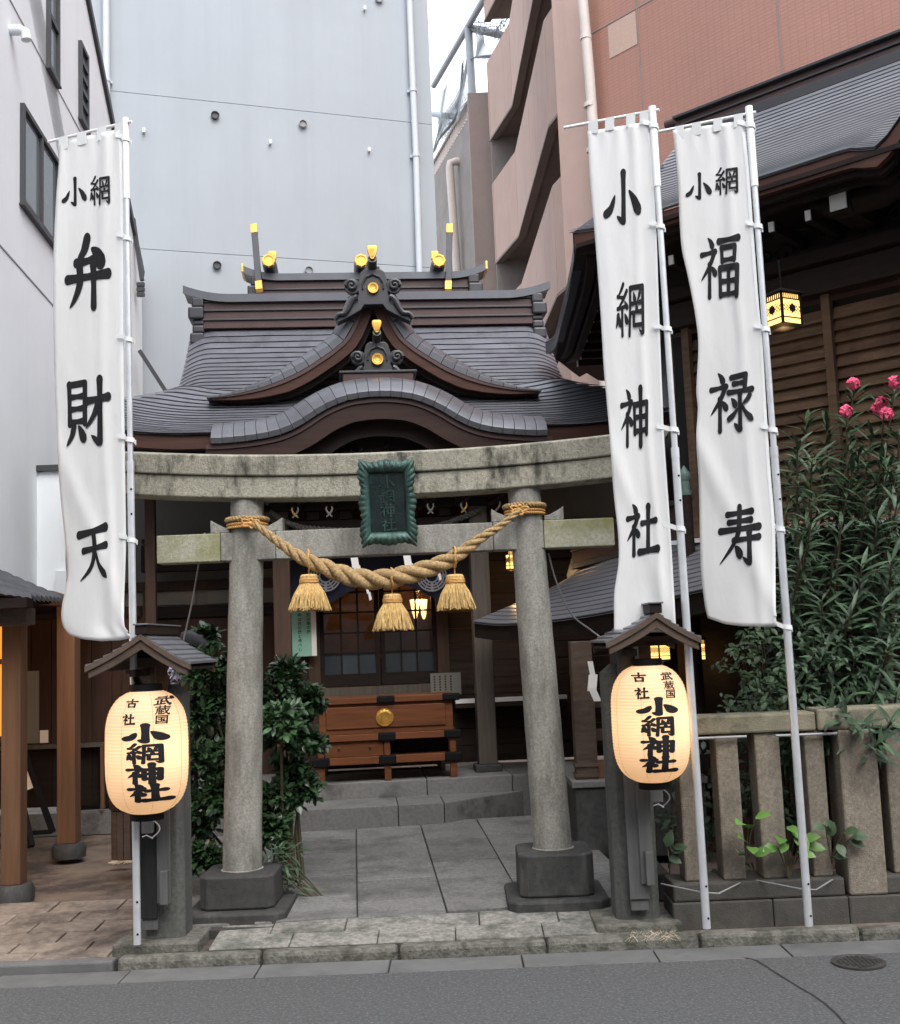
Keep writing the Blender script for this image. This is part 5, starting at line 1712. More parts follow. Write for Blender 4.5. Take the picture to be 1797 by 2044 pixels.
# facade at d = 10.75
DF = 10.75
MB().lbox(XC - 2.2, XC + 2.2, DF + 0.9, DF + 0.95, 0.5, 4.0).build('back_wall', 'interior wood', hall)
MB().lbox(XC - 2.2, XC + 2.2, DF + 0.0, DF + 0.9, 1.16, 1.2).build('floor_board', 'hall wood', hall)
MB().lbox(XC - 2.2, XC + 2.2, DF - 0.02, DF + 0.9, 2.62, 2.66).build('ceiling', 'dark wood', hall)
MB().lbox(XC - 2.2, XC + 2.2, DF - 0.06, DF + 0.04, 2.35, 2.60).build('lintel', 'dark wood', hall, bevel=0.006)
dl, dr_ = PS(637, 1250, DF).x, PS(872, 1250, DF).x
zd0, zd1 = PS(750, 1356, DF).z, 2.35
dmid = PS(758, 1250, DF).x
# planks right and left of the doors
for a, b in ((dr_ + 0.06, 2.4), (-0.72, dl - 0.06)):
    zz_ = ZF
    while zz_ < 2.33:
        hh = 0.155
        MB().lbox(a, b, DF, DF + 0.03, zz_ + 0.003, min(zz_ + hh, 2.345) - 0.003).build('wall_plank', 'plank wood', hall, bevel=0.003)
        zz_ += hh
for x_ in (dl - 0.05, dr_ + 0.05):
    MB().lbox(x_ - 0.055, x_ + 0.055, DF - 0.05, DF + 0.05, ZF, 2.349).build('door_post', 'hall wood', hall, bevel=0.004)
MB().lbox(XC + 1.35, XC + 3.2, DF + 0.12, DF + 0.2, 0.5, 3.5).build('side_plaster', 'grey plaster', hall)
MB().lbox(XC + 1.35, XC + 3.2, DF + 0.08, DF + 0.119, 2.62, 2.74).build('side_beam', 'hall wood', hall)
# under-door wall, step boards
MB().lbox(dl, dr_, DF - 0.01, DF + 0.03, ZF, zd0 - 0.06).build('base_board', 'grey wood', hall)
for k in range(3):
    MB().lbox(dl, dr_, DF - 0.55 + 0.17 * k, DF - 0.012, 0.9 + 0.12 * k - 0.03, 0.9 + 0.12 * k).build('step_board', 'grey wood', hall, bevel=0.004)
for x_ in (dl + 0.03, dr_ - 0.03):
    MB().lbox(x_ - 0.02, x_ + 0.02, DF - 0.56, DF - 0.02, ZF, 0.868).build('step_side', 'grey wood', hall)
for k in range(3):
    MB().lbox(dl + 0.01, dr_ - 0.01, DF - 0.535 + 0.17 * k, DF - 0.52 + 0.17 * k, 0.78 + 0.12 * k - 0.0, 0.868 + 0.12 * k).build('riser_board', 'hall wood', hall)
for da, db in ((dl, dmid - 0.003), (dmid + 0.003, dr_)):
    dr = thing('lattice_door', L2W((da + db) / 2, DF, zd0))
    dr.parent = hall
    dr.location = wloc(dr) - wloc(hall)
    dd = DF + (0.0 if da == dl else 0.045)
    MB().lbox(da, db, dd - 0.012, dd + 0.018, zd0 - 0.055, zd0 + 0.06).build('rail', 'dark wood', dr, bevel=0.003)
    MB().lbox(da, db, dd - 0.012, dd + 0.018, zd1 - 0.06, zd1).build('rail', 'dark wood', dr, bevel=0.003)
    for x_ in (da + 0.022, db - 0.022):
        MB().lbox(x_ - 0.022, x_ + 0.022, dd - 0.013, dd + 0.019, zd0 - 0.055, zd1).build('stile', 'dark wood', dr, bevel=0.003)
    nx_, nz_ = 3, 5
    xs = [da + 0.044 + (db - da - 0.088) * i / nx_ for i in range(nx_ + 1)]
    zs = [zd0 + 0.06 + (zd1 - 0.12 - zd0) * j / nz_ for j in range(nz_ + 1)]
    for x_ in xs[1:-1]:
        MB().lbox(x_ - 0.009, x_ + 0.009, dd - 0.008, dd + 0.014, zd0 + 0.06, zd1 - 0.06).build('muntin', 'dark wood', dr)
    for z_ in zs[1:-1]:
        MB().lbox(da + 0.044, db - 0.044, dd - 0.010, dd + 0.012, z_ - 0.008, z_ + 0.008).build('muntin', 'dark wood', dr)
    for i in range(nx_):
        for j in range(nz_):
            MB().lbox(xs[i], xs[i + 1], dd + 0.002, dd + 0.006, zs[j], zs[j + 1]).build('pane', 'hall glass' if (j < 1) else 'door glass', dr)
# interior: altar table with golden vessels, paper slips
al = thing('altar', L2W(XC, DF + 0.55, 1.2), 'dim altar with small golden vessels behind the lattice doors', 'altar')
MB().lbox(XC - 0.35, XC + 0.35, DF + 0.5, DF + 0.8, 1.2, 1.42).build('table', 'dark wood', al)
rnd = random.Random(11)
for k in range(9):
    x_ = XC - 0.3 + 0.075 * k
    MB().lathe([(0.0, 0), (0.02, 0.0), (0.01, 0.03), (0.026, 0.07), (0.02, 0.10), (0.0, 0.1)], L2W(x_, DF + 0.55, 1.42), 12, closed=False).build('vessel', 'gold', al, smooth=True)
# curtain with white crests
cu = thing('hall_curtain', L2W(XC, 10.35, 2.0), 'dark navy curtain with round white crests hung across the porch', 'curtain')
mb = MB()
cz1 = 2.50
czl = lambda x_: PS(757, 1197, 10.35).z + 0.10 * (1 - min(1, abs((x_ - XC) / 0.5))) + 0.02


def cur(u, v):
    x_ = xl_ + 0.02 + (xr_ - xl_ - 0.04) * u
    zlow = 1.93 + 0.24 * max(0, cos((x_ - XC) * 2.6)) ** 1.2
    return L2W(x_, 10.35 + 0.02 * sin(u * 34) * v, cz1 + (zlow - cz1) * v)


mb.grid(cur, 80, 8)
o = mb.build('cloth', 'navy curtain', cu, smooth='all')
for px in (650, 862):
    c = PS(px, 1150, 10.31)
    mb = MB()
    for r_ in (0.055, 0.082, 0.107, 0.132):
        ring_ = [L2W(c.x + cos(a) * r_, 10.315, c.z + sin(a) * r_) for a in [2 * pi * k / 40 for k in range(41)]]
        vs = []
        for k in range(41):
            a = 2 * pi * k / 40
            vs += [L2W(c.x + cos(a) * (r_ - 0.007), 10.312, c.z + sin(a) * (r_ - 0.007)), L2W(c.x + cos(a) * (r_ + 0.007), 10.312, c.z + sin(a) * (r_ + 0.007))]
        mb.add(vs, [(2 * k, 2 * k + 1, 2 * k + 3, 2 * k + 2) for k in range(40)])
    for k in range(12):
        a = 2 * pi * k / 12
        e1, e2 = V((cos(a), sin(a))), V((-sin(a), cos(a)))
        vs = [(0.05, -0.012), (0.138, -0.012), (0.138, 0.012), (0.05, 0.012)] if k % 3 == 0 else [(0.05, -0.004), (0.138, -0.004), (0.138, 0.004), (0.05, 0.004)]
        mb.add([L2W(c.x + e1.x * p + e2.x * q_, 10.311, c.z + e1.y * p + e2.y * q_) for p, q_ in vs], [(0, 1, 2, 3)])
    mb.build('crest', 'crest white', cu, fix=False)
# inner rope, paper streamers
pts = [PW(a, b, 9.9) for a, b in ((528, 1010), (560, 1035), (600, 1052), (660, 1058), (740, 1060), (820, 1058), (880, 1048), (905, 1040), (960, 1018))]
ir = thing('inner_rope', pts[4], 'old grey straw rope sagging behind the torii tie beam', 'rope')
ptc = cat_rom([tuple(p) for p in pts], 14)
for s in range(2):
    q = []
    for k, p in enumerate(ptc):
        f_ = 26 * 2 * pi * k / len(ptc) + s * pi
        q.append(V(p) + V((0, -sin(f_), cos(f_))) * 0.014)
    MB().tube(q, 0.016, 7).build('strand', 'old rope', ir, smooth=True)
for i, (px, py) in enumerate(((707, 1112), (812, 1108), (871, 1130), (732, 1170))):
    d_ = 9.85
    q = PS(px, py, d_)
    small = i > 1
    wdt, hh = (0.02, 0.06) if small else (0.06, 0.085)
    sh_ = thing('paper_streamer', L2W(q.x, d_, q.z - 0.1), ['folded white paper streamer left of the plaque foot, behind the rope', 'folded white paper streamer tilted right of centre behind the rope', 'narrow paper strip hanging by the right rope tassel', 'narrow paper strip hanging left of the middle tassel'][i], 'paper streamer', 'paper streamers behind the rope')
    mb = MB()
    z_ = q.z
    x_ = q.x
    for k in range(2):
        mb.add([L2W(x_ - wdt / 2, d_, z_), L2W(x_ + wdt / 2, d_ - 0.012, z_ + 0.008), L2W(x_ + wdt / 2 + 0.012, d_ - 0.012, z_ - hh), L2W(x_ - wdt / 2 + 0.012, d_, z_ - hh - 0.008)], [(0, 1, 2, 3)])
        x_ += 0.02
        z_ -= hh * 0.95
        d_ -= 0.004
    oo = mb.build('paper', 'paper', sh_, fix=False)
    oo.modifiers.new('t', 'SOLIDIFY').thickness = 0.001

# hanging lanterns in and round the halls


def hang_lantern(px, py, Y, wpx, hpx, label, core=2, energy=1.2, ornate=False):
    c = P(px, py, Y)
    w_ = wpx / FPX * Y
    h_ = hpx / FPX * Y
    t = thing('hanging_lantern', c - V((0, 0, h_ / 2)), label, 'lantern', 'lit metal hanging lanterns')
    hw = w_ / 2
    rot = radians(28)
    e1, e2 = V((cos(rot), sin(rot), 0)), V((-sin(rot), cos(rot), 0))
    cs = [c + e1 * (hw * i) + e2 * (hw * j) for i, j in ((-1, -1), (1, -1), (1, 1), (-1, 1))]
    for k in range(4):
        MB().beam(cs[k] - V((0, 0, h_ / 2)), cs[k] + V((0, 0, h_ / 2)), w_ * 0.09, w_ * 0.09, e1).build('frame_bar', 'black iron', t)
        a, b = cs[k], cs[(k + 1) % 4]
        out_ = ((a + b) / 2 - c).normalized()
        mid = (a + b) / 2
        MB().box(mid, (b - a).length * 0.9, 0.004, h_ * 0.94, (b - a).normalized(), out_, EZ).build('lit_panel', 'warm window', t)
        mb = MB()
        u_ = (b - a).normalized()
        L_ = (b - a).length
        for zf in (-0.5, -0.30, 0.30, 0.5):
            mb.box(mid + out_ * 0.006 + EZ * (h_ * zf), L_, 0.006, h_ * 0.035, u_, out_, EZ)
        for q in range(1, 9):                          # bars of the upper band
            mb.box(mid + out_ * 0.006 + EZ * (h_ * 0.40) + u_ * (L_ * (q / 9 - 0.5)), L_ * 0.03, 0.005, h_ * 0.17, u_, out_, EZ)
        for q in range(-3, 4):                         # diagonal lattice
            for sg in (-1, 1):
                dv = (u_ * sg + EZ).normalized()
                cc_ = mid + out_ * 0.006 + u_ * (L_ * q * 0.16)
                mb.box(cc_, h_ * 0.5 if abs(q) < 2 else h_ * 0.28, 0.003, h_ * 0.012, dv, out_, dv.cross(out_))
        if ornate:
            mb.prism([mid + out_ * 0.008 + u_ * (L_ * 0.17 * cos(k2 * pi / 3 + pi / 6)) + EZ * (h_ * 0.15 * sin(k2 * pi / 3 + pi / 6)) for k2 in range(6)], out_ * 0.004)
        mb.build('lattice', 'black iron', t)
    mb = MB()
    mb.lathe([(w_ * 0.95, 0), (w_ * 0.9, h_ * 0.06), (w_ * 0.45, h_ * 0.18), (w_ * 0.14, h_ * 0.26), (0, h_ * 0.27)], c + EZ * (h_ / 2), 4, EZ, (e1 + e2).normalized())
    mb.build('cap', 'black iron', t, bevel=0.004)
    MB().lathe([(0, -h_ * 0.10), (w_ * 0.5, -h_ * 0.08), (w_ * 0.78, 0), (0, 0)], c - EZ * (h_ / 2), 4, EZ, (e1 + e2).normalized(), closed=False).build('base', 'black iron', t)
    MB().tube([c + EZ * (h_ * 0.76), c + EZ * (h_ * 1.7)], 0.006, 6).build('hook_chain', 'black iron', t)
    ld = bpy.data.lights.new('lantern_light', 'POINT')
    ld.energy = energy
    ld.color = (1.0, 0.6, 0.25)
    ld.shadow_soft_size = 0.05
    lo = bpy.data.objects.new('lantern_light', ld)
    COL.objects.link(lo)
    lo.parent = t
    lo.location = V((0, 0, -h_ * 0.35))
    return t


hang_lantern(1562, 622, 6.9, 50, 64, 'lit lattice lantern under the right-hand hall eave, beside the 福禄寿 banner', energy=1.0, ornate=True)
hang_lantern(1318, 1297, 8.0, 27, 40, 'lit lantern just above the right paper lantern, left one of the low pair', energy=0.15)
hang_lantern(1393, 1297, 8.05, 20, 40, 'lit lantern seen beside the pole, right one of the low pair', energy=0.15)
hang_lantern(1020, 1118, 10.3, 14, 36, 'small lit lantern partly hidden behind the right torii pillar', energy=0.8)
# lamp inside the hall: tapered glass shades
lmp = PW(836, 1212, DF + 0.3)
t = thing('shade_lamp', lmp, 'glowing lamp with tapered shades seen through the hall door', 'lamp')
for dx, sc in ((-0.035, 1.0), (0.05, 0.8)):
    c = lmp + EX * dx + EY * (0.05 if dx > 0 else 0)
    MB().lathe([(0.03 * sc, -0.058), (0.05 * sc, 0.075)], c, 6).build('shade', 'warm core', t)
    MB().lathe([(0.0, -0.12), (0.014, -0.105), (0.02, -0.08), (0.026, -0.06), (0, -0.0595)], c, 10, closed=False).build('glass_drop', 'warm core', t)
for qx, qy in ((600, 1190), (604, 1215), (742, 1320), (735, 1334), (748, 1340), (738, 1350), (745, 1306)):
    q = PW(qx, qy, DF + 0.25)
    MB().lathe([(0.0, -0.016), (0.007, -0.01), (0.008, 0.004), (0.0, 0.02)], q, 8, closed=False).build('candle_flame', 'warm window', t)
MB().tube([lmp + EZ * 0.08, lmp + EZ * 0.4], 0.006, 6).build('stem', 'black iron', t)
ld = bpy.data.lights.new('lamp_light', 'POINT')
ld.energy = 5.0
ld.color = (1.0, 0.5, 0.18)
ld.shadow_soft_size = 0.04
lo = bpy.data.objects.new('lamp_light', ld)
COL.objects.link(lo)
lo.parent = t
lo.location = V((0, -0.10, 0.12))

# offertory box
BD = 9.66
ob = thing('offertory_box', L2W(XC - 0.02, BD, 0.49), 'red-brown wooden offertory box with black iron fittings and a gold crest', 'offertory box')
bl, br_ = PS(637, 1450, BD).x, PS(905, 1450, BD).x
zt1, zt0 = PS(770, 1390, BD).z, PS(770, 1402, BD).z
zm1, zm0 = PS(770, 1463, BD).z, PS(770, 1476, BD).z
zl1, zl0 = PS(770, 1508, BD).z, PS(770, 1523, BD).z
MB().lbox(bl - 0.02, br_ + 0.02, BD - 0.03, BD + 0.36, zt0, zt1).build('top_rail', 'box wood', ob, bevel=0.004)
MB().lbox(bl, br_, BD, BD + 0.34, zm1 + 0.001, zt0 - 0.001).build('body', 'box wood', ob, bevel=0.004)
MB().lbox(bl + 0.06, br_ - 0.06, BD - 0.014, BD - 0.001, zm1 + 0.045, zt0 - 0.025).build('front_panel', 'box wood', ob, bevel=0.012)
MB().lbox(bl - 0.03, br_ + 0.03, BD - 0.035, BD + 0.36, zm0, zm1).build('middle_rail', 'box wood', ob, bevel=0.004)
MB().lbox(bl - 0.03, br_ + 0.03, BD - 0.035, BD + 0.36, zl0, zl1).build('lower_rail', 'box wood', ob, bevel=0.004)
for x_ in (bl + 0.01, (bl + br_) / 2, br_ - 0.01):
    MB().lbox(x_ - 0.028, x_ + 0.028, BD - 0.02, BD + 0.04, 0.492, zl0 - 0.001).build('leg', 'box wood', ob, bevel=0.004)
    MB().lbox(x_ - 0.026, x_ + 0.026, BD - 0.016, BD + 0.03, zl1 + 0.001, zm0 - 0.001).build('upright', 'box wood', ob, bevel=0.004)
    for z0_, z1_ in ((zt0 - 0.006, zt1 + 0.006), (zm0 - 0.012, zm1 + 0.006), (zl0 - 0.012, zl1 + 0.006)):
        MB().lbox(x_ - 0.075, x_ + 0.075, BD - 0.043, BD + 0.0, z0_, z1_).build('iron_fitting', 'black iron', ob, bevel=0.014)
MB().lbox(bl + 0.045, (bl + br_) / 2 - 0.032, BD - 0.008, BD + 0.25, zl1 + 0.002, zm0 - 0.002).build('drawer', 'box wood', ob, bevel=0.003)
mb = MB()
for x_ in (bl + 0.16, (bl + br_) / 2 - 0.14):
    mb.lathe([(0.008, 0), (0.011, 0.012), (0, 0.016)], L2W(x_, BD - 0.008, (zl1 + zm0) / 2 + 0.01), 12, -EY, EX)
mb.build('drawer_knob', 'brown copper', ob, smooth=True)
MB().lbox((bl + br_) / 2 + 0.03, br_ - 0.03, BD + 0.2, BD + 0.22, zl1, zm0).build('inner_board', 'dark wood', ob)
cc = PS(768, 1432, BD - 0.015)
MB().lathe([(0.0, 0.012), (0.024, 0.012), (0.028, 0.007), (0.038, 0.007), (0.042, 0.012), (0.058, 0.012), (0.064, 0.008), (0.072, 0.008), (0.074, 0.0)], L2W(cc.x, BD - 0.016, cc.z), 40, -EY, EX, closed=False).build('gold_crest', 'gold', ob, smooth=True)
mb = MB()
for k in range(14):
    a = 2 * pi * k / 14
    mb.box(L2W(cc.x + cos(a) * 0.033, BD - 0.026, cc.z + sin(a) * 0.033), 0.006, 0.006, 0.012, EX * cos(a) + EZ * sin(a), EY, EX * -sin(a) + EZ * cos(a))
    mb.box(L2W(cc.x + cos(a) * 0.066, BD - 0.027, cc.z + sin(a) * 0.066), 0.006, 0.006, 0.018, EX * cos(a) + EZ * sin(a), EY, EX * -sin(a) + EZ * cos(a))
mb.build('crest_relief', 'gold', ob)
# veranda edge right, dark opening beside it
for a, b in ((908, 930), (932, 945), (990, 1010), (1011, 1060)):
    pass
vx0, vx1 = PS(908, 1396, 10.6).x, PS(1075, 1393, 10.6).x
zv = PS(990, 1396, 10.6).z
for a, b in ((vx0, vx0 + 0.33), (vx0 + 0.333, vx1 + 0.25)):
    MB().lbox(a, b, 10.5, 10.6, zv - 0.018, zv + 0.018).build('veranda_edge', 'white cap', hall)
MB().lbox(vx0, vx1 + 0.25, 10.51, 10.74, zv - 0.06, zv - 0.019).build('veranda_floor', 'plank wood', hall)
# notice boards and green poster
q0, q1 = PS(581, 1216, 10.60), PS(633, 1309, 10.60)
po = thing('green_poster', L2W(q0.x, 10.6, q1.z), 'pale green paper poster with two columns of small writing', 'poster')
MB().lbox(q0.x, q1.x, 10.60, 10.603, q1.z, q0.z).build('sheet', 'poster green', po)
MB().lbox(q1.x - 0.045, q1.x, 10.597, 10.599, q1.z, q0.z).build('pale_margin', 'paper', po)
for col, txt, top in ((0.155, '天は東の縁', 0.03), (0.075, '金は西の縁と申べし', 0.03)):
    for k, ch in enumerate(txt):
        cv = bpy.data.curves.new('writing', 'FONT')
        cv.body = ch
        cv.size = 0.036
        cv.offset = 0.0004
        cv.align_x = 'CENTER'
        o = bpy.data.objects.new('tmp_writing', cv)
        COL.objects.link(o)
        me = bpy.data.meshes.new_from_object(o)
        bpy.data.objects.remove(o)
        if not me.vertices: continue
        me.materials.clear()
        me.materials.append(MATS['ink'])
        place(me, 'writing', po, basis(L2W(q0.x + col, 10.5985, q0.z - top - 0.04 - 0.039 * k), EX, EZ, -EY))
nb = PS(890, 1365, 10.58)
t = thing('notice_board', L2W(nb.x, 10.58, nb.z - 0.08), 'pale notice sheet on the planks right of the offertory box', 'notice')
MB().lbox(nb.x - 0.14, nb.x + 0.14, 10.575, 10.58, nb.z - 0.10, nb.z + 0.10).build('sheet', 'grey plaster', t)
for k in range(5):
    mb = MB()
    for j in range(6):
        mb.lbox(nb.x - 0.11 + 0.05 * k, nb.x - 0.095 + 0.05 * k, 10.573, 10.5745, nb.z + 0.06 - 0.024 * j, nb.z + 0.075 - 0.024 * j)
    if k < 4: mb.build('writing', 'shop dark wood', t)

# wing wall left of the hall: plaster and dark timber
wg = thing('plaster_wing', L2W(-1.9, 11.2, 0.3), 'plastered wing with brown timber beams left of the shrine hall', 'building')
DW = 11.0
wx0, wx1 = PS(240, 1100, DW).x - 0.6, PS(550, 1100, DW).x
zz_ = lambda py: PS(400, py, DW).z
MB().lbox(wx0, wx1, DW + 0.05, DW + 0.12, 0.2, zz_(985) + 0.3).build('plaster', 'grey plaster', wg)
MB().lbox(wx0, wx1, DW, DW + 0.06, zz_(1177), zz_(1158)).build('beam', 'hall wood', wg, bevel=0.004)
MB().lbox(wx0, wx1, DW - 0.02, DW + 0.06, zz_(1232), zz_(1208)).build('beam', 'dark wood', wg, bevel=0.004)
for px in (296, 472):
    x_ = PS(px, 1190, DW).x
    MB().lbox(x_ - 0.05, x_ + 0.05, DW - 0.005, DW + 0.055, zz_(1208) + 0.001, zz_(1177) - 0.001).build('stud', 'hall wood', wg, bevel=0.003)
for a, b in ((250, 288), (302, 390), (414, 470)):
    MB().lbox(PS(a, 1190, DW).x, PS(b, 1190, DW).x, DW + 0.035, DW + 0.049, zz_(1205), zz_(1179)).build('plaster_panel', 'cream plaster', wg)
MB().lbox(wx0, wx1, DW + 0.01, DW + 0.05, 0.3, zz_(1233)).build('lower_boarding', 'shop dark wood', wg)
x_ = PS(301, 1100, 10.2).x
MB().lbox(x_ - 0.045, x_ + 0.045, 10.16, 10.24, 0.3, PS(300, 990, 10.2).z + 0.1).build('downpipe', 'hall wood', wg, bevel=0.006)

# ------------------------------------------------------------------ right-hand hall (turned about 42 degrees)
E0 = PZ(1145, 475, 4.4)
dE = V((0.743, -0.669, 0))
nI = V((0.669, 0.743, 0))
KH = thing('side_hall', E0 + dE * 2 + nI * 1.7 + V((0, 0, -4.3)), 'large dark timber side hall on the right with a grey copper roof and louvred wall', 'shrine building')
KR = 1.72


def kroof(t, f):
    """t along the eave, f from 0 (eave) to 1 (ridge)"""
    z = 4.40 + 1.30 * (0.62 * f + 0.38 * f * f)
    s = min(1, max(0, (t - 2.16) / 0.34))
    bump = 0.22 * s * s * (3 - 2 * s) - 0.045 * exp(-((t - 2.14) / 0.09) ** 2) + 0.10 * max(0, t - 2.5)
    z += bump * max(0, 1 - f * 1.25)
    z += 0.05 * max(0, (0.5 - t) / 0.5) ** 2 * (1 - f)
    return E0 + dE * t + nI * (KR * f) + V((0, 0, z - 4.4))


NK = 30
for k in range(NK):
    f0, f1 = k / NK, (k + 1) / NK

    def kc(u, v, f0=f0, f1=f1):
        t = -0.05 + 4.4 * u
        q = kroof(t, f1 + (f0 + 0.0055 - f1) * v)
        return q + V((0, 0, 0.003 + 0.006 * v))
    mb = MB()
    mb.sheet(kc, 60, 1, V((0, 0, -0.004)))
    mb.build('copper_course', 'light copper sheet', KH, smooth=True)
mb = MB()
mb.grid(lambda u, v: kroof(-0.05 + 4.4 * u, v) - V((0, 0, 0.012)), 60, 24)
mb.build('roof_underlay', 'dark trim', KH, fix=False)
# ridge of the side hall
for z0, z1, o, m in ((-0.05, 0.03, 0.15, 'dark copper'), (0.031, 0.08, 0.13, 'brown copper'), (0.081, 0.095, 0.15, 'dark copper'), (0.096, 0.15, 0.12, 'brown copper'), (0.151, 0.175, 0.17, 'dark copper')):
    a, b = kroof(-0.1, 1.0) + nI * 0.1, kroof(4.4, 1.0) + nI * 0.1
    MB().beam(a + V((0, 0, (z0 + z1) / 2)), b + V((0, 0, (z0 + z1) / 2)), 2 * o, z1 - z0).build('ridge_tier', m, KH, bevel=0.004)
MB().tube([kroof(-0.25, 1.0) + nI * 0.1 + V((0, 0, 0.2)), kroof(4.4, 1.0) + nI * 0.1 + V((0, 0, 0.2))], 0.05, 14).build('ridge_roll', 'brown copper', KH, smooth=True)
# back slope and gable
mb = MB()
mb.sheet(lambda u, v: kroof(-0.05 + 4.4 * u, 1.0) + nI * (1.6 * v) + V((0, 0, -1.25 * v)), 4, 4, V((0, 0, -0.03)))
mb.build('back_slope', 'copper sheet', KH)
# eave fascias following the wave
for nm, zo, zh, inn, m in (('eave_fascia', -0.014, 0.10, 0.01, 'red brown wood'), ('eave_fascia', -0.10, 0.05, 0.07, 'dark wood'), ('eave_fascia', -0.12, 0.05, 0.16, 'dark wood')):
    mb = MB()

    def fs_(u, v, zo=zo, zh=zh, inn=inn):
        t = 0.0 + 4.3 * u
        q = kroof(t, 0)
        return q + nI * inn + V((0, 0, zo - zh * v))
    mb.sheet(fs_, 60, 1, nI * 0.05)
    mb.build(nm, m, KH, smooth=True)
# soffit
sp = [PZ(*q, 4.33) for q in ((1150, 490), (1143, 535), (1130, 600), (1117, 660), (1109, 712), (1146, 741), (1157, 749), (1171, 741), (1195, 756), (1260, 760))]
sp += [E0 + dE * 4.3 + nI * 1.6, E0 + dE * 4.3 + nI * 0.03, ]
mb = MB()
mb.prism([V((q.x, q.y, 4.31)) for q in sp], (0, 0, 0.03))
mb.build('soffit', 'dark wood', KH)
# left eave edge, thick and curved with a flicked-up tip
le = [(1144, 474, 4.42), (1143, 517, 4.40), (1132, 576, 4.38), (1118, 634, 4.38), (1107, 676, 4.42), (1089, 689, 4.52)]
lp = cat_rom([tuple(PZ(a, b, z)) for a, b, z in le], 6)
for nm, o0, o1, inn, m in (('left_eave', 0.03, -0.09, 0.0, 'dark copper'), ('left_fascia', -0.06, -0.16, 0.09, 'dark wood'), ('left_fascia', -0.10, -0.2, 0.17, 'dark wood')):
    mb = MB()
    n = len(lp)

    def lf_(u, v, o0=o0, o1=o1, inn=inn):
        i = min(int(round(u * (n - 1))), n - 1)
        return V(lp[i]) + V((inn, 0, o0 + (o1 - o0) * v))
    mb.sheet(lf_, n - 1, 1, V((0.06, 0, 0)))
    mb.build(nm.replace('left_', 'side_'), m, KH, smooth=True)
mb = MB()                                             # roof over the left eave
q0, q1 = V(lp[0]), V(lp[-1])
mb.sheet(lambda u, v: V(lp[min(int(round(u * (n - 1))), n - 1)]) * (1 - v) + (kroof(0.0, 0.75) * (1 - u) + V((2.3, 11.4, 5.2)) * u) * v + V((0, 0, 0.035)), n - 1, 6, V((0, 0, -0.03)))
mb.build('side_slope', 'copper sheet', KH)
for px, py in ((1192, 614), (1185, 636), (1178, 656), (1172, 675), (1165, 693), (1160, 710), (1154, 725)):
    q = PZ(px, py, 4.27)
    MB().box(q + V((0.12, 0, 0)), 0.24, 0.05, 0.06).build('rafter', 'dark wood', KH)
    MB().box(q + V((-0.004, 0, -0.002)), 0.012, 0.045, 0.058).build('rafter_tip', 'white cap', KH)
# front bracket ends with white caps
WI = 0.85                                             # wall set back from the eave


def kw(t, z, o=0.0):
    return E0 + dE * t + nI * (WI + o) + V((0, 0, z - 4.4))


wall_p0, wall_n = kw(0, 2), nI


def kt(px, py, o=0.0):
    q = hit(px, py, kw(0, 2, o), nI)
    return (q - E0).dot(dE), q.z


for px, py, s in ((1672, 390, 2.6), (1613, 430, 0.9), (1540, 453, 0.9), (1340, 519, 0.9)):
    q = hit(px, py, E0 + nI * 0.3, nI)
    MB().box(q, 0.04 * s, 0.014, 0.07 * s, dE, nI, EZ).build('beam_tip', 'white cap', KH)
    MB().box(q + nI * 0.27, 0.055 * s, 0.5, 0.085 * s, dE, nI, EZ).build('beam_end', 'dark wood', KH, bevel=0.004)
sc_ = []
for k in range(10):                                   # big carved beam nose at the right
    pass
tq, zq = kt(1700, 400, -0.45)
MB().tube([kw(tq - 0.25, zq + 0.03, -0.45), kw(tq - 0.05, zq - 0.03, -0.45), kw(tq + 0.2, zq - 0.02, -0.45), kw(tq + 0.45, zq + 0.09, -0.45)], [0.06, 0.075, 0.08, 0.07], 12).build('carved_nose', 'dark wood', KH, smooth=True)
# louvre wall
tz = [kt(1570, 600), kt(1797, 570), kt(1600, 1045), kt(1797, 1005)]
zbot = (tz[2][1] + tz[3][1]) / 2
ztop = kt(1700, 585)[1]
posts_t = [0.02, 0.62, 1.22]
tp = kt(1660, 700)[0]
posts_t = [tp - 1.6, tp - 1.07, tp - 0.53, tp, tp + 0.53, tp + 1.06, tp + 1.6]
for t in posts_t:
    if t < 0.3: continue
    a = kw(t, zbot - 0.05)
    MB().beam(kw(t, zbot - 0.06, -0.02), kw(t, ztop + 0.1, -0.02), 0.055, 0.06, dE).build('post', 'louvre wood', KH, bevel=0.003)
rows = int((ztop - zbot) / 0.082)
for a, b in zip(posts_t, posts_t[1:]):
    if b < 0.35: continue
    a = max(a, 0.33)
    for r in range(rows):
        z = zbot + 0.082 * r
        c = kw((a + b) / 2, z + 0.04, 0.02)
        tilt = radians(24)
        e3 = EZ * cos(tilt) + nI * sin(tilt) * 1.0
        e2 = dE.cross(e3)
        MB().box(c, (b - a) - 0.052, 0.012, 0.092, dE, e2, e3).build('louvre_slat', 'louvre wood', KH)
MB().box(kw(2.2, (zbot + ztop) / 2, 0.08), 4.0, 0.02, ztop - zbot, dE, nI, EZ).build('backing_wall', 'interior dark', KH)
MB().box(kw(2.2, zbot - 0.085, -0.05), 4.0, 0.16, 0.03, dE, nI, EZ).build('sill_flashing', 'white trim', KH)
MB().box(kw(2.2, zbot - 0.75, 0.03), 4.0, 0.06, 1.30, dE, nI, EZ).build('lower_wall', 'dark wood', KH)
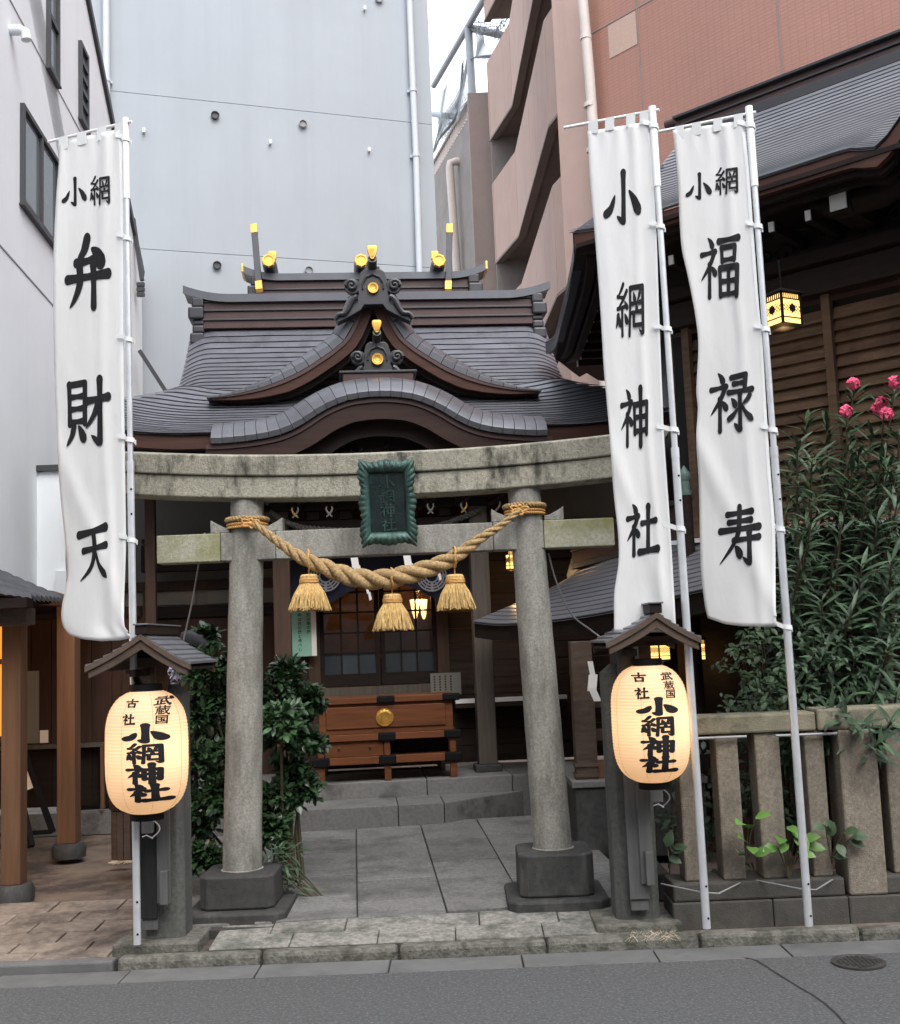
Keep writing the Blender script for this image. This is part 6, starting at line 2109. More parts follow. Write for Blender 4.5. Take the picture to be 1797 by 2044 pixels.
for z0, z1, o in ((ztop + 0.02, ztop + 0.20, -0.04), (ztop + 0.21, ztop + 0.30, -0.10), (ztop + 0.31, 4.3, 0.0)):
    MB().box(kw(2.2, (z0 + z1) / 2, o), 4.0, 0.14, z1 - z0, dE, nI, EZ).build('wall_beam', 'dark wood', KH, bevel=0.006)
mb = MB()                                             # carved clouds on the beam
rnd = random.Random(2)
for k in range(16):
    t0_, z0_ = 0.7 + 0.16 * k, ztop + 0.40 + rnd.uniform(-0.05, 0.06)
    pts = [kw(t0_ + cos(a * 0.6) * (0.085 - 0.006 * a), z0_ + sin(a * 0.6) * (0.06 - 0.004 * a), -0.085) for a in range(12)]
    mb.tube(pts, 0.012, 6)
mb.build('carved_clouds', 'dark wood', KH, smooth=True)
# end wall of the side hall running back
tE = 0.33
a, b = kw(tE, 2.4), kw(tE, 2.4) + V((0.25, 2.2, 0))
MB().prism([V((a.x, a.y, 0.3)), V((b.x, b.y, 0.3)), V((b.x, b.y, 4.2)), V((a.x, a.y, 4.2))], nI * 0.08).build('end_wall', 'dark wood', KH)

# ------------------------------------------------------------------ small hall right of the path
SH = thing('small_hall', V((1.2, 8.4, 0.2)), 'low open side shrine with a grey shingled roof behind the right torii pillar', 'shrine building')
ea = [P(942, 1241, 9.6), P(1000, 1246, 9.3), P(1098, 1239, 8.75), P(1227, 1219, 7.95), P(1407, 1176, 6.95)]
rg = [P(1128, 1160, 10.1), P(1140, 1150, 10.0), P(1165, 1132, 9.8), P(1240, 1112, 9.1), P(1407, 1072, 8.2)]
eac, rgc = cat_rom([tuple(p) for p in ea], 8), cat_rom([tuple(p) for p in rg], 8)
n = len(eac)
NR = 12
for k in range(NR):
    f0, f1 = k / NR, (k + 1) / NR

    def sr(u, v, f0=f0, f1=f1):
        i = min(int(round(u * (n - 1))), n - 1)
        f = f1 + (f0 + 0.008 - f1) * v
        p = V(eac[i]).lerp(V(rgc[i]), f)
        p.z += 0.005 * v - 0.03 * f * (1 - f)
        return p
    mb = MB()
    mb.sheet(sr, n - 1, 1, V((0, 0, -0.006)))
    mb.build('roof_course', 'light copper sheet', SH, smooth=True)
mb = MB()
mb.grid(lambda u, v: V(eac[min(int(round(u * (n - 1))), n - 1)]).lerp(V(rgc[min(int(round(u * (n - 1))), n - 1)]), v) + V((0, 0, -0.012 - 0.03 * v * (1 - v))), n - 1, 12)
mb.build('roof_underlay', 'dark trim', SH, fix=False)
mb = MB()
mb.sheet(lambda u, v: V(eac[min(int(round(u * (n - 1))), n - 1)]) + V((0.02, 0.02, -0.012 - 0.12 * v)), n - 1, 1, V((0.05, 0.03, 0)))
mb.build('eave_fascia', 'dark wood', SH)
mb = MB()
mb.sheet(lambda u, v: V(eac[min(int(round(u * (n - 1))), n - 1)]) + V((0.05 + 0.9 * v, 0.03 + 0.5 * v, -0.06)), n - 1, 2, V((0, 0, -0.02)))
mb.build('soffit', 'dark wood', SH)
for z0, z1, r_, m in ((0.0, 0.05, 0.075, 'dark copper'), (0.051, 0.15, 0.06, 'brown copper'), (0.151, 0.17, 0.075, 'dark copper'), (0.171, 0.27, 0.055, 'brown copper'), (0.271, 0.31, 0.09, 'dark copper')):
    a, b = V(rgc[14]), V(rgc[-1])
    MB().beam(a + V((0, 0, (z0 + z1) / 2)), b + V((0, 0, (z0 + z1) / 2)), 2 * r_, z1 - z0).build('ridge_tier', m, SH, bevel=0.004)
a = V(rgc[13])
dr_s = (V(rgc[-1]) - a).normalized()
MB().prism([a + V((0, 0, 0.36)) + dr_s * 0.08, a + V((0, 0, 0.36)) - dr_s * 0.02, a + V((0, 0, 0.2)) - dr_s * 0.03, a + V((0, 0, 0.06)) - dr_s * 0.14, a + V((0, 0, -0.03)) - dr_s * 0.20, a + V((0, 0, -0.08)) - dr_s * 0.12, a + V((0, 0, 0.0)) + dr_s * 0.08], V((0.1, 0.08, 0))).build('end_ornament', 'copper rim', SH, bevel=0.008)
for px, w_, Y, y0, y1 in ((1157, 0.15, 8.15, 1280, 1558),):
    q0, q1 = P(px, y0, Y), P(px, y1, Y)
    MB().wbox(q0.x - w_ / 2, q0.x + w_ / 2, Y - w_ / 2, Y + w_ / 2, q1.z, q0.z).build('post', 'roof wood', SH, bevel=0.006)
    for zz0 in (0.03, 0.10):
        MB().wbox(q0.x - w_ / 2 - 0.008, q0.x + w_ / 2 + 0.008, Y - w_ / 2 - 0.008, Y + w_ / 2 + 0.008, q1.z + zz0, q1.z + zz0 + 0.022).build('post_band', 'roof wood', SH)
q0, q1 = P(1147, 1560, 8.0), P(1240, 1700, 8.0)
MB().wbox(q0.x, q1.x + 0.6, 8.0, 9.3, 0.1, q0.z - 0.045).build('stone_base', 'base granite', SH, bevel=0.01)
MB().wbox(q0.x - 0.02, q1.x + 0.62, 7.98, 9.32, q0.z - 0.044, q0.z).build('base_slab', 'step granite', SH, bevel=0.006)
for ya, yb, dz in ((1520, 1553, 0), (1455, 1476, 0), (1392, 1410, 0)):
    a, b = P(1180, ya, 8.15), P(1236, yb, 8.15)
    MB().wbox(a.x, b.x + 0.5, 8.11, 8.17, b.z, a.z).build('cross_rail', 'shop wood' if ya > 1500 else 'hall wood', SH, bevel=0.004)
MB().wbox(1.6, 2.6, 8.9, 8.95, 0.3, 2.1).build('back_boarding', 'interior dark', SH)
a, b = P(1402, 1275, 7.9), P(1482, 1420, 7.9)
wl_ = thing('board_wall', V((1.9, 7.9, 0.2)), 'dark reddish board wall behind the stone fence, right of the lantern', 'wall')
for k in range(6):
    x0 = a.x - 0.1 + 0.13 * k
    MB().wbox(x0 + 0.002, x0 + 0.128, 8.3, 8.33, 0.1, 2.0).build('board', 'shop dark wood', wl_, bevel=0.003)
# hanging zigzag streamer in the small hall
q = P(1178, 1320, 7.9)
t = thing('paper_streamer', q - V((0, 0, 0.28)), 'long white zigzag paper streamer in the small hall left of the right lantern', 'paper streamer')
mb = MB()
xs, zs = [0.0, 0.015, 0.0, 0.035], [0, -0.09, -0.18, -0.25]
for k in range(3):
    wd = (0.035, 0.06, 0.05)[k]
    mb.add([q + V((xs[k] - wd / 2, -0.01 * k, zs[k])), q + V((xs[k] + wd / 2, -0.01 * k - 0.01, zs[k])), q + V((xs[k + 1] + wd / 2, -0.01 * k - 0.01, zs[k + 1] - 0.02)), q + V((xs[k + 1] - wd / 2, -0.01 * k, zs[k + 1] - 0.02))], [(0, 1, 2, 3)])
oo = mb.build('paper', 'paper', t, fix=False)
oo.modifiers.new('t', 'SOLIDIFY').thickness = 0.001
# stone border right of the path
MB().wbox(0.98, 1.2, 6.9, 7.95, 0.05, 0.21).build('border_stone', 'base granite', bevel=0.012, label='low dark border stone right of the path behind the right torii base', cat='border stone')
# green bronze finial on a railing post
q = P(1367, 958, 8.0)
t = thing('post_finial', q - V((0, 0, 0.12)), 'small green bronze onion-shaped finial between the two right banners', 'finial')
MB().lathe([(0.04, -0.11), (0.042, -0.08), (0.034, -0.075), (0.036, -0.02), (0.03, -0.015), (0.042, 0.02), (0.04, 0.05), (0.02, 0.075), (0.008, 0.095), (0.0, 0.105)], q, 20, closed=False).build('onion_cap', 'patina green', t, smooth=True)
MB().lathe([(0.042, -2.0), (0.042, -0.11)], q, 14).build('rail_post', 'dark wood', t, smooth=True)

# ------------------------------------------------------------------ left shop
SP = thing('shop_building', V((-3.6, 8.6, 0.12)), 'open-fronted timber shrine office on the left with a low tiled roof', 'building')
for px, py, Y, w_, yt in ((28, 1780, 7.5, 0.125, 1235), (138, 1695, 9.0, 0.14, 1215)):
    q0, q1 = P(px, py, Y), P(px - 3, yt, Y)
    MB().wbox(q0.x - w_ / 2, q0.x + w_ / 2, Y - w_ / 2, Y + w_ / 2, q0.z + 0.05, q1.z + 0.1).build('post', 'shop wood', SP, bevel=0.006)
    MB().lathe([(0.125, -0.05), (0.13, 0.02), (0.11, 0.06), (0.0, 0.06)], V((q0.x, Y, q0.z - 0.01)), 20, closed=False).build('post_base', 'base granite', SP, smooth=True)
a, b = P(-90, 1211, 7.3), P(62, 1232, 7.3)
MB().wbox(a.x, b.x, 7.24, 7.38, b.z - 0.05, b.z + 0.06).build('eave_beam', 'roof wood', SP, bevel=0.005)
mb = MB()
c4 = [P(-90, 1172, 7.0), P(62, 1192, 7.1), P(128, 1196, 8.6), P(-90, 1096, 8.6)]
NS = 8
for k in range(NS):
    f0, f1 = k / NS, (k + 1) / NS
    mb = MB()

    def tl(u, v, f0=f0, f1=f1):
        f = f1 + (f0 + 0.01 - f1) * v
        p = c4[0].lerp(c4[1], u).lerp(c4[3].lerp(c4[2], u), f)
        p.z += 0.02 * v + 0.008 * abs(sin(u * pi * 9))
        return p
    mb.sheet(tl, 36, 1, V((0, 0, -0.03)))
    mb.build('roof_tile_row', 'slate roof', SP)
a, b = P(-90, 1190, 7.05), P(62, 1203, 7.12)
MB().wbox(a.x, b.x, 7.05, 7.16, b.z - 0.03, b.z + 0.03).build('fascia', 'dark wood', SP)
a, b = P(66, 1207, 8.5), P(128, 1207, 8.5)
MB().prism([P(66, 1207, 8.5), P(66, 1186, 8.5), P(97, 1178, 8.5), P(128, 1187, 8.5), P(128, 1209, 8.5)], (0, 0.1, 0)).build('ridge_end_tile', 'roof wood', SP, bevel=0.006)
MB().lathe([(0.0, 0.006), (0.018, 0.006), (0.02, 0)], P(97, 1193, 8.495), 12, V((0, -1, 0)), V((1, 0, 0)), closed=False).build('gold_crest', 'gold', SP)
# back walls
DB = 10.3
bx0, bx1 = P(-260, 1400, DB).x, P(285, 1400, DB).x
zb_ = lambda y, Y=DB: P(140, y, Y).z
x = bx0
while x < bx1:
    MB().wbox(x + 0.002, x + 0.178, DB, DB + 0.03, zb_(1488), zb_(1215)).build('wall_board', 'shop dark wood', SP, bevel=0.003)
    MB().wbox(x + 0.002, x + 0.178, DB + 0.02, DB + 0.05, zb_(1610), zb_(1490)).build('lower_board', 'dark wood', SP)
    x += 0.18
MB().wbox(bx0, bx1, DB - 0.06, DB, zb_(1492), zb_(1484)).build('pale_rail', 'grey wood', SP)
MB().wbox(bx0, bx1 - 0.15, DB - 0.02, DB + 0.08, 0.05, zb_(1622)).build('plinth', 'step granite', SP, bevel=0.006)
MB().wbox(bx0, bx1, DB - 0.04, DB + 0.06, zb_(1236), zb_(1216)).build('head_beam', 'dark wood', SP)
for px in (205, 245):
    q = P(px, 1500, DB - 0.04)
    MB().wbox(q.x - 0.015, q.x + 0.015, DB - 0.06, DB - 0.02, zb_(1615), zb_(1492) - 0.003).build('batten', 'shop wood', SP)
q = P(252, 1300, DB - 0.03)
MB().wbox(q.x - 0.03, q.x + 0.03, DB - 0.05, DB - 0.001, zb_(1480), zb_(1240)).build('batten', 'shop dark wood', SP)
# side wall with window to the far left, sheets of paper
MB().wbox(-4.6, -4.55, 6.8, 10.3, 0.1, 2.2).build('side_wall', 'shop dark wood', SP)
MB().wbox(-4.55, -3.0, 7.3, 10.3, 2.0, 2.03).build('ceiling', 'dark wood', SP)
q0, q1 = P(52, 1340, 9.4), P(98, 1482, 9.4)
nt = thing('notice_sheets', V(((q0.x + q1.x) / 2, 9.4, q1.z)), 'pale paper notices behind the front post of the left shop', 'notices')
MB().wbox(q0.x, P(80, 1, 9.4).x, 9.39, 9.393, q1.z, q0.z).build('sheet', 'grey plaster', nt)
MB().wbox(P(82, 1, 9.4).x, q1.x, 9.385, 9.388, q1.z, q1.z + 0.1).build('sheet', 'paper', nt)
# glowing amber sign panel at the left edge
q0, q1 = P(-30, 1250, 7.75), P(11, 1478, 7.75)
sg = thing('lit_panel', V(((q0.x + q1.x) / 2, 7.75, q1.z)), 'glowing amber panel at the far left edge behind the shop post', 'lit panel')
MB().wbox(q0.x, q1.x, 7.74, 7.77, q1.z + 0.03, q0.z).build('screen', 'amber panel', sg)
MB().wbox(q0.x, q1.x, 7.73, 7.738, P(0, 1320, 7.75).z - 0.02, P(0, 1320, 7.75).z + 0.015).build('bar', 'shop dark wood', sg)
MB().wbox(q0.x, q1.x + 0.02, 7.73, 7.78, q1.z, q1.z + 0.029).build('frame', 'shop dark wood', sg)
ld = bpy.data.lights.new('panel_light', 'POINT')
ld.energy = 15
ld.color = (1.0, 0.56, 0.25)
ld.shadow_soft_size = 0.25
lo = bpy.data.objects.new('panel_light', ld)
COL.objects.link(lo)
lo.parent = sg
lo.location = V((-0.75, -0.35, 0.55))
# black folding easel
ez = thing('easel_sign', V((-2.9, 8.3, 0.14)), 'black folding easel sign with pale sheets, half hidden by the left shop post', 'easel')
for a, b, Y0, Y1 in (((38, 1470), (106, 1662), 8.5, 8.5), ((35, 1560), (64, 1690), 8.1, 7.9)):
    MB().beam(P(*a, Y0), P(*b, Y1), 0.035, 0.04).build('leg', 'black iron', ez, bevel=0.003)
for a, b, Y in (((-30, 1668), (104, 1660), 8.5), ((-30, 1690), (62, 1688), 7.9), ((-20, 1505), (52, 1512), 8.48)):
    MB().beam(P(*a, Y), P(*b, Y), 0.03, 0.03).build('cross_bar', 'black iron', ez, bevel=0.003)
MB().prism([P(40, 1520, 8.52), P(62, 1545, 8.52), P(68, 1572, 8.52), P(42, 1582, 8.52)], (0, 0.01, 0)).build('sheet', 'paper', ez)
# wooden tub and pale litter
q = P(256, 1712, 8.2)
tb = thing('wooden_tub', V((q.x, 8.2, q.z)), 'tall brown wooden tub with a dark rim behind the left lantern post', 'tub')
for k in range(14):
    a = 2 * pi * k / 14
    c = V((q.x + cos(a) * 0.10, 8.2 + sin(a) * 0.10, q.z + 0.19))
    MB().box(c, 0.022, 0.044, 0.38, V((cos(a), sin(a), 0)), V((-sin(a), cos(a), 0)), EZ).build('stave', 'roof wood', tb, bevel=0.002)
MB().lathe([(0.113, 0.33), (0.125, 0.34), (0.125, 0.40), (0.1, 0.41), (0.09, 0.34)], V((q.x, 8.2, q.z)), 24, closed=False).build('rim', 'shop dark wood', tb, smooth=True)
MB().lathe([(0.0, 0.36), (0.095, 0.36), (0.095, 0.02), (0, 0.02)], V((q.x, 8.2, q.z)), 24, closed=False).build('lid', 'dark wood', tb)
q = PZ(240, 1722, 0.1)
mb = MB()
rnd = random.Random(9)
for k in range(160):
    a, r_ = rnd.uniform(0, 6.28), sqrt(rnd.random())
    c = V((q.x + cos(a) * r_ * 0.085, q.y + sin(a) * r_ * 0.06, q.z + 0.012 * (1 - r_) + 0.003))
    e = V((rnd.uniform(-1, 1), rnd.uniform(-1, 1), rnd.uniform(-.3, .5))).normalized()
    s_ = e.cross(V((0.1, 0.2, 1))).normalized()
    mb.box(c, rnd.uniform(0.012, 0.03), 0.006, 0.003, e, s_, e.cross(s_))
tag(mb.build('litter_heap', 'pale litter', kind='stuff'), 'small heap of pale scraps on the ground by the tub', 'litter')
# dark rounded cover behind the left lantern roof
q = P(385, 1284, 7.3)
cv_ = thing('rounded_cover', q - V((0, 0, 0.06)), 'dark rounded cover just right of the left lantern roof', 'rounded_cover')
MB().tube([q + V((-0.07, 0, 0.035)), q + V((-0.02, 0.0, 0.03)), q + V((0.04, 0, 0.005)), q + V((0.085, 0, -0.035))], [0.04, 0.055, 0.055, 0.04], 16).build('housing', 'dark trim', cv_, smooth=True)
MB().tube([q + V((0.0, 0, 0.0)), q + V((0.0, 0.05, -1.2))], 0.014, 8).build('stake', 'dark trim', cv_)

# ------------------------------------------------------------------ white building on the left
LB = radians(5)
ln_ = V((cos(LB), sin(LB), 0))
la = V((-sin(LB), cos(LB), 0))
lp0 = V((-3.6, 9, 0))


def lw(px, py, o=0.0):
    return hit(px, py, lp0 + ln_ * o, ln_)


WB = thing('white_building', V((-4.2, 11, 0)), 'tall white panelled building along the left edge with dark framed windows', 'building')
f0, f1, f2 = lw(173, 0), lw(232, 265), lw(283, 548)
slope = (f2 - f0) / (f2.z - f0.z)
ftop = f0 + slope * (16 - f0.z)
fbot = f2 + V((0, 0, -f2.z))
near = lp0 - la * 6
MB().prism([V((near.x, near.y, 2.15)), V((fbot.x, fbot.y, 0)) + V((0, 0, 2.15)), f2, ftop, V((near.x, near.y, 16))], -ln_ * 0.3).build('wall', 'white wall', WB)
MB().beam(f2 + ln_ * 0.01, ftop + ln_ * 0.01, 0.10, 0.06, ln_).build('edge_trim', 'dark trim', WB)
# joints between the wall panels: thin recessed-looking strips, horizontal in the place
for (xa, ya), (xb, yb) in (((20, 0), (158, 262)), ((0, 490), (107, 622))):
    a = lw(xa, ya)
    z_ = a.z
    s0, s1 = lp0 - la * 6, f1
    MB().beam(V((near.x, near.y, z_)) + ln_ * 0.002, V((s1.x, s1.y, z_)) + ln_ * 0.002, 0.014, 0.008, ln_).build('panel_joint', 'grey box', WB)


def lwin(poly, frame, panes, label=None):
    """window on the white wall from two corner positions (near-top, far-bottom)"""
    pass


def wall_win(y0, y1, z0, z1, cols, rows, nm='window'):
    t = thing(nm, lp0 + la * (y0 - 9) + V((0, 0, z0)))
    t.parent = WB
    t.location = wloc(t) - wloc(WB)
    g = lambda a, z, o: lp0 + la * (a - 9) + ln_ * o + V((0, 0, z))
    fw = 0.045
    for a0, a1, b0, b1 in ((y0, y1, z0, z0 + fw), (y0, y1, z1 - fw, z1), (y0, y0 + fw, z0 + fw, z1 - fw), (y1 - fw, y1, z0 + fw, z1 - fw)):
        MB().box(g((a0 + a1) / 2, (b0 + b1) / 2, 0.01), a1 - a0, 0.06, b1 - b0, la, ln_, EZ).build('frame', 'dark trim', t)
    ay = [y0 + fw + (y1 - y0 - 2 * fw) * i / cols for i in range(cols + 1)]
    bz = [z0 + fw + (z1 - z0 - 2 * fw) * i / rows for i in range(rows + 1)]
    for i in range(cols):
        for j in range(rows):
            MB().box(g((ay[i] + ay[i + 1]) / 2, (bz[j] + bz[j + 1]) / 2, 0.006), ay[i + 1] - ay[i] - 0.03, 0.01, bz[j + 1] - bz[j] - 0.05, la, ln_, EZ).build('pane', 'window glass', t)
    for i in range(1, cols):
        MB().box(g(ay[i], (z0 + z1) / 2, 0.012), 0.06, 0.05, z1 - z0 - 2 * fw, la, ln_, EZ).build('mullion', 'dark trim', t)
    for j in range(1, rows):
        MB().box(g((y0 + y1) / 2, bz[j], 0.011), y1 - y0 - 2 * fw, 0.052, 0.055, la, ln_, EZ).build('mullion', 'dark trim', t)
    MB().box(g((y0 + y1) / 2, z0 - 0.012, 0.012), y1 - y0 + 0.04, 0.07, 0.02, la, ln_, EZ).build('sill', 'dark trim', t)
    return t


def sy(p):
    return 9 + (p - lp0).dot(la)


A, B = lw(40, 205), lw(112, 495)
wall_win(sy(A), sy(B), lw(40, 406).z, A.z, 2, 1)
A, B = lw(92, 60), lw(113, 175)
wall_win(sy(A), sy(B), lw(113, 172).z, 12.0, 1, 9)
A, B = lw(156, 80), lw(172, 262)
wall_win(sy(A), sy(B), lw(172, 264).z, lw(156, 80).z, 1, 5)
q = lw(20, 60)
MB().tube([q, q + ln_ * 0.09, q + ln_ * 0.13 + EZ * -0.02, q + ln_ * 0.14 + EZ * -0.09], 0.045, 12).build('vent_elbow', 'white trim', WB, smooth=True)
# lower projecting white box with a dark capping
a, b = P(4, 945, 10.2), P(131, 1180, 10.2)
MB().wbox(a.x - 1.0, b.x, 10.2, 11.2, b.z - 0.02, a.z).build('lower_bay', 'white wall', WB)
MB().wbox(a.x, b.x + 0.02, 10.16, 11.2, a.z + 0.002, a.z + 0.055).build('bay_capping', 'dark trim', WB)
q0, q1 = P(111, 1140, 10.15), P(133, 1210, 10.15)
MB().wbox(q0.x, q1.x, 10.15, 10.199, q1.z, q0.z).build('bay_return', 'white trim', WB)
# slanted dark gutters where the building steps down
for a, b, Y in (((279, 700), (337, 790), 14.8), ((266, 436), (284, 560), 14.9)):
    MB().beam(P(*a, Y), P(*b, Y), 0.06, 0.05).build('slanted_gutter', 'dark trim', WB)
for py in (568, 578, 588):
    MB().box(P(281, py, 14.9), 0.1, 0.06, 0.05).build('gutter_bracket', 'dark trim', WB)

# ------------------------------------------------------------------ grey building behind
GA = radians(18)
gn = V((-sin(GA), cos(GA), 0))
ga_ = V((cos(GA), sin(GA), 0))
gp0 = V((0, 17, 0))


def gw(px, py, o=0.0):
    return hit(px, py, gp0 - gn * o, gn)


GB = thing('grey_building', V((-3, 17, 0)), 'tall plain grey panelled building wall rising straight behind the shrine roof', 'building')
ge = gw(864, 265)
gl = gw(120, 300)
h0, h1 = gw(865, 249).z, gw(873, 535).z
lev = [0.3, h1 - 2.26, h1, h0, h0 + 2.26, h0 + 4.52, h0 + 6.8, h0 + 9.0]
for a, b in zip(lev, lev[1:]):
    c = (V((gl.x, gl.y, 0)) + V((ge.x, ge.y, 0))) / 2
    Ln = (V((gl.x, gl.y, 0)) - V((ge.x, ge.y, 0))).length
    MB().box(c + gn * 0.15 + V((0, 0, (a + b) / 2)), Ln, 0.3, b - a - 0.006, ga_, gn, EZ).build('wall_panel', 'grey wall', GB, bevel=0.003)
c = (V((gl.x, gl.y, 0)) + V((ge.x, ge.y, 0))) / 2
MB().box(c + gn * 1.2 + V((0, 0, 8.5)), Ln - 0.06, 2.0, 17, ga_, gn, EZ).build('core', 'grey concrete', GB)
for pts in ([(818, 0), (825, 180), (831, 310), (838, 555)], [(212, 0), (213, 160)]):
    q = [gw(*p, 0.09) for p in pts]
    top = q[0] + (q[0] - q[1]).normalized() * 4
    MB().tube([top] + q + [q[-1] - V((0, 0, 2.0))], 0.05, 12).build('downpipe', 'pipe grey', GB, smooth=True)
    mb = MB()
    for p in pts[1:]:
        c_ = gw(*p, 0.09)
        mb.lathe([(0.06, -0.03), (0.06, 0.03)], c_, 12)
        mb.box(c_ + gn * 0.06, 0.16, 0.04, 0.04, ga_, gn, EZ)
    mb.build('pipe_clamp', 'pipe grey', GB)
for px, py in ((429, 232), (604, 249), (433, 531), (616, 541), (745, 566), (756, 0)):
    q = gw(px, py)
    MB().lathe([(0.055, 0), (0.062, 0.05), (0.052, 0.055), (0.046, 0.03), (0.0, 0.028)], q, 20, -gn, EZ, closed=False).build('round_vent', 'dark trim' if px in (429, 433) else 'grey box', GB, smooth=True)
for px, py in ((287, 263), (539, 286), (736, 301), (727, 19)):
    q = gw(px, py)
    MB().box(q - gn * 0.03, 0.035, 0.07, 0.06, ga_, gn, EZ).build('wall_anchor', 'white trim', GB)

# ------------------------------------------------------------------ brown apartment building behind right
BB = thing('brown_building', V((3.5, 18, 0)), 'brownish pink apartment building with angular stacked balconies and a tiled side', 'building')
pl_ = [PZ(989, 524, 9.8), PZ(1036, 469, 9.8), PZ(1096, 249, 9.8), PZ(1138, 195, 9.8)]
dirn = (pl_[3] - pl_[2]).normalized()
pl_.append(pl_[3] + V((0.9, -0.9, 0)))
pl2 = [V((p.x, p.y)) for p in pl_]


def inset(k, o):
    p = pl2[k]
    return V((p.x + o, p.y + (0.15 if k == 0 else 0) * o))


for lv in range(-3, 4):
    zb_f = 9.8 + 2.8 * lv
    n = len(pl2)
    for i in range(n - 1):                              # parapet panels, one per facet
        a, b = pl2[i], pl2[i + 1]
        mid = (a + b) / 2
        segs = 2 if (b - a).length > 3 else 1
        for s in range(segs):
            p, q = a.lerp(b, s / segs), a.lerp(b, (s + 1) / segs)
            d2 = (q - p).normalized() * 0.008
            nrm = V((-(q - p).y, (q - p).x)).normalized()
            if nrm.x < 0: nrm = -nrm
            p, q = p + d2, q - d2
            MB().prism([V((p.x, p.y, zb_f)), V((q.x, q.y, zb_f)), V((q.x + nrm.x * .14, q.y + nrm.y * .14, zb_f)), V((p.x + nrm.x * .14, p.y + nrm.y * .14, zb_f))], (0, 0, 1.78)).build('balcony_panel', 'brown concrete', BB, bevel=0.01)
    pol = [V((p.x + 0.16, p.y, zb_f + 0.02)) for p in pl2] + [V((5.2, pl2[-1].y, zb_f + 0.02)), V((5.2, pl2[0].y, zb_f + 0.02))]
    MB().prism(pol, (0, 0, 0.12)).build('balcony_slab', 'brown soffit', BB)
    MB().prism([V((p.x - 0.012, p.y, zb_f - 0.05)) for p in pl2] + [V((p.x + 0.14, p.y, zb_f - 0.05)) for p in reversed(pl2)], (0, 0, 0.048)).build('drip_edge', 'brown soffit', BB)
# end face at the far side of the balconies and recessed wall
p = pl2[0]
MB().wbox(p.x + 1.6, 6.0, pl2[3].y - 1.0, p.y, 0, 19).build('recessed_wall', 'brown concrete', BB)
MB().wbox(p.x + 0.02, p.x + 1.6, p.y - 0.1, p.y + 0.05, 0, 13.9 - 0.0).build('cross_wall', 'grey concrete', BB)
# pier and grey side wall with railing and safety net
q = P(958, 400, 25.5)
zt_ = P(958, 184, 25.5).z
MB().wbox(P(943, 400, 25.5).x, P(976, 400, 25.5).x + 0.3, 25.5, 26.0, 0, zt_).build('pier', 'pier concrete', BB, bevel=0.01)
nA, nB = P(945, 202, 26.0), P(866, 318, 30.0)
zW = (nA.z + nB.z) / 2
MB().prism([V((nA.x, nA.y, 0)), V((nB.x - 0.3, nB.y + 1.0, 0)), V((nB.x + 0.3, nB.y + 1.0, 0)), V((nA.x + 0.6, nA.y, 0))], (0, 0, zW - 0.35)).build('grey_side_wall', 'grey concrete', BB)
rl = thing('roof_railing', V(((nA.x + nB.x) / 2, 28, zW)))
rl.parent = BB
rl.location = wloc(rl) - wloc(BB)
fa_, fb_ = V((nA.x, nA.y, zW)), V((nB.x - 0.3, nB.y + 1.0, zW))
MB().beam(fa_, fb_, 0.08, 0.08).build('top_rail', 'grey concrete', rl)
mb = MB()
for k in range(30):
    p = fa_.lerp(fb_, k / 29)
    mb.box(p + V((0, 0, -0.18)), 0.05, 0.05, 0.34)
mb.build('baluster', 'taupe pipe', rl)
nf = thing('net_frame', V(((nA.x + nB.x) / 2, 28, zW)), 'tall pipe frame hung with torn safety netting on the rooftop', 'safety net')
t0_, t1_ = P(935, 52, 26), P(944, 205, 26)
f2_, f3_ = P(866, 171, 30), P(868, 318, 30)
for a, b, r_ in ((t0_, t1_, 0.10), (t0_, f2_, 0.08), (t0_, P(972, -12, 24), 0.08), (P(939, 56, 26), P(1018, 74, 25.5), 0.09), (P(866, 228, 29.8), P(924, 235, 27.5), 0.08)):
    MB().tube([a, b], r_, 10).build('pipe', 'far pipe', nf, smooth=True)
mb = MB()


def net(c00, c10, c11, c01, nx_, ny_, r_=0.006, sag=0.4):
    f = lambda u, v: c00.lerp(c10, u).lerp(c01.lerp(c11, u), v) - V((0, 0, sag * sin(pi * u) * (1 - v))) + V((0.1 * sin(9 * u + 4 * v), 0, 0.12 * sin(7 * v + 5 * u)))
    for i in range(nx_ + 1):
        mb.tube([f(i / nx_, j / 10) for j in range(11)], r_, 3, cap=False)
    for j in range(ny_ + 1):
        mb.tube([f(i / 10, j / ny_) for i in range(11)], r_, 3, cap=False)


net(P(868, 185, 29.8), P(934, 95, 26.1), P(943, 200, 26.1), P(869, 312, 29.8), 44, 40)
net(P(868, 230, 29.6), P(922, 110, 26.6), P(940, 200, 26.6), P(870, 312, 29.6), 24, 22, 0.008, 0.8)
net(P(942, 60, 25.9), P(1012, 82, 25.4), P(1000, 130, 25.4), P(946, 125, 25.9), 34, 26, 0.006, 0.3)
net(P(942, 45, 25.9), P(1016, 14, 25.0), P(1014, 72, 25.4), P(944, 58, 25.9), 12, 4, 0.01, 0.3)
mb.build('netting', 'net cord', nf, kind='stuff')
q = [V((0, 0, 0))]
a, b, c_ = P(913, 545, 27.4), P(898, 335, 27.4), P(910, 322, 27.4)
MB().tube([a - V((0, 0, 3)), a, b, b + V((0.02, 0, 0.12)), c_, c_ + V((0.25, 0.1, -0.02))], 0.10, 12).build('vent_pipe', 'taupe pipe', BB, smooth=True)
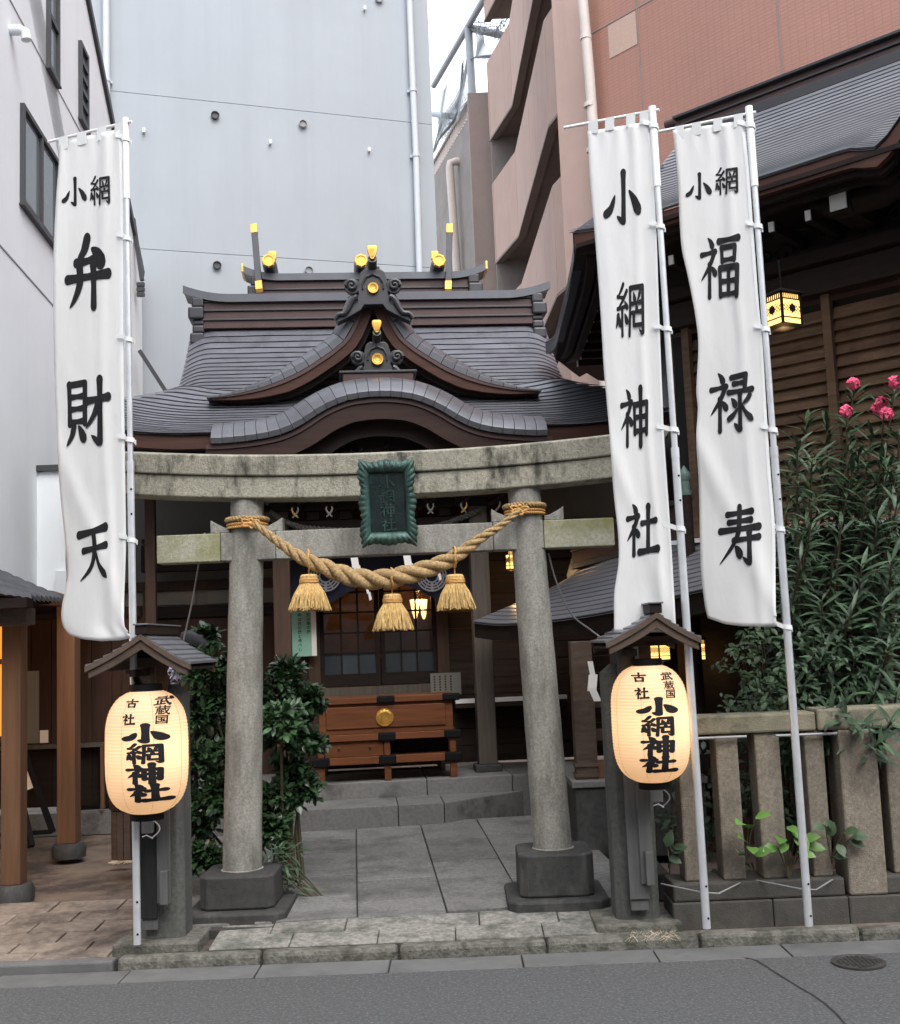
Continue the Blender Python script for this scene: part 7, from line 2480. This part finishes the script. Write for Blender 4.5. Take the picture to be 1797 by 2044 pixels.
# downpipe in front of the balcony end
qs = [P(1160, -40, 15.9), P(1177, 150, 15.9), P(1196, 420, 15.9), P(1208, 790, 15.9)]
MB().tube(qs, 0.075, 14).build('downpipe', 'taupe pipe', BB, smooth=True)
mb = MB()
for y_ in (75, 210, 300, 480):
    f = (y_ + 40) / 830
    c_ = P(1160 + 48 * f + 3, y_, 15.9)
    mb.lathe([(0.085, -0.03), (0.085, 0.03)], c_, 14)
mb.build('pipe_clamp', 'taupe pipe', BB)
# tiled side
ta = V((0.66, -0.751, 0)).normalized()
tn = V((0.751, 0.66, 0)).normalized()
tp0 = P(1180, 200, 16.1)
tp0 = V((tp0.x, tp0.y, 0))


def tw(px, py, o=0.0):
    q = hit(px, py, tp0 - tn * o, tn)
    return (q - tp0).dot(ta), q.z


mb = MB()
mb.box(tp0 + ta * 6.5 + tn * 0.15 + V((0, 0, 9)), 13, 0.3, 18, ta, tn, EZ)
mb.uv = lambda p: ((p - tp0).dot(ta), p.z)
mb.build('tiled_wall', 'brown tiles', BB)
t1, t2 = tw(1280, 150)[0], tw(1560, 120)[0]
for t in (t1, t2, t2 + (t2 - t1)):
    MB().box(tp0 + ta * t - tn * 0.001 + V((0, 0, 9)), 0.02, 0.012, 18, ta, tn, EZ).build('wall_joint', 'brown soffit', BB)
zj = tw(1245, 31)[1]
MB().box(tp0 + ta * 6.5 - tn * 0.0015 + V((0, 0, zj)), 13, 0.012, 0.02, ta, tn, EZ).build('wall_joint', 'brown soffit', BB)
a, b = tw(1214, 52), tw(1276, 89)
mb = MB()
mb.box(tp0 + ta * ((a[0] + t1 - 0.03) / 2) - tn * 0.003 + V((0, 0, (zj - 0.03 + tw(1217, 118)[1]) / 2)), t1 - 0.03 - a[0], 0.01, zj - 0.03 - tw(1217, 118)[1], ta, tn, EZ)
pm = mat('pale tiles', (0.36, 0.25, 0.2), 0.7, 0.08, 30, 0.3, 60)
mb.build('pale_patch', 'pale tiles', BB)
MB().box(tp0 + ta * -0.4 + tn * 0.3 + V((0, 0, 9)), 0.75, 0.4, 18, ta, tn, EZ).build('corner_strip', 'brown concrete', BB, bevel=0.01)

# ------------------------------------------------------------------ plants


def leaf_mesh(nm, m, ln, wd, fold=0.12, droop=0.12, seg=3):
    """one leaf along +X, lying in XY"""
    vs, fs = [], []
    for i in range(seg + 1):
        s = i / seg
        w_ = wd * (sin(pi * min(0.97, 0.05 + 0.92 * s)) ** 0.8) if 0 < i < seg else wd * 0.06
        z = -droop * ln * s * s
        vs += [(ln * s, -w_ / 2, z + fold * w_), (ln * s, 0, z), (ln * s, w_ / 2, z + fold * w_)]
    for i in range(seg):
        a = i * 3
        fs += [(a, a + 3, a + 4, a + 1), (a + 1, a + 4, a + 5, a + 2)]
    me = bpy.data.meshes.new(nm)
    me.from_pydata(vs, [], fs)
    me.materials.append(MATS[m])
    for p in me.polygons: p.use_smooth = True
    return me


def plant(t, leaves, meshes, keep=300, m='laurel leaf'):
    """leaves: list of matrices with mesh index; nearest become objects, the rest one stuff mesh"""
    vis = sorted(leaves, key=lambda a: (a[0].translation - EYE).length)
    for M, k in vis[:keep]:
        place(meshes[k], 'leaf', t, M)
    rest = vis[keep:]
    if rest:
        mb = MB()
        for M, k in rest:
            me = meshes[k]
            mb.add([M @ v.co for v in me.vertices], [tuple(p.vertices) for p in me.polygons])
        mb.build('foliage', m, t, smooth='all', kind='stuff', fix=False)


def frame(p, d, up, s):
    d = d.normalized()
    y = up.cross(d)
    if y.length < 1e-4: y = V((1, 0, 0))
    y.normalize()
    z = d.cross(y)
    return basis(p, d, y, z, s)


rnd = random.Random(21)
rv = lambda s=1.0: V((rnd.uniform(-1, 1), rnd.uniform(-1, 1), rnd.uniform(-1, 1))) * s
LM = [leaf_mesh('leaf', 'laurel leaf', 0.066, 0.036), leaf_mesh('leaf', 'laurel leaf', 0.055, 0.03, 0.18, 0.25), leaf_mesh('leaf', 'laurel leaf', 0.075, 0.036, 0.1, 0.15)]
sb = thing('laurel_shrub', V((-1.15, 7.5, 0.1)), 'dense dark glossy evergreen shrub behind the left torii pillar', 'shrub')
lv, stems = [], MB()
blobs = [(400, 1340, 50, 7.3), (385, 1430, 50, 7.3), (430, 1400, 45, 7.4), (400, 1520, 50, 7.3), (430, 1600, 55, 7.3), (395, 1650, 40, 7.3), (410, 1720, 40, 7.2), (440, 1500, 50, 7.6),
         (545, 1380, 45, 7.4), (590, 1420, 42, 7.5), (565, 1480, 55, 7.4), (585, 1550, 42, 7.5), (550, 1600, 50, 7.4), (540, 1660, 35, 7.3), (410, 1280, 28, 7.4), (560, 1440, 45, 7.1), (480, 1600, 60, 7.8), (480, 1450, 60, 7.8), (618, 1400, 28, 7.5), (612, 1480, 34, 7.5), (600, 1580, 36, 7.5), (575, 1350, 32, 7.5), (370, 1600, 40, 7.4), (450, 1340, 40, 7.5)]
for bx_, by_, br0, Y in blobs:
    c = P(bx_, by_, Y)
    R_ = br0 / FPX * Y
    stems.tube([V((c.x * 0.6 - 0.45, 7.5, 0.1)), (c + V((-1.15, 7.5, 0.1))) / 2 + V((0, 0, -0.1)), c], [0.016, 0.012, 0.005], 6)
    for k in range(36):
        d = rv().normalized()
        if d.y > 0.5: d.y *= -1
        d.z = d.z * 0.8 + 0.25
        tip = c + d.normalized() * R_ * rnd.uniform(0.6, 1.15)
        st_ = c + d * R_ * 0.15
        stems.tube([st_, tip], [0.004, 0.002], 4, cap=False)
        for j in range(9):
            f = 0.3 + 0.7 * j / 8
            p = st_.lerp(tip, f)
            a = j * 2.4
            sd = d.cross(V((0.2, 0.3, 1))).normalized()
            s2 = d.cross(sd)
            dd = (sd * cos(a) + s2 * sin(a)) * 0.9 + d * (0.3 + 0.6 * f) + V((0, -0.15, 0.05)) + rv(0.5)
            lv.append((frame(p, dd, V((rnd.uniform(-.4, .4), rnd.uniform(-.7, .1), 1)).normalized(), rnd.uniform(0.75, 1.2)), rnd.randrange(3)))
stems.build('stems', 'stem', sb)
plant(sb, lv, LM)
# strappy low plant by the left torii base
SM = [leaf_mesh('leaf', 'oleander leaf', 0.13, 0.02, 0.15, 0.35), leaf_mesh('leaf', 'oleander leaf', 0.10, 0.018, 0.15, 0.25)]
gp = thing('low_plant', V((-0.85, 7.0, 0.11)), 'low narrow-leaved plant arching beside the left torii base', 'plant')
lv = []
for k in range(70):
    c = P(rnd.uniform(535, 600), rnd.uniform(1690, 1790), rnd.uniform(6.9, 7.2))
    d = V((rnd.uniform(-0.5, 1.2), rnd.uniform(-0.9, 0.3), rnd.uniform(-0.3, 0.7)))
    lv.append((frame(c, d, V((0, -.3, 1)), rnd.uniform(0.7, 1.2)), rnd.randrange(2)))
st_ = MB()
for k in range(8):
    c = P(rnd.uniform(540, 590), rnd.uniform(1700, 1760), 7.05)
    st_.tube([V((-0.85 + rnd.uniform(-.06, .06), 7.05, 0.1)), c], 0.004, 4)
st_.build('stems', 'stem', gp)
plant(gp, lv, SM, m='oleander leaf')
# pale lilac flower heads behind the lantern roof
fl = thing('hydrangea_flowers', P(352, 1348, 7.3), 'pale lilac flower heads peeping out right of the left lantern roof', 'flowers')
PM = [leaf_mesh('petal', 'lilac petal', 0.022, 0.02, 0.1, 0.1, 2)]
for hx, hy in ((345, 1340), (356, 1350), (349, 1357)):
    c = P(hx, hy, 7.25)
    MB().tube([c + V((0.05, 0.1, -0.4)), c], 0.004, 5).build('stem', 'stem', fl)
    for k in range(22):
        d = rv().normalized()
        place(PM[0], 'petal', fl, frame(c + d * 0.028, d.cross(rv()).normalized(), d, rnd.uniform(0.8, 1.2)))

# oleander
OM = [leaf_mesh('leaf', 'oleander leaf', 0.15, 0.026, 0.2, 0.18), leaf_mesh('leaf', 'oleander leaf', 0.13, 0.022, 0.2, 0.3), leaf_mesh('leaf', 'oleander leaf', 0.17, 0.028, 0.15, 0.1)]
ol = thing('oleander', V((2.1, 6.9, 0.3)), 'tall oleander with long narrow leaves and pink flower clusters at the right edge', 'oleander')
lv, stems = [], MB()
tips = [(1703, 790, 6.9), (1785, 785, 6.7), (1765, 815, 6.8), (1690, 838, 6.85), (1610, 835, 7.1), (1650, 850, 7.0), (1740, 870, 6.7), (1590, 900, 7.1), (1640, 930, 6.9), (1700, 950, 6.7), (1775, 930, 6.55),
        (1620, 1000, 6.9), (1680, 1040, 6.6), (1750, 1040, 6.5), (1790, 1010, 6.5), (1600, 1080, 6.9), (1660, 1120, 6.6), (1720, 1130, 6.5), (1780, 1120, 6.45), (1590, 1160, 6.9), (1640, 1200, 6.6), (1700, 1220, 6.5), (1760, 1210, 6.45),
        (1600, 1250, 6.8), (1650, 1290, 6.6), (1710, 1310, 6.5), (1775, 1290, 6.45), (1640, 1370, 6.6), (1690, 1390, 6.5), (1750, 1380, 6.5), (1790, 1380, 6.45), (1600, 1330, 6.7), (1560, 1290, 6.9), (1785, 1200, 6.5), (1590, 1010, 7.0), (1730, 990, 6.6), (1570, 1210, 6.9), (1795, 870, 6.7), (1795, 1450, 6.4)]
rt_ = random.Random(77)
tips += [(rt_.uniform(1575, 1815), rt_.uniform(880, 1400), rt_.uniform(6.5, 7.1)) for _ in range(44)]
tips += [(1720, 1450, 6.2), (1780, 1440, 6.15), (1690, 1430, 6.25), (1760, 1480, 6.15), (1660, 1425, 6.3)]
for i, (tx, ty, Y) in enumerate(tips):
    tip = P(tx, ty, Y)
    base = V((tip.x * 0.55 + 0.95 + rnd.uniform(-.1, .1), 6.95 + rnd.uniform(-.1, .25), 0.25))
    mid = base.lerp(tip, 0.55) + V((rnd.uniform(-.08, .08), 0.12, 0.08))
    pth_ = cat_rom([tuple(base), tuple(mid), tuple(tip)], 10)
    stems.tube(pth_, [0.013 - 0.0004 * k for k in range(len(pth_))], 6)
    d0 = (tip - mid).normalized()
    nW = 15
    for j in range(nW):
        p = tip - d0 * (0.040 * j) + V((0, 0.004 * j * j * 0.2, 0))
        for q in range(3):
            if rnd.random() < 0.15: continue
            a = q * 2.094 + j * 1.05 + rnd.uniform(-.7, .7)
            sd = d0.cross(V((0.3, 1, 0.1))).normalized()
            s2 = d0.cross(sd)
            up_f = 0.9 - 0.10 * j
            dd = sd * cos(a) + s2 * sin(a) + d0 * max(-0.35, up_f) + rv(0.34) + V((0, -0.1, -0.02 * j))
            lv.append((frame(p, dd, (d0 + V((0, -0.5, 0.6))).normalized(), rnd.uniform(0.75, 1.15)), rnd.randrange(3)))
stems.build('stems', 'stem', ol)
plant(ol, lv, OM, m='oleander leaf')
FM = [leaf_mesh('petal', 'pink petal', 0.030, 0.026, 0.12, 0.2, 2)]
for fx_, fy_, Y in ((1703, 766, 6.85), (1786, 763, 6.65), (1760, 804, 6.75), (1769, 826, 6.7), (1689, 821, 6.8), (1753, 815, 6.8)):
    c = P(fx_, fy_, Y)
    t = thing('flower_cluster', c)
    t.parent = ol
    t.location = wloc(t) - wloc(ol)
    for k in range(13):
        d = rv().normalized()
        d.y = -abs(d.y)
        b_ = c + d * 0.028
        for q in range(4):
            a = q * 1.57 + rnd.uniform(-.3, .3)
            sd = d.cross(V((0.1, 0.3, 1))).normalized()
            s2 = d.cross(sd)
            place(FM[0], 'petal', t, frame(b_, sd * cos(a) + s2 * sin(a) + d * 0.4, d, rnd.uniform(0.7, 1.05)))

# small-leaved bush behind the fence
IM = [leaf_mesh('leaf', 'ivy leaf', 0.05, 0.028, 0.15, 0.25), leaf_mesh('leaf', 'ivy leaf', 0.04, 0.024, 0.1, 0.3)]
iv = thing('small_leaved_bush', V((1.75, 7.0, 0.3)), 'dark small-leaved bush behind the fence rail, left of the oleander', 'bush')
lv, stems = [], MB()
for k in range(150):
    px, py = rnd.uniform(1478, 1690), rnd.uniform(1262, 1440)
    if py < 1290 + 0.25 * abs(px - 1560) - 40: continue
    c = P(px, py, rnd.uniform(6.45, 7.2))
    d = V((rnd.uniform(-1, 1), -rnd.uniform(0, 1), rnd.uniform(-0.6, 0.8))).normalized()
    stems.tube([c + V((0.05, 0.15, -0.15)), c], 0.003, 4, cap=False)
    for j in range(11):
        p = c + d * (0.02 * j) + rv(0.012)
        lv.append((frame(p, d * 0.3 + rv(0.9), V((0, -.6, 1)), rnd.uniform(0.7, 1.2)), rnd.randrange(2)))
stems.build('stems', 'stem', iv)
plant(iv, lv, IM, m='ivy leaf')
# dark leafy growth between the fence posts
hd = thing('fence_undergrowth', V((1.7, 6.7, 0.2)), 'dark leafy undergrowth glimpsed between the stone fence posts', 'undergrowth')
lv, stems = [], MB()
for k in range(160):
    c = V((rnd.uniform(1.1, 3.0), rnd.uniform(6.5, 7.0), rnd.uniform(0.25, 1.1)))
    stems.tube([c + V((0, 0.1, -0.2)), c], 0.003, 4, cap=False)
    for j in range(7):
        lv.append((frame(c + rv(0.05), rv(1) + V((0, -.4, 0)), V((0, -.6, 1)), rnd.uniform(0.9, 1.6)), rnd.randrange(2)))
stems.build('stems', 'stem', hd)
plant(hd, lv, IM, m='ivy leaf')
# bright green seedlings poking out of the fence
FR = [leaf_mesh('leaf', 'fresh leaf', 0.105, 0.066, 0.15, 0.2, 4), leaf_mesh('leaf', 'ivy leaf', 0.08, 0.055, 0.12, 0.25, 4)]
for nm, lab, x_, y_, hgt, leaves, kind in (
        ('seedling', 'fresh green sprig climbing between the second and third fence posts', 1492, 1760, 0.34, [(1482, 1715), (1495, 1722), (1508, 1708), (1487, 1738), (1500, 1745), (1478, 1755), (1505, 1755)], 0),
        ('seedling', 'bright broad-leaved seedling in front of the third fence post', 1575, 1800, 0.24, [(1560, 1672), (1572, 1650), (1588, 1668), (1552, 1690), (1602, 1678), (1568, 1682), (1592, 1700), (1610, 1690), (1580, 1658)], 0),
        ('seedling', 'darker ivy-leaved seedling beside the thick corner post of the fence', 1660, 1770, 0.2, [(1648, 1648), (1662, 1655), (1655, 1670), (1685, 1662), (1695, 1680), (1672, 1685), (1700, 1672), (1665, 1710)], 1),
        ('seedling', 'small green seedling at the foot of the first fence post', 1335, 1740, 0.15, [(1330, 1690), (1342, 1700), (1335, 1712), (1346, 1690)], 1)):
    b_ = P(x_, y_ - 45, 6.26)
    t = thing(nm, b_, lab, 'seedling', 'seedlings in the stone fence')
    for lx, ly in leaves:
        if kind == 0 and lab.startswith('fresh'):
            ly -= 45 + (1760 - ly) * 0.6
        c = P(lx, ly, 6.22)
        MB().tube([b_, (b_ + c) / 2 + V((0, 0.01, 0.02)), c], 0.003, 5).build('stalk', 'stem', t)
        d = V((lx - x_ + rnd.uniform(-14, 14), -rnd.uniform(4, 22), rnd.uniform(-10, 14)))
        place(FR[kind], 'leaf', t, frame(c, d, V((0, -.75, 0.7)), rnd.uniform(0.8, 1.15)))
# dead grass on the kerb by the right post
gr = thing('dry_grass', PZ(1300, 1868, 0.06), 'tuft of dry grass on the kerb below the right lantern post', 'grass tuft')
mb = MB()
for k in range(60):
    c = PZ(rnd.uniform(1250, 1345), rnd.uniform(1858, 1872), 0.06)
    mb.tube([c, c + V((rnd.uniform(-.03, .03), -0.02, 0.012)), c + V((rnd.uniform(-.06, .06), -0.05, -0.01))], [0.0012, 0.001, 0.0005], 3, cap=False)
mb.build('blades', 'pale litter', gr, kind='stuff')
